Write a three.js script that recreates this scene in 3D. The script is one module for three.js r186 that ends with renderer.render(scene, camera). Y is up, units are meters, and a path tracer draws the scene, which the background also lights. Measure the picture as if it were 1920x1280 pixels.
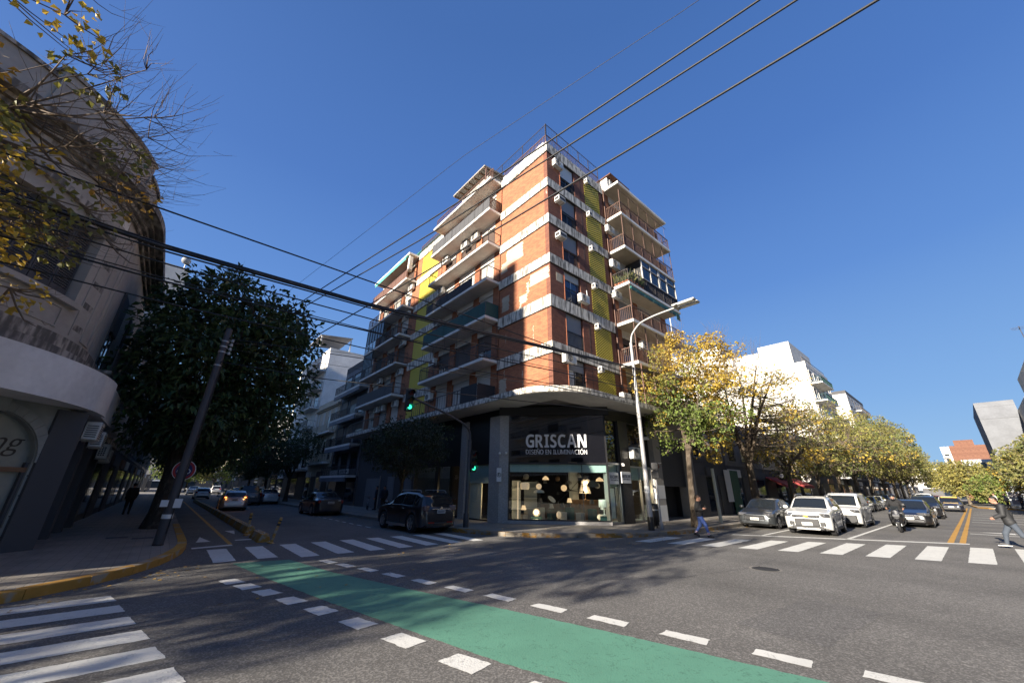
import * as THREE from 'three';
import { mergeGeometries, mergeVertices, toCreasedNormals } from 'three/addons/utils/BufferGeometryUtils.js';
import { RoundedBoxGeometry } from 'three/addons/geometries/RoundedBoxGeometry.js';
import { FontLoader } from 'three/addons/loaders/FontLoader.js';
import { TextGeometry } from 'three/addons/geometries/TextGeometry.js';

// ---------- camera, sky, sun, exposure ----------
const D2R = Math.PI / 180;
const scene = new THREE.Scene();
const camera = new THREE.PerspectiveCamera(84.47, 1024 / 682, 0.1, 1500);
camera.position.set(0, 1.85, 0);
camera.rotation.order = 'YXZ';
camera.rotation.set(21.28 * D2R, -40.7955 * D2R, 0.681 * D2R);
const renderer = new THREE.WebGLRenderer({ antialias: true });
renderer.setSize(1024, 682);
renderer.toneMapping = THREE.LinearToneMapping;
const EXPO = 3.0;
renderer.toneMappingExposure = EXPO;
renderer.shadowMap.enabled = true;
renderer.shadowMap.type = THREE.PCFSoftShadowMap;
const SUN = new THREE.Vector3(-1, 0.335, 0.05).normalize();
{
  const W = 512, H = 256, d = new Float32Array(W * H * 4);
  const ramp = [[0, .33, .56, .86], [3, .30, .53, .86], [10, .215, .43, .83], [25, .115, .275, .70], [40, .074, .195, .57], [60, .053, .15, .455], [90, .045, .13, .41]];
  const v = new THREE.Vector3();
  for (let j = 0; j < H; j++) for (let i = 0; i < W; i++) {
    const el = ((j + .5) / H - .5) * Math.PI, az = ((i + .5) / W - .5) * 2 * Math.PI;
    v.set(Math.cos(el) * Math.cos(az), Math.sin(el), Math.cos(el) * Math.sin(az));
    const e = Math.abs(el) / D2R; let k = 0; while (k < ramp.length - 2 && ramp[k + 1][0] < e) k++;
    const a = ramp[k], b = ramp[k + 1], t = Math.min(1, (e - a[0]) / (b[0] - a[0]));
    const ga = Math.acos(Math.max(-1, Math.min(1, v.dot(SUN)))) / D2R;
    const mie = el > 0 ? .9 * Math.exp(-ga / 7) + .16 * Math.exp(-ga / 28) : 0;
    const o = (j * W + i) * 4, dim = el < 0 ? .45 : 1;
    for (let c = 0; c < 3; c++) d[o + c] = ((a[c + 1] + (b[c + 1] - a[c + 1]) * t) * dim * [1.03, .99, .93][c] + mie * [1, .93, .82][c]) * 1.04 / EXPO;
    d[o + 3] = 1;
  }
  const t = new THREE.DataTexture(d, W, H, THREE.RGBAFormat, THREE.FloatType);
  t.mapping = THREE.EquirectangularReflectionMapping; t.magFilter = t.minFilter = THREE.LinearFilter;
  t.wrapS = THREE.RepeatWrapping; t.needsUpdate = true;
  scene.background = t; scene.environment = t;
}
const sun = new THREE.DirectionalLight(new THREE.Color().setRGB(1, .905, .77), 5);
sun.position.copy(SUN).multiplyScalar(180); sun.castShadow = true;
Object.assign(sun.shadow.camera, { left: -110, right: 110, top: 90, bottom: -90, near: 1, far: 500 });
sun.shadow.mapSize.set(4096, 4096);
scene.add(sun, sun.target);

// ---------- helpers ----------
let seed = 12345;
function rng(s) { let a = s >>> 0; return () => { a = (a + 0x6D2B79F5) | 0; let t = Math.imul(a ^ (a >>> 15), 1 | a); t = (t + Math.imul(t ^ (t >>> 7), 61 | t)) ^ t; return ((t ^ (t >>> 14)) >>> 0) / 4294967296; }; }
const R0 = rng(77);
const rr = (a, b, r = R0) => a + (b - a) * r();
const V3 = (x, y, z) => new THREE.Vector3(x, y, z);
const clamp = (x, a = 0, b = 1) => Math.min(b, Math.max(a, x));
const mix = (a, b, t) => a + (b - a) * t;
const sst = (a, b, x) => { const t = clamp((x - a) / (b - a)); return t * t * (3 - 2 * t); };
const taken = {};
function numbered(n) { const k = taken[n] = (taken[n] ?? -1) + 1; return k ? `${n}_${String(k).padStart(3, '0')}` : n; }
function sh(m) { m.castShadow = m.receiveShadow = true; return m; }
function thing(name, label, category, group, p = [0, 0, 0], ry = 0) {
  const o = new THREE.Group(); o.name = numbered(name); o.userData = { label, category }; if (group) o.userData.group = group;
  o.position.set(...p); o.rotation.y = ry; scene.add(o); return o;
}
function part(parent, name, geo, mat, label) { if (Array.isArray(geo)) geo = merge(geo); const m = sh(new THREE.Mesh(geo, mat)); m.name = name; if (label) m.userData.label = label; parent.add(m); return m; }
function one(name, geo, mat, label, category, group) { if (Array.isArray(geo)) geo = merge(geo); const m = sh(new THREE.Mesh(geo, mat)); m.name = numbered(name); m.userData = { label, category }; if (group) m.userData.group = group; scene.add(m); return m; }
function structure(name, geo, mat) { if (Array.isArray(geo)) geo = merge(geo); const m = sh(new THREE.Mesh(geo, mat)); m.name = numbered(name); m.userData = { kind: 'structure' }; scene.add(m); return m; }
function structGroup(name) { const o = new THREE.Group(); o.name = numbered(name); o.userData = { kind: 'structure' }; scene.add(o); return o; }
function sub(parent, name, p, ry = 0) { const o = new THREE.Group(); o.name = name; if (p) o.position.set(...p); o.rotation.y = ry; parent.add(o); return o; }
function copyOf(o, p, ry = 0, label, group) { const c = o.clone(); c.name = numbered(o.name.replace(/_\d{3}$/, '')); c.userData = { ...o.userData }; if (label) c.userData.label = label; if (group) c.userData.group = group; c.position.set(...p); c.rotation.y = ry; scene.add(c); return c; }
function rebase(o, x, y, z) { for (const c of o.children) c.position.sub(V3(x, y, z)); o.position.set(x, y, z); return o; }
function merge(list) {
  const l = list.filter(Boolean).map(g => { const q = g.index ? g.toNonIndexed() : g; for (const k of Object.keys(q.attributes)) if (!['position', 'normal', 'uv', 'color'].includes(k)) q.deleteAttribute(k); if (!q.attributes.uv) q.setAttribute('uv', new THREE.BufferAttribute(new Float32Array(q.attributes.position.count * 2), 2)); return q; });
  return l.length === 1 ? l[0] : mergeGeometries(l);
}
function boxUV(g) {
  const p = g.attributes.position, n = g.attributes.normal, uv = new Float32Array(p.count * 2);
  for (let i = 0; i < p.count; i++) {
    const ax = Math.abs(n.getX(i)), ay = Math.abs(n.getY(i)), az = Math.abs(n.getZ(i));
    if (ay > ax && ay > az) { uv[2 * i] = p.getX(i); uv[2 * i + 1] = p.getZ(i); }
    else if (ax > az) { uv[2 * i] = p.getZ(i); uv[2 * i + 1] = p.getY(i); }
    else { uv[2 * i] = p.getX(i); uv[2 * i + 1] = p.getY(i); }
  }
  g.setAttribute('uv', new THREE.BufferAttribute(uv, 2)); return g;
}
function bx(x0, x1, y0, y1, z0, z1) { const g = new THREE.BoxGeometry(Math.abs(x1 - x0), Math.abs(y1 - y0), Math.abs(z1 - z0)); g.translate((x0 + x1) / 2, (y0 + y1) / 2, (z0 + z1) / 2); return boxUV(g); }
function rbx(x0, x1, y0, y1, z0, z1, r = .02, s = 2) { const g = new RoundedBoxGeometry(Math.abs(x1 - x0), Math.abs(y1 - y0), Math.abs(z1 - z0), s, r); g.translate((x0 + x1) / 2, (y0 + y1) / 2, (z0 + z1) / 2); return boxUV(g); }
// vertical prism from plan points [x,z]
function prism(pts, y0, y1) {
  const s = new THREE.Shape(pts.map(([x, z]) => new THREE.Vector2(x, -z)));
  const g = new THREE.ExtrudeGeometry(s, { depth: y1 - y0, bevelEnabled: false }); g.rotateX(-Math.PI / 2); g.translate(0, y0, 0); return boxUV(g);
}
function bar(a, b, r, seg = 5) {
  const A = V3(...a), B = V3(...b), l = A.distanceTo(B), g = new THREE.CylinderGeometry(r, r, l, seg, 1);
  g.applyQuaternion(new THREE.Quaternion().setFromUnitVectors(V3(0, 1, 0), B.clone().sub(A).normalize())); g.translate((a[0] + b[0]) / 2, (a[1] + b[1]) / 2, (a[2] + b[2]) / 2); return g;
}
function beam(a, b, w, h) { // box section bar, w horizontal, h vertical-ish
  const A = V3(...a), B = V3(...b), d = B.clone().sub(A), l = d.length(); d.normalize();
  let up = V3(0, 1, 0); if (Math.abs(d.y) > .99) up = V3(1, 0, 0);
  const s = V3().crossVectors(d, up).normalize(), u = V3().crossVectors(s, d);
  const g = new THREE.BoxGeometry(w, h, l); g.applyMatrix4(new THREE.Matrix4().makeBasis(s, u, d.clone().negate())); g.translate((a[0] + b[0]) / 2, (a[1] + b[1]) / 2, (a[2] + b[2]) / 2); return g;
}
function tube(pts, r, seg = 24, rad = 6, closed = false) { return new THREE.TubeGeometry(new THREE.CatmullRomCurve3(pts.map(p => V3(...p)), closed, 'catmullrom', .4), seg, r, rad, closed); }
function cyl(r0, r1, h, seg, p, ax) { const g = new THREE.CylinderGeometry(r1, r0, h, seg); if (ax === 'x') g.rotateZ(-Math.PI / 2); else if (ax === 'z') g.rotateX(Math.PI / 2); if (p) g.translate(...p); return g; }
function sph(r, p, w = 16, h = 12) { const g = new THREE.SphereGeometry(r, w, h); if (p) g.translate(...p); return g; }
function paint(g, r, gg, b) { const n = g.attributes.position.count, c = new Float32Array(n * 3); for (let i = 0; i < n; i++) { c[3 * i] = r; c[3 * i + 1] = gg; c[3 * i + 2] = b; } g.setAttribute('color', new THREE.BufferAttribute(c, 3)); return g; }
function lathe(pts, seg = 20, p) { const g = new THREE.LatheGeometry(pts.map(([r, y]) => new THREE.Vector2(r, y)), seg); if (p) g.translate(...p); return g; }

// ---------- textures ----------
function hash2(x, y, s) { let h = (x * 374761393 + y * 668265263 + s * 1442695041) | 0; h = Math.imul(h ^ (h >>> 13), 1274126177); return ((h ^ (h >>> 16)) >>> 0) / 4294967296; }
function vn(x, y, per, s) { const xi = Math.floor(x), yi = Math.floor(y), fx = x - xi, fy = y - yi, u = fx * fx * (3 - 2 * fx), v = fy * fy * (3 - 2 * fy), w = (a, b) => hash2(((a % per) + per) % per, ((b % per) + per) % per, s); return mix(mix(w(xi, yi), w(xi + 1, yi), u), mix(w(xi, yi + 1), w(xi + 1, yi + 1), u), v); }
function fbm(x, y, per, oct, s) { let a = 0, f = 1, w = .5, t = 0; for (let o = 0; o < oct; o++) { a += w * vn(x * f, y * f, per * f, s + o); t += w; f *= 2; w *= .5; } return a / t; }
const toS = x => Math.round(255 * (x <= .0031308 ? 12.92 * x : 1.055 * Math.pow(x, 1 / 2.4) - .055));
// fn(u,v) -> [r,g,b,height]; linear values
function texPair(n, size, fn, sizeV = size) {
  const a = new Uint8Array(n * n * 4), b = new Uint8Array(n * n * 4);
  for (let j = 0; j < n; j++) for (let i = 0; i < n; i++) { const r = fn(i / n, j / n), o = (j * n + i) * 4; for (let c = 0; c < 3; c++) { a[o + c] = toS(clamp(r[c])); b[o + c] = Math.round(255 * clamp(r[3] ?? .5)); } a[o + 3] = b[o + 3] = 255; }
  const mk = (d, cs) => { const t = new THREE.DataTexture(d, n, n, THREE.RGBAFormat); t.wrapS = t.wrapT = THREE.RepeatWrapping; t.magFilter = THREE.LinearFilter; t.minFilter = THREE.LinearMipmapLinearFilter; t.generateMipmaps = true; t.anisotropy = 8; if (cs) t.colorSpace = THREE.SRGBColorSpace; t.repeat.set(1 / size, 1 / sizeV); t.needsUpdate = true; return t; };
  return { map: mk(a, true), bump: mk(b, false) };
}
const T = {};
T.asphalt = texPair(1024, 4, (u, v) => {
  const big = fbm(u * 3, v * 3, 3, 4, 5), st = vn(u * 300, v * 300, 300, 9), st2 = vn(u * 180, v * 180, 180, 19), k = Math.max(st, st2 * .95);
  const peb = sst(.5, 1, k), cr = Math.abs(fbm(u * 6, v * 6, 6, 4, 33) - .5) < .006 ? .82 : 1, f = ((.36 + .3 * big) * (.58 + .8 * peb) + .05 * vn(u * 500, v * 500, 500, 3)) * cr;
  return [f * 1.02, f, f * .97, .3 + .6 * k];
});
T.patch = texPair(512, 37, (u, v) => { const a = fbm(u * 5, v * 5, 5, 5, 3), f = .7 + .45 * a; return [f, f, f, .5]; });
T.brick = texPair(512, 1.28, (u, v) => { // 16 rows of 8 cm, 5 bricks
  const row = Math.floor(v * 16), off = (row % 2) * .5, c = u * 5 + off, col = Math.floor(c) % 5, fx = c - Math.floor(c), fy = v * 16 - row;
  const t = hash2(col, row, 4), m = (fx < .04 || fx > .97 || fy < .1) ? 1 : 0, n = fbm(u * 24, v * 24, 24, 3, 8), b = .72 + .28 * t + .2 * (n - .5), d = fbm(u * 3, v * 3, 3, 4, 12);
  const s = (m ? .62 : 1) * b * (.86 + .3 * d); return [.62 * s, .62 * s * (m ? 1.0 : .93 + .1 * t), .62 * s * (m ? 1.1 : .95), m ? .2 : .75 + .2 * n];
});
T.plaster = texPair(512, 3.1, (u, v) => { const a = fbm(u * 4, v * 4, 4, 5, 21), b = fbm(u * 24, v * 24, 24, 3, 31), f = .62 + .3 * a + .14 * b; return [f, f * .985, f * .96, .5 * b + .3 * a]; });
T.stain = texPair(512, 4.2, (u, v) => { // vertical run-off stains below an edge
  const a = fbm(u * 6, v * 6, 6, 4, 41), run = fbm(u * 60, v * 4, 60, 3, 51), run2 = vn(u * 150, v * 3, 150, 61), d = sst(.48, .78, run * .75 + run2 * .3 + .16 * a);
  const f = .92 - .16 * a - d * .62; return [f, f * .985, f * .95, .5 + .2 * a];
}, 2.1);
T.grime = texPair(512, 2.7, (u, v) => { const a = fbm(u * 5, v * 5, 5, 5, 141), b = fbm(u * 26, v * 7, 7, 4, 145), s = sst(.36, .62, a * .55 + b * .5), f = .95 - .1 * b - .62 * s; return [f, f * .97, f * .92, .4 + .3 * b]; });
T.granite = texPair(512, 1.3, (u, v) => { const n = vn(u * 170, v * 170, 170, 71), s = fbm(u * 20 + v * 10, v * 30 - u * 10, 10, 3, 73), k = vn((u + v) * 10, (v * 90 - u * 40), 10, 75), f = .35 + .55 * n * (.6 + .6 * s) + .2 * sst(.6, .9, k); return [f, f * .98, f * .96, n]; });
T.bark = texPair(256, .8, (u, v) => { const a = fbm(u * 9, v * 3, 3, 4, 81), b = fbm(u * 4, v * 4, 4, 3, 85), f = .35 + .7 * a; const p = sst(.55, .62, b); return [mix(f * .62, f, p), mix(f * .56, f * .95, p), mix(f * .46, f * .85, p), a]; });
T.paint = texPair(512, 2.3, (u, v) => { const a = fbm(u * 5, v * 5, 5, 4, 91), n = vn(u * 170, v * 170, 170, 92), n2 = fbm(u * 30, v * 30, 30, 3, 93), chip = sst(.62, .8, n * .4 + n2 * .5 + .18 * a); const f = (.84 + .2 * a) * (1 - .3 * chip); return [f, f, f, .4 + .5 * n]; });
const kerbTex = (lo, hi) => (u, v) => { const a = fbm(u * 4, v * 4, 4, 5, 151), b = fbm(u * 24, v * 24, 24, 3, 153), w = sst(lo, hi, a * .65 + b * .4), f = .75 + .35 * b; return [mix(.85, .62, w) * f, mix(.5, .6, w) * f, mix(.1, .55, w) * f, .5 + .4 * b - .15 * w]; };
T.kerb = texPair(512, 2.9, kerbTex(.54, .66)); T.kerbWorn = texPair(512, 3.3, kerbTex(.38, .5));
T.side = texPair(512, 1.6, (u, v) => { const gx = u * 8, gy = v * 8, fx = gx - Math.floor(gx), fy = gy - Math.floor(gy), t = hash2(Math.floor(gx), Math.floor(gy), 101), m = fx < .05 || fy < .05, a = fbm(u * 4, v * 4, 4, 4, 103), n = vn(u * 200, v * 200, 200, 104), f = (m ? .6 : .86 + .12 * t) * (.65 + .5 * a) + .08 * n; return [f, f * .97, f * .92, m ? .1 : .6]; });
T.wood = texPair(256, .7, (u, v) => { const a = fbm(u * 3, v * 40, 3, 3, 111), f = .6 + .5 * a; return [f, f, f, a]; });
function lin(r, g, b) { return new THREE.Color().setRGB(r, g, b); }
const ALB = .8;
function mat(c, rough = .8, tex, o = {}) { const m = new (o.phys ? THREE.MeshPhysicalMaterial : THREE.MeshStandardMaterial)({ color: lin(...c.map(v => v * ALB)), roughness: rough }); if (tex) { m.map = tex.map; if (o.bump !== 0) { m.bumpMap = tex.bump; m.bumpScale = o.bump ?? .004; } } for (const k in o) if (!['phys', 'bump'].includes(k)) m[k] = o[k]; return m; }
const M = {
  asphalt: mat([.33, .32, .305], .88, T.asphalt, { bump: .004 }),
  stripe: mat([.8, .79, .73], .75, T.paint, { bump: .004 }),
  green: mat([.125, .33, .225], .75, T.paint, { bump: .003 }),
  yellowPaint: mat([.62, .33, .05], .7, T.paint, { bump: .003 }),
  side: mat([.30, .28, .255], .85, T.side, { bump: .004 }),
  kerb: mat([.62, .55, .45], .8, T.kerb, { bump: .008 }), kerbWorn: mat([.42, .38, .33], .85, T.kerbWorn, { bump: .008 }),
  kerbGrey: mat([.3, .28, .25], .85, T.plaster, { bump: .006 }),
  brick: mat([.7, .265, .125], .8, T.brick, { bump: .006 }),
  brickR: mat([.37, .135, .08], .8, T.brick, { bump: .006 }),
  brickDark: mat([.42, .155, .095], .8, T.brick, { bump: .006 }),
  band: mat([.92, .88, .8], .85, T.stain, { bump: .004 }),
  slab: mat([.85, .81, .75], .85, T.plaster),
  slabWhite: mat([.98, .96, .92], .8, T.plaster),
  mortar: mat([.62, .54, .42], .95, T.plaster, { bump: .012 }),
  core: mat([.34, .3, .27], .9, T.plaster),
  white: mat([.82, .8, .76], .8, T.plaster),
  shutter: mat([.62, .6, .56], .6), shutterGrey: mat([.34, .33, .33], .6), shutterBrown: mat([.1, .065, .05], .6), darkShutter: mat([.06, .06, .065], .55),
  rail: mat([.055, .045, .042], .5, null, { metalness: .3 }), railBrown: mat([.15, .075, .05], .6), railBlack: mat([.02, .02, .022], .5),
  yellow: mat([.72, .58, .085], .6), voidShade: mat([.07, .055, .03], .8), soffitTan: mat([.52, .45, .36], .85, T.plaster),  // second colour paints the dark of the open void behind the lattices
  ac: mat([.74, .72, .66], .5), acDark: mat([.04, .04, .045], .6), acGrey: mat([.45, .44, .42], .5),
  black: mat([.012, .012, .013], .45), blackGloss: mat([.006, .006, .008], .04, null, { phys: true, clearcoat: 1, clearcoatRoughness: .02 }),
  dark: mat([.03, .03, .032], .8), granite: mat([.62, .61, .6], .4, T.granite, { bump: .001 }), graniteDark: mat([.09, .08, .075], .22, T.granite, { bump: .001 }),
  glass: new THREE.MeshPhysicalMaterial({ color: lin(.86, .92, .9), roughness: .015, transmission: 1, thickness: 0, ior: 1.5 }),
  pane: mat([.02, .03, .045], .05, null, { metalness: .1 }),
  alu: mat([.55, .55, .55], .35, null, { metalness: .8 }), steel: mat([.42, .43, .44], .45, null, { metalness: .6 }),
  poleGrey: mat([.5, .5, .5], .5, T.plaster, { metalness: .2 }), poleDark: mat([.075, .075, .085], .6, T.plaster),
  grey: mat([.25, .25, .26], .75, T.plaster), greyBlue: mat([.2, .21, .25], .7, T.plaster), greyDark: mat([.08, .08, .085], .8),
  wallOld: mat([.56, .51, .45], .9, T.plaster, { bump: .008 }), wallOldDark: mat([.56, .51, .45], .9, T.grime, { bump: .01 }), cream: mat([.78, .7, .57], .9, T.plaster),
  canopy: mat([1.02, 1.02, 1.03], .8, T.plaster), weathered: mat([1.05, 1.04, 1.02], .85, T.plaster), concrete: mat([.42, .40, .37], .9, T.plaster),
  teal: mat([.1, .42, .34], .8), greenMesh: mat([.03, .09, .085], .8), wood: mat([.26, .15, .08], .7, T.wood), bark: mat([.3, .26, .22], .95, T.bark, { bump: .03 }), barkMid: mat([.2, .165, .135], .95, T.bark, { bump: .03 }), barkDark: mat([.13, .11, .095], .95, T.bark, { bump: .03 }), twig: mat([.16, .12, .09], .9),
  tile: mat([.28, .12, .07], .8, T.brick), pot: mat([.45, .16, .08], .85),
  red: mat([.5, .03, .03], .5), rubber: mat([.018, .018, .02], .8), signWhite: mat([.8, .8, .78], .5),
};
M.railMesh = mat([.02, .02, .022], .7);
// ---------- ground, roads, pavements ----------
{
  const g = new THREE.PlaneGeometry(1400, 1400); g.rotateX(-Math.PI / 2); g.translate(200, -.012, 0); boxUV(g);
  structure('ground', g, M.asphalt);
  const n = 150, m = 110, W = 90, D = 66, q = new THREE.PlaneGeometry(W, D, n, m); q.rotateX(-Math.PI / 2); q.translate(-18 + W / 2, 0, -46 + D / 2); boxUV(q);
  const p = q.attributes.position, c = new Float32Array(p.count * 3);
  for (let i = 0; i < p.count; i++) {
    const x = p.getX(i), z = p.getZ(i), a = fbm(x * .22 + 40, z * .22 + 40, 999, 4, 7), b = vn(x * .07 + 9, z * 1.1 + 60, 999, 17), d = fbm(x * .9 + 70, z * .9 + 70, 999, 3, 27);
    const f = .74 + .34 * a + .12 * b + .14 * d; c[3 * i] = f; c[3 * i + 1] = f * .995; c[3 * i + 2] = f * .985;
  }
  q.setAttribute('color', new THREE.BufferAttribute(c, 3));
  const am = M.asphalt.clone(); am.vertexColors = true; structure('road', q, am);
}
const kerbNW = [[-120, -9.4], [-9, -9.4], [-6, -9.55], [-4, -9.85], [-2.5, -10.3], [-1.5, -10.88], [-.98, -11.31], [-.36, -12.01], [.18, -12.92], [.66, -14.25], [.95, -15.6], [1.04, -16.8], [1.05, -18.5], [1.03, -22.6], [1.03, -260]];
const kerbNE = [[9.6, -260], [9.65, -28.5], [9.86, -23.7], [10.2, -16.6], [10.55, -14.55], [11.1, -13.2], [11.9, -12.1], [13.4, -10.95], [15.3, -9.75], [17.3, -9.3], [19.5, -9.12], [23, -9.1], [60, -9.1], [300, -13]];
const kerbSE = [[300, -9], [150, -3.6], [110, -2], [84.5, -.6], [81, .6], [79.5, 2.6], [70, 4.2], [52, 5.2], [30, 7.2], [14, 9], [14, 60]];
function resampleArc(pts, step) { const o = [pts[0]]; let acc = 0; for (let i = 1; i < pts.length; i++) { let a = pts[i - 1]; const b = pts[i]; let L = Math.hypot(b[0] - a[0], b[1] - a[1]); while (acc + L >= step) { const t = (step - acc) / L; a = [mix(a[0], b[0], t), mix(a[1], b[1], t)]; o.push(a); L = Math.hypot(b[0] - a[0], b[1] - a[1]); acc = 0; } acc += L; } o.push(pts.at(-1)); return o; }
function resample(pts, step) {
  const cv = []; for (let i = 0; i < pts.length - 1; i++) { const a = pts[i], b = pts[i + 1], l = Math.hypot(b[0] - a[0], b[1] - a[1]), n = Math.max(1, Math.round(l / step)); for (let k = 0; k < n; k++) cv.push([mix(a[0], b[0], k / n), mix(a[1], b[1], k / n)]); } cv.push(pts.at(-1)); return cv;
}
function offset(pts, d) { return pts.map((p, i) => { const a = pts[Math.max(0, i - 1)], b = pts[Math.min(pts.length - 1, i + 1)], l = Math.hypot(b[0] - a[0], b[1] - a[1]); return [p[0] + d * (b[1] - a[1]) / l, p[1] - d * (b[0] - a[0]) / l]; }); }
function smooth(pts, n = 5) { const c = new THREE.CatmullRomCurve3(pts.map(p => V3(p[0], 0, p[1])), false, 'centripetal'), o = []; for (let i = 0; i <= pts.length * n; i++) { const q = c.getPoint(i / (pts.length * n)); o.push([q.x, q.z]); } return o; }
function kerbStones(name, pts, near, yellowFn) {
  const G = structGroup(name), rk = rng(9), far = [];
  const rs = resampleArc(pts, 1.0), inn = offset(rs, .24);
  for (let i = 0; i < rs.length - 1; i++) {
    const a = rs[i], b = rs[i + 1], c = inn[i + 1], d = inn[i]; const L = Math.hypot(a[0] - b[0], a[1] - b[1]); if (L < .05) continue;
    const e = .006 / L, q = [[mix(a[0], b[0], e), mix(a[1], b[1], e)], [mix(b[0], a[0], e), mix(b[1], a[1], e)], [mix(c[0], d[0], e), mix(c[1], d[1], e)], [mix(d[0], c[0], e), mix(d[1], c[1], e)]];
    const s = new THREE.Shape(q.map(([x, z]) => new THREE.Vector2(x, -z))), h = .155 + rk() * .012;
    const g = new THREE.ExtrudeGeometry(s, { depth: h - .02, bevelEnabled: true, bevelSize: .018, bevelThickness: .02, bevelOffset: -.018, bevelSegments: 2 }); g.rotateX(-Math.PI / 2); boxUV(g);
    const near_ = near(a); if (near_) part(G, 'kerb_stone', g, yellowFn(a) ? (yellowFn(a) === 2 ? M.kerbWorn : M.kerb) : M.kerbGrey); else far.push(g);
  }
  if (far.length) { const f = part(G, 'kerb_run', far, M.kerbGrey); f.userData.kind = 'stuff'; }
}
{
  const nw = smooth(kerbNW.slice(1, 14), 4), NW = [kerbNW[0], ...nw, kerbNW.at(-1)];
  const ne = smooth(kerbNE.slice(1, 12), 4), NE = [kerbNE[0], ...ne, ...kerbNE.slice(12)];
  structure('pavement', prism([...offset(NW, .23).reverse(), [-120, -260]].reverse(), .004, .15), M.side);
  structure('pavement', prism([...offset(NE, .23), [300, -260]], .004, .15), M.side);
  structure('pavement', prism([...offset(kerbSE, .23), [300, 60]].reverse(), .004, .15), M.side);
  kerbStones('kerb', offset(NW, 0).slice().reverse().map(p => p).reverse().slice(0), a => a[0] > -9 && a[1] > -40, a => a[1] > -24 || a[0] < 1 && a[1] > -24);
  kerbStones('kerb', NE, a => a[1] > -34 && a[0] < 60, a => (a[0] > 10.2 && a[0] < 23.5) ? 2 : 0);
  kerbStones('kerb', kerbSE, a => a[0] < 95 && a[0] > 60, () => true);
}
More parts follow.
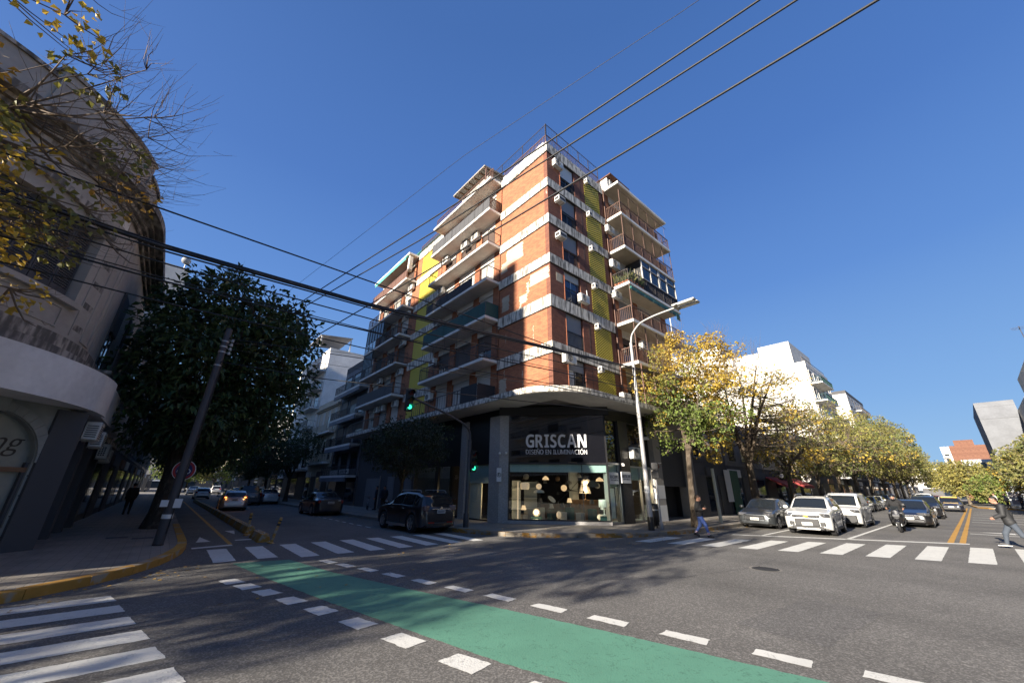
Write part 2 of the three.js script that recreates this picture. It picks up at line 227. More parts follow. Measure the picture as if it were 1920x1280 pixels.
// flat painted marks with slightly ragged edges
function mark(pts, y = .004, jag = .008, step = .07) {
  const o = [], r = rng(Math.round(Math.abs(pts[0][0] * 991 + pts[0][1] * 577)) + 3);
  for (let i = 0; i < pts.length; i++) { const a = pts[i], b = pts[(i + 1) % pts.length], L = Math.hypot(b[0] - a[0], b[1] - a[1]), n = Math.min(220, Math.max(1, Math.round(L / step))); for (let k = 0; k < n; k++) { const t = k / n; o.push([mix(a[0], b[0], t) + (r() - .5) * 2 * jag, mix(a[1], b[1], t) + (r() - .5) * 2 * jag]); } }
  const g = new THREE.ShapeGeometry(new THREE.Shape(o.map(([x, z]) => new THREE.Vector2(x, -z)))); g.rotateX(-Math.PI / 2); g.translate(0, y, 0); return boxUV(g);
}
{
  const W = structGroup('zebra_crossing');
  for (let i = 0; i < 9; i++) { const z = -10.25 + i * .86, x1 = -.2 + i * .155; part(W, 'stripe', mark([[-4.2, z - .24], [x1, z - .27], [x1 + .1, z + .23], [-4.2, z + .26]]), M.stripe); }
  const N = structGroup('zebra_crossing');
  for (let i = 0; i < 9; i++) { const x = 1.5 + i * .97, zb = i < 2 ? -13.15 : -12.75; part(N, 'stripe', mark([[x, -15.75], [x + .48, -15.72], [x + .44, zb], [x - .04, zb]]), M.stripe); }
  const E = structGroup('zebra_crossing');
  for (let i = 0; i < 10; i++) { const z = .62 - i * 1.05, x0 = 17.7 + .45 * (z + 1), x1 = 22.9 + .75 * (z + .5); part(E, 'stripe', mark([[x0, z - .27], [x1, z - .27], [x1 + .2, z + .27], [x0 + .2, z + .27]]), M.stripe); }
  const L = structGroup('lane_marking');
  part(L, 'green_lane', mark([[1.82, -12.75], [3.05, -12.55], [3.45, -10.2], [4.1, -7.75], [4.72, -5.6], [5.25, -3.64], [5.72, -1.59], [6.3, 1], [4.75, 1], [4.1, -1.7], [3.4, -4.06], [3.06, -5.7], [2.65, -7.7], [2.2, -10.2]], .004, .01), M.green);
  const dl = [[1.55, -10.5], [1.73, -9.83], [1.94, -9.1], [2.16, -8.25], [2.39, -7.35], [2.62, -6.38], [2.84, -5.36], [3.07, -4.3], [3.3, -3.25], [3.5, -2.2]], dr = [[3.77, -11.62], [3.95, -10.86], [4.19, -10], [4.41, -9.08], [4.63, -8.1], [4.87, -7.15], [5.11, -6.17], [5.35, -5.17], [5.58, -4.16], [5.82, -3.1], [6.08, -2.04], [6.35, -1.05], [6.6, -.05]];
  for (const [x, z] of dl) part(L, 'dash', mark([[x - .2, z - .25], [x + .1, z - .27], [x + .23, z + .2], [x - .1, z + .26]], .005, .01), M.stripe);
  for (const [x, z] of dr) part(L, 'dash', mark([[x - .16, z - .29], [x + .06, z - .3], [x + .18, z + .25], [x - .06, z + .3]], .005, .01), M.stripe);
  part(L, 'stop_line', mark([[19.8, -7.75], [20.15, -7.75], [24.6, -.72], [24.2, -.72]]), M.stripe);
  part(L, 'centre_line', mark([[24.3, -1.32], [45, -1.36], [82, -1.5], [82, -1.34], [45, -1.2], [24.3, -1.14]], .004, .012), M.yellowPaint);
  part(L, 'centre_line', mark([[24.5, -1.0], [45, -1.04], [82, -1.16], [82, -1.0], [45, -.88], [24.5, -.82]], .004, .012), M.yellowPaint);
  part(L, 'lane_line', mark([[22.1, -4.16], [60, -3.9], [60, -3.78], [22.1, -4.02]]), M.stripe);
  part(L, 'lane_line', mark([[20.6, -6.86], [27, -6.92], [27, -6.8], [20.6, -6.74]]), M.stripe);
  for (const x of [30.5, 42.7, 46.5, 50.9, 56.3, 60.5, 65.2]) part(L, 'transverse_line', mark([[x, -.76], [x + .22, -.76], [x + .22, 6], [x, 6]]), M.stripe);
  part(L, 'lane_arrow', mark([[32.1, 6], [32.35, 6], [32.35, .7], [32.75, .7], [32.25, -.45], [31.8, .7], [32.1, .7]]), M.stripe);
  part(L, 'lane_line', mark([[38, 2.6], [50, 2.5], [50, 2.62], [38, 2.72]]), M.stripe);
  part(L, 'cycle_line', mark([[2.14, -16.7], [2.26, -16.7], [2.36, -60], [2.24, -60]]), M.yellowPaint);
  part(L, 'cycle_stop_line', mark([[1.16, -16.5], [2.22, -16.72], [2.22, -16.4], [1.16, -16.2]]), M.stripe);
  part(L, 'cycle_symbol', mark([[1.35, -17.9], [1.75, -17.9], [1.55, -19.6]]), M.stripe);
  part(L, 'cycle_symbol', mark([[2.45, -18.0], [2.95, -18.0], [2.95, -17.7], [2.45, -17.75]]), M.stripe);
  part(L, 'cycle_symbol', mark([[2.5, -21.6], [2.85, -21.6], [2.68, -20]]), M.stripe);
  for (let i = 0; i < 9; i++) part(L, 'parking_dash', mark([[8.02, -20.2 - i * 1.15], [8.1, -20.2 - i * 1.15], [8.08, -19.5 - i * 1.15], [8, -19.5 - i * 1.15]]), M.stripe);
}
{ // repairs, tar seams and tyre marks
  const W = structGroup('road_repair'), pm = M.asphalt.clone(); pm.color = lin(.25, .243, .235); const pl = M.asphalt.clone(); pl.color = lin(.31, .3, .285); const tar = mat([.09, .088, .085], .7);
  for (const [x, z, w, d, m, a] of [[8.2, -2.2, 2.6, 1.1, pm, .1], [13.5, -6.6, 1.4, 3.2, pl, -.2], [7, -10.2, 2.2, 1.2, pl, .15], [26, -3.2, 5, .7, pm, 0], [5.6, -24, 1.6, 4, pm, 0], [10, .6, 1.2, 1.2, pl, .3]]) { const c = Math.cos(a), n = Math.sin(a), q = [[-w / 2, -d / 2], [w / 2, -d / 2], [w / 2, d / 2], [-w / 2, d / 2]].map(([u, v]) => [x + u * c - v * n, z + u * n + v * c]); part(W, 'asphalt_patch', mark(q, .0025, .03, .12), m); }
  const rk = rng(17); const seam = (x, z, a, L, w) => { const p = [[x, z]]; let t = a; for (let i = 0; i < L / .35; i++) { t += (rk() - .5) * .5; const l = p.at(-1); p.push([l[0] + Math.cos(t) * .35, l[1] + Math.sin(t) * .35]); } const o = offset(p, w), i2 = offset(p, -w); part(W, 'tar_seam', mark([...o, ...i2.reverse()], .003, .004, .2), tar); };
  for (const a of [[1.5, -8.8, 0, 6, .007], [7.5, -6, .3, 7, .007], [14, -8, .1, 7, .007], [16, -2.6, -.15, 9, .007], [24, -5.6, 0, 16, .008], [6, -13, -1.3, 8, .007], [-3, -7, .1, 4, .006]]) seam(...a);
}
{ // manhole in the road, covers in the pavement
  const h = thing('manhole_cover', 'round cast iron manhole cover set in the sunny asphalt', 'manhole', null, [12.1, 0, -4.05]);
  part(h, 'frame', new THREE.RingGeometry(.31, .37, 28).rotateX(-Math.PI / 2).translate(0, .006, 0), M.kerbGrey);
  const lid = [cyl(.305, .305, .012, 28, [0, .003, 0])]; for (let i = -3; i <= 3; i++) lid.push(bx(-.24, .24, .009, .014, i * .07 - .012, i * .07 + .012)); part(h, 'lid', lid, M.dark);
  for (const [x, z, l] of [[-.7, -19.3, 'dark square utility cover in the shaded corner pavement'], [-.05, -18.7, 'narrow utility cover beside the corner pole on the pavement']]) { const c = thing('utility_cover', l, 'utility cover', null, [x, .15, z]); part(c, 'frame', bx(-.3, .3, .001, .006, -.24, .24), M.kerbGrey); part(c, 'lid', bx(-.27, .27, .004, .012, -.21, .21), M.greyDark); }
}
{ // yellow lane separators and flexible posts
  const mk = (z0, z1, x, lab) => { const s = thing('lane_separator', lab, 'lane separator', 'yellow lane separators', [x, 0, (z0 + z1) / 2]); const L = Math.abs(z1 - z0); const sp = new THREE.Shape([[-.19, 0], [.19, 0], [.17, .08], [.1, .24], [-.1, .24], [-.17, .08]].map(a => new THREE.Vector2(...a))); const g = new THREE.ExtrudeGeometry(sp, { depth: L, bevelEnabled: true, bevelSize: .015, bevelThickness: .05, bevelSegments: 1, steps: 1 }); g.translate(0, 0.0, -L / 2); boxUV(g); part(s, 'block', g, M.kerb); for (const e of [-1, 1]) part(s, 'bolt', cyl(.035, .03, .03, 8, [0, .265, e * (L / 2 - .25)]), M.steel); };
  mk(-16.75, -18.45, 3.15, 'short yellow concrete lane separator at the mouth of the cycle lane');
  for (let i = 0; i < 18; i++) mk(-19.9 - i * 2.15, -21.95 - i * 2.15, 3.18 + i * .006, 'yellow concrete lane separator in the row along the cycle lane');
  const post = (x, z, tx, tz, lab) => { const p = thing('flexible_post', lab, 'bollard', null, [x, 0, z]); p.rotation.set(tx, 0, tz); part(p, 'base', lathe([[0, .001], [.13, .001], [.13, .02], [.06, .05], [.04, .06], [0, .06]], 14), M.kerb); part(p, 'post', rbx(-.045, .045, .05, .82, -.03, .03, .02), M.kerb); part(p, 'reflector', [bx(-.047, .047, .55, .62, -.034, .034), bx(-.047, .047, .68, .72, -.034, .034)], M.dark); };
  post(3.28, -16.25, 0, -.2, 'tilted yellow flexible post beside the zebra crossing');
  post(3.0, -19.3, 0, .02, 'upright yellow flexible post between the lane separators');
  post(3.55, -37.5, 0, 0, 'yellow flexible post behind the driving hatchback');
}
{ // fallen leaves near the kerbs
  const r = rng(5), gs = []; const add = (x, z, y) => { const s = .018 + r() * .03, g = new THREE.CircleGeometry(s, 5); g.scale(1, .65, 1); g.rotateX(-Math.PI / 2 + (r() - .5) * .7); g.rotateY(r() * 6.3); g.translate(x, y + .012 + r() * .012, z); const k = .6 + r() * .5; gs.push(paint(g.toNonIndexed(), .5 * k, .3 * k, .06 * k)); };
  for (let i = 0; i < 120; i++) { const t = r(); add(mix(-3, 1.2, t) + r() * .5, mix(-9.9, -13.6, t) + r() * 1.2, 0); }
  for (let i = 0; i < 90; i++) add(rr(-2, 12, r), rr(-14, -8.5, r), 0);
  for (let i = 0; i < 150; i++) add(rr(11, 30, r), -9.0 + r() * r() * 1.2, 0);
  for (let i = 0; i < 120; i++) add(rr(14, 30, r), rr(-12, -9.5, r), .15);
  const m = one('fallen_leaves', gs, mat([1, 1, 1], .8, null, { vertexColors: true, side: THREE.DoubleSide }), 'scattered yellow fallen leaves on road and pavement', 'leaves'); m.userData.kind = 'stuff';
}
// ---------- façade frames ----------
function frame(o, ux, uz) { const X = V3(ux, 0, uz).normalize(), Z = V3().crossVectors(X, V3(0, 1, 0)); const m = new THREE.Matrix4().makeBasis(X, V3(0, 1, 0), Z).setPosition(o[0], 0, o[1]); return { m, at: (u, y, n) => V3(u, y, n).applyMatrix4(m), ry: Math.atan2(-X.z, X.x) }; }
const on = (f, g) => g.applyMatrix4(f.m);
const FR = frame([0, -12.62], 1, 0);       // avenue front, u = x
const FL = frame([13.7, 0], 0, 1);         // side street front, u = z
function railing(f, u0, u1, n, y, h, o = {}) { // along u at n
  const g = [], sp = o.sp ?? .12, r = o.r ?? .009; g.push(bx(u0, u1, y + h - .04, y + h, n - .025, n + .025), bx(u0, u1, y + .06, y + .09, n - .015, n + .015));
  const c = Math.round((u1 - u0) / sp); for (let i = 0; i <= c; i++) { const u = mix(u0, u1, i / c), p = (o.post && i % o.post === 0) || i === 0 || i === c; const w = p ? .02 : r; g.push(bx(u - w, u + w, y, y + h - .03, n - w, n + w)); }
  if (o.mid) g.push(bx(u0, u1, y + h * .55, y + h * .55 + .02, n - .012, n + .012)); return on(f, merge(g));
}
function railSide(f, u, n0, n1, y, h, o = {}) { const g = [], sp = o.sp ?? .12, r = o.r ?? .009; g.push(bx(u - .025, u + .025, y + h - .04, y + h, n0, n1), bx(u - .015, u + .015, y + .06, y + .09, n0, n1)); const c = Math.max(2, Math.round((n1 - n0) / sp)); for (let i = 0; i <= c; i++) { const n = mix(n0, n1, i / c); g.push(bx(u - r, u + r, y, y + h - .03, n - r, n + r)); } return on(f, merge(g)); }
function slats(u0, u1, y0, y1, n, p = .055) { const g = []; for (let y = y0; y < y1 - .01; y += p) { const b = new THREE.BoxGeometry(u1 - u0, p * .86, .022); b.translate((u0 + u1) / 2, Math.min(y1, y + p / 2), n); g.push(b); } g.push(bx(u0, u1, y0, y1, n - .03, n - .016)); return g; }
function win(P, f, u0, u1, y0, y1, o = {}) {
  const W = sub(P, 'window'), d = o.d ?? -.2, t = .045;
  part(W, 'frame', on(f, merge([bx(u0, u0 + t, y0, y1, d - .03, d + .03), bx(u1 - t, u1, y0, y1, d - .03, d + .03), bx(u0, u1, y1 - t, y1, d - .031, d + .031), bx(u0, u1, y0, y0 + t, d - .031, d + .031), ...(o.split === 0 ? [] : [bx((u0 + u1) / 2 - .03, (u0 + u1) / 2 + .03, y0, y1, d - .029, d + .029)])])), o.frameMat ?? M.alu);
  const mid = (u0 + u1) / 2; for (const [a, b] of o.split === 0 ? [[u0 + t, u1 - t]] : [[u0 + t, mid - .03], [mid + .03, u1 - t]]) part(W, 'pane', on(f, bx(a, b, y0 + t, y1 - t, d - .006, d + .006)), o.glass ?? M.pane);
  if (o.curtain) part(W, 'curtain', on(f, bx(u0 + t, u0 + t + (u1 - u0) * o.curtain, y0 + .05, y1 - t, d + .008, d + .014)), M.signWhite);
  if (o.shut) part(W, 'shutter', on(f, merge(slats(u0 + .02, u1 - .02, y1 - (y1 - y0) * o.shut, y1, d + .07))), o.shutMat ?? M.shutter);
  if (o.rail) { part(W, 'railing', railing(f, u0 + .03, u1 - .03, o.railN ?? -.04, y0 + .02, .92, { sp: .11, r: .008 }), o.railMat ?? M.railBlack); }
  return W;
}
// outdoor air conditioner: fan side faces +n, base at y
function acUnit(f, u, y, n, o = {}) {
  const w = o.w ?? .82, h = o.h ?? .56, d = o.d ?? .3, p = f.at(u, y, n);
  const A = thing('air_conditioner', o.label, 'air conditioner', o.group, [p.x, p.y, p.z], f.ry);
  part(A, 'casing', rbx(-w / 2, w / 2, .04, h, .02, d, .02), M.ac);
  if (o.small) { const g = []; for (let i = 0; i < 7; i++) g.push(bx(-w / 2 + .05, w / 2 - .05, .1 + i * (h - .18) / 7, .1 + i * (h - .18) / 7 + .02, d, d + .006)); part(A, 'grille', g, M.acDark); const s = []; for (let i = 0; i < 6; i++) for (const e of [-1, 1]) s.push(bx(e * w / 2 - .003, e * w / 2 + .003, .12 + i * (h - .2) / 6, .15 + i * (h - .2) / 6, .07, d - .05)); part(A, 'side_grille', s, M.acDark); }
  else {
    const fan = [], cx = -w * .12, cy = h / 2 + .02, r = h * .38; for (let i = 0; i < 3; i++) fan.push(new THREE.TorusGeometry(r * (1 - i * .3), .007, 5, 22).translate(cx, cy, d + .008)); for (let i = 0; i < 6; i++) fan.push(bar([cx, cy, d + .008], [cx + Math.cos(i * 1.047) * r, cy + Math.sin(i * 1.047) * r, d + .008], .005, 4)); part(A, 'fan_guard', fan, M.acGrey);
    part(A, 'fan', cyl(r, r, .006, 20, [cx, cy, d + .001], 'z'), M.acDark);
    const s = []; for (let i = 0; i < 5; i++) for (let k = 0; k < 3; k++) s.push(bx(-w / 2 - .003, -w / 2 + .003, .14 + i * (h - .24) / 5, .19 + i * (h - .24) / 5, .06 + k * .07, .11 + k * .07)); part(A, 'side_grille', s, M.acDark);
  }
  part(A, 'bracket', [bx(-w * .35, -w * .35 + .03, 0, .04, 0.001, d), bx(w * .35 - .03, w * .35, 0, .04, 0.001, d)], M.acGrey);
  if (o.hose) part(A, 'hose', tube([[w / 2, h * .5, .12], [w / 2 + .12, h * .4, .1], [w / 2 + .14, h * 1.2, .03], [w / 2 + .1, h * 2, .03]], .022, 20, 6), M.signWhite);
  return A;
}
// ---------- the corner apartment building ----------
const yF = [6.45, 9.13, 11.91, 14.62, 17.46, 20.28], yB = [8.49, 11.2, 14.0, 16.82, 19.64, 22.54], yT = [9.13, 11.91, 14.62, 17.46, 20.28, 23.28];
const B = thing('apartment_building', 'eight storey corner apartment building with orange brick and white concrete bands', 'building');
{
  part(B, 'structural_wall', [bx(14.0, 27, 6.3, 23.1, -38.4, -12.92)], M.core);
  // avenue front
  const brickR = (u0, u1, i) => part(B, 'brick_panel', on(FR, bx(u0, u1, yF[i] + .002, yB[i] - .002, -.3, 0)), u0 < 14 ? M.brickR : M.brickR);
  for (let i = 0; i < 6; i++) {
    brickR(13.7, 14.9, i); brickR(16.4, 17.5, i); brickR(19.2, 19.66, i);
    // louvre of diagonal slats
    const Lv = sub(B, 'louvre'), u0 = 17.5, u1 = 19.2, y0 = yF[i] + .02, y1 = yB[i] - .02, g = [], H = y1 - y0, n = 22;
    part(Lv, 'void_shade_sheet', on(FR, bx(u0, u1, y0, y1, -.28, -.13)), M.voidShade);  // dark brown sheet, shade of the void behind open slats put into colour
    const dl = []; for (let k = -12; k < n; k++) { const ya = y0 + k * .165, yb = ya + (u1 - u0) * .78; let a = [u0, ya], b = [u1, yb]; if (yb < y0 || ya > y1) continue; const sl = (yb - ya) / (u1 - u0); if (ya < y0) a = [u0 + (y0 - ya) / sl, y0]; if (yb > y1) b = [u0 + (y1 - ya) / sl, y1]; if (b[0] - a[0] < .05) continue; dl.push(beam([a[0], a[1], .0], [b[0], b[1], .0], .035, .07)); }
    const lm = part(Lv, 'slats', on(FR, merge(dl)), M.yellow); lm.userData.kind = 'stuff';
    part(Lv, 'frame', on(FR, merge([bx(u0, u0 + .03, y0, y1, -.13, -.03), bx(u1 - .03, u1, y0, y1, -.13, -.03)])), M.yellow);
    part(B, 'concrete_band', on(FR, bx(13.63, 19.66, yB[i], yT[i], -.3, .07)), M.band);
    part(B, 'metal_edge', on(FR, bx(13.66, 19.66, yB[i] - .035, yB[i] - .004, -.1, .05)), M.dark);
    part(B, 'joint_strip', on(FR, bx(17.0, 17.02, yF[i] + .01, yB[i] - .01, 0, .006)), M.dark);
    part(B, 'jamb_strip', on(FR, bx(14.88, 14.93, yF[i] + .01, yB[i] - .4, -.1, .02)), M.pot);
  }
  const w0 = 14.93, w1 = 16.38, ws = [
    { shut: .3, shutMat: M.shutterGrey, rail: 1, curtain: .4 }, { shut: .98, shutMat: M.shutterGrey, rail: 1 }, { shut: .22, rail: 1, glass: mat([.03, .07, .16], .04) },
    { shut: .55, rail: 1, railMat: M.railBrown, shutMat: M.shutterGrey }, { shut: .56, shutMat: M.shutterGrey, rail: 1 }, { shut: .55, shutMat: M.signWhite, rail: 1 }];
  ws.forEach((o, i) => win(B, FR, w0, w1, yF[i] + .03, yB[i] - .06, o));
  for (let i = 0; i < 2; i++) part(B, 'downpipe', tube([...Array(9)].map((_, k) => [19.74 + i * .1 + (k % 2) * .02, 6.6 + k * 2.05, -12.54]), .04, 30, 6), M.railBrown);
  // wall behind avenue balconies
  for (let i = 0; i < 6; i++) {
    const y0 = yF[i] + .002, y1 = yF[i + 1] ? yF[i + 1] - .18 : 22.93;
    part(B, 'brick_panel', on(FR, bx(19.86, 20.5, y0, y1, -.3, -.01)), M.brick); part(B, 'brick_panel', on(FR, bx(22.3, 22.9, y0, y1, -.3, -.01)), M.brick); part(B, 'brick_panel', on(FR, bx(26.2, 27, y0, y1, -.3, -.01)), M.brick);
    part(B, 'lintel', on(FR, merge([bx(20.5, 22.3, y0 + 2.1, y1, -.3, -.015), bx(22.9, 26.2, y0 + 2.1, y1, -.3, -.015)])), M.slab);
    win(B, FR, 20.52, 22.28, y0, y0 + 2.09, { shut: [.4, .2, .9, .5, .97, .6][i], shutMat: i % 2 ? M.shutterBrown : M.shutterGrey }); win(B, FR, 22.92, 24.5, y0, y0 + 2.09, { shut: [.97, .5, .3, .97, .6, .35][i], shutMat: M.shutterBrown }); win(B, FR, 24.55, 26.18, y0, y0 + 2.09, { shut: [.2, .9, .97, .3, .97, .8][i], shutMat: M.shutterBrown });
  }
  // avenue balconies
  for (let i = 1; i < 7; i++) {
    const y = i < 6 ? yF[i] : 23.1, Bl = sub(B, i < 6 ? 'balcony' : 'roof_slab');
    part(Bl, 'slab', on(FR, rbx(19.85, 26.9, y - .2, y, -.02, 1.32, .015)), M.slabWhite);
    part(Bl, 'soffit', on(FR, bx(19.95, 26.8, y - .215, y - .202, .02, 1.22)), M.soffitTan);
    if (i > 5) continue;
    const mt = [0, M.railBrown, M.railBrown, M.rail, M.railBrown, M.railBrown][i];
    part(Bl, 'railing', railing(FR, 19.92, 26.82, 1.24, y, 1.0, { sp: .13, r: .01, post: 9 }), mt); part(Bl, 'side_railing', railSide(FR, 19.92, .02, 1.22, y, 1.0, { sp: .13, r: .01 }), mt); part(Bl, 'side_railing', railSide(FR, 26.82, .02, 1.22, y, 1.0, { sp: .13, r: .01 }), mt);
    const tall = (i === 5) ? .95 : 2.55, posts = []; if (i !== 3 && i !== 2) for (const u of i === 5 ? [19.95] : [19.95, 21.3, 22.7, 24.1, 25.5, 26.8]) posts.push(bx(u - .02, u + .02, y + .9, y + (i === 5 ? 2.1 : 2.55), 1.22, 1.26)); if (i === 2) posts.push(bx(19.93, 19.97, y + .9, y + 2.55, 1.22, 1.26)); if (i === 5) { for (const u of [21.2, 22.5, 23.8, 25.1, 26.4]) posts.push(bx(u - .006, u + .006, y + 1, y + 2.1, 1.24, 1.25)); posts.push(bx(19.95, 26.82, y + 2.06, y + 2.09, 1.23, 1.25)); } if (posts.length) part(Bl, 'net_posts', on(FR, merge(posts)), M.railBrown);
    if (i === 4 || i === 1) { const w = []; for (let u = 20.1; u < 26.8; u += .22) w.push(bx(u - .003, u + .003, y + 1, y + 2.5, 1.24, 1.246)); for (let v = 1.15; v < 2.5; v += .22) w.push(bx(19.95, 26.8, y + v, y + v + .006, 1.247, 1.253)); const nn = part(Bl, 'safety_net', on(FR, merge(w)), M.railBrown); nn.userData.kind = 'stuff'; }
    if (i === 3) { // glazed enclosure
      const E = sub(B, 'glazed_enclosure'), g = []; for (const u of [21.9, 23.05, 24.2, 24.35, 25.4, 26.75]) g.push(bx(u - .04, u + .04, y + 1, y + 2.6, 1.18, 1.28)); g.push(bx(21.9, 26.8, y + 1.0, y + 1.06, 1.17, 1.29), bx(21.9, 26.8, y + 2.02, y + 2.08, 1.17, 1.29)); part(E, 'frame', on(FR, merge(g)), M.acGrey);
      for (const [a, b] of [[21.94, 22.5], [22.52, 23.01], [23.09, 23.6], [23.62, 24.16], [24.39, 24.9], [24.92, 25.36], [25.44, 26.1], [26.12, 26.71]]) { part(E, 'pane', on(FR, bx(a, b, y + 1.06, y + 2.02, 1.215, 1.23)), M.pane); part(E, 'pane', on(FR, bx(a, b, y + 2.08, y + 2.58, 1.215, 1.23)), M.pane); }
      part(E, 'side_panel', on(FR, bx(21.87, 21.9, y + 1, y + 2.6, .0, 1.2)), M.dark); part(E, 'side_panel', on(FR, bx(26.78, 26.82, y + 1, y + 2.6, .0, 1.2)), M.dark); part(E, 'reed_screen', on(FR, bx(22, 26.8, y + .08, y + .95, 1.2, 1.22)), M.shutterBrown);
    }
    if (i === 4) part(Bl, 'reed_screen', on(FR, bx(20, 25.8, y + .1, y + .85, 1.2, 1.22)), M.railBrown);
    if (i === 5) part(Bl, 'reed_screen', on(FR, bx(21.2, 25.2, y + .1, y + .8, 1.2, 1.22)), M.railBrown);
  }
  // awning hanging under third balcony
  { const aw = sub(B, 'awning'), a = new THREE.BufferGeometry(), u0 = 20.1, u1 = 26.7, y = yF[3] - .22; part(aw, 'roll', on(FR, cyl(.09, .09, u1 - u0, 10, [(u0 + u1) / 2, y - .1, 1.2], 'x')), M.teal); part(aw, 'valance', on(FR, merge([...Array(12)].map((_, k) => { const q = u0 + k * (u1 - u0) / 12; return bx(q, q + (u1 - u0) / 12 - .004, y - .32 - .06 * (k / 12) - (k === 11 ? .25 : 0), y - .15, 1.27 + .01 * (k % 2), 1.285 + .01 * (k % 2)); }))), M.greenMesh); }
  // side street front
  const brickL = (a, b, i) => part(B, 'brick_panel', on(FL, bx(a, b, yF[i] + .002, yB[i] - .002, -.3, 0)), M.brick);
  for (let i = 0; i < 6; i++) {
    part(B, 'brick_panel', on(FL, bx(-17.15, -12.925, yF[i] + .002, yB[i] - .002, -.29, 0)), M.brick);
    part(B, 'concrete_band', on(FL, bx(-17.2, -12.925, yB[i], yT[i], -.25, .07)), M.band);
    part(B, 'metal_edge', on(FL, bx(-17.15, -12.73, yB[i] - .035, yB[i] - .004, -.1, .048)), M.dark);
    // yellow perforated strip
    const Y = sub(B, 'louvre'), y0 = yF[i] + .02, y1 = yB[i] - .02, dl = []; part(Y, 'void_shade_sheet', on(FL, bx(-29.2, -26.0, y0, y1, -.29, -.1)), M.voidShade);  // dark sheet paints the shaded void behind this lattice too
    for (let k = 0; k < 70; k++) { const u = -29.2 + k * .046 * 1; dl.push(bx(u, u + .026, y0, y1, -.06, -.02)); } for (let k = 0; k < (y1 - y0) / .07; k++) dl.push(bx(-29.2, -26, y0 + k * .07, y0 + k * .07 + .03, -.058, -.03)); const lm = part(Y, 'lattice', on(FL, merge(dl)), M.yellow); lm.userData.kind = 'stuff';
    brickL(-29.95, -29.2, i); brickL(-26.0, -25.35, i);
    part(B, 'concrete_band', on(FL, rbx(-29.9, -25.3, yB[i], yT[i], -.25, .07, .02)), M.band);
    for (const [a, b, c] of [[-25.3, -17.25, 0], [-38.3, -29.95, 1]]) { // walls with doors behind balconies
      const yy1 = yF[i + 1] ? yF[i + 1] - .18 : 22.93, y0 = yF[i] + .002, doors = c ? [[-37.6, -36], [-34.9, -33.2], [-32.4, -30.8]] : [[-24.6, -23], [-22.3, -20.2], [-19.5, -17.9]];
      let p = a; for (const [d0, d1] of doors) { part(B, 'brick_panel', on(FL, bx(p, d0, y0, yy1, -.29, -.01)), M.brick); part(B, 'lintel', on(FL, bx(d0, d1, y0 + 2.12, yy1, -.29, -.015)), M.slab); win(B, FL, d0, d1, y0, y0 + 2.11, { shut: [.97, .3, .97, .5, .75][(i * 3 + Math.round(-d0) * 2) % 5], shutMat: (i + Math.round(d0)) % 3 ? M.shutter : M.shutterBrown, curtain: .3 }); p = d1; } part(B, 'brick_panel', on(FL, bx(p, b, y0, yy1, -.29, -.01)), M.brick);
    }
  }
  const canvas = (f, u0, u1, y, h, n) => on(f, merge([...Array(Math.round((u1 - u0) / .3))].map((_, k) => { const q = u0 + k * .3; return bx(q, Math.min(u1, q + .296), y + .04, y + h, n - .012 + .008 * (k % 2), n + .008 * (k % 2)); })));
  for (const [a, b, c] of [[-25.35, -17.2, 0], [-38.35, -29.95, 1]]) for (let i = c ? 1 : 1; i < 7; i++) {
    const y = i < 6 ? yF[i] : 23.1, Bl = sub(B, i < 6 ? 'balcony' : 'roof_slab'), top = i === 6;
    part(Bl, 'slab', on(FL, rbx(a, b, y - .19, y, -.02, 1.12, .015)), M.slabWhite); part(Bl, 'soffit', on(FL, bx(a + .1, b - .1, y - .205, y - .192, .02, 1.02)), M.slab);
    if (top) continue;
    const mt = c && i === 5 ? M.railBrown : M.rail;
    part(Bl, 'railing', railing(FL, a + .06, b - .06, 1.04, y, .98, { sp: c ? .12 : (i === 4 ? .5 : .13), r: .008, post: 8 }), mt); for (const u of [a + .06, b - .06]) part(Bl, 'side_railing', railSide(FL, u, .02, 1.02, y, .98, { sp: i === 4 && !c ? .5 : .13, r: .008 }), mt);
    if (!c && i === 5) { part(Bl, 'screen', canvas(FL, a + .1, b - .1, y, .95, 1.06), M.greyDark); const l = []; for (let k = 0; k < 9; k++) l.push(bx(b - .05, b - .03, y + .05 + k * .1, y + .1 + k * .1, .05, 1.02), bx(b - .05, b - .03, y + .05, y + .95, .08 + k * .11, .13 + k * .11)); part(Bl, 'lattice_panel', on(FL, merge(l)), M.railBrown); }
    if (!c && i === 2) { part(Bl, 'screen', canvas(FL, a + .1, b - .1, y, .95, 1.06), M.greenMesh); part(Bl, 'side_screen', on(FL, bx(b - .05, b - .03, y + .04, y + .95, .04, 1.04)), M.greenMesh); }
    if (!c && i === 3) part(Bl, 'screen', canvas(FL, a + .1, -19, y, .8, 1.02), M.greyDark);
    if (!c && i === 1) { const w = []; for (const u of [-25.2, -23.6, -22, -20.4, -18.8, -17.35]) w.push(bx(u - .008, u + .008, y + .95, y + 2.6, 1.03, 1.045)); w.push(bx(-17.28, -17.26, y + .95, y + 2.6, .1, .12)); part(Bl, 'net_posts', on(FL, merge(w)), M.rail); }
    if (c && i === 5) { part(Bl, 'reed_screen', canvas(FL, a + .4, b - .1, y, .9, 1.06), M.railBrown); const aw = sub(B, 'awning'); part(aw, 'roll', on(FL, cyl(.1, .1, 7.6, 10, [-34.1, y + 2.5, 1.12], 'x')), M.teal); part(aw, 'valance', canvas(FL, -37.9, -30.3, y + 2.1, .35, 1.2), M.teal); part(aw, 'post', on(FL, merge([bx(-30.4, -30.1, y + .9, y + 2.55, .6, .95)])), M.slabWhite); }
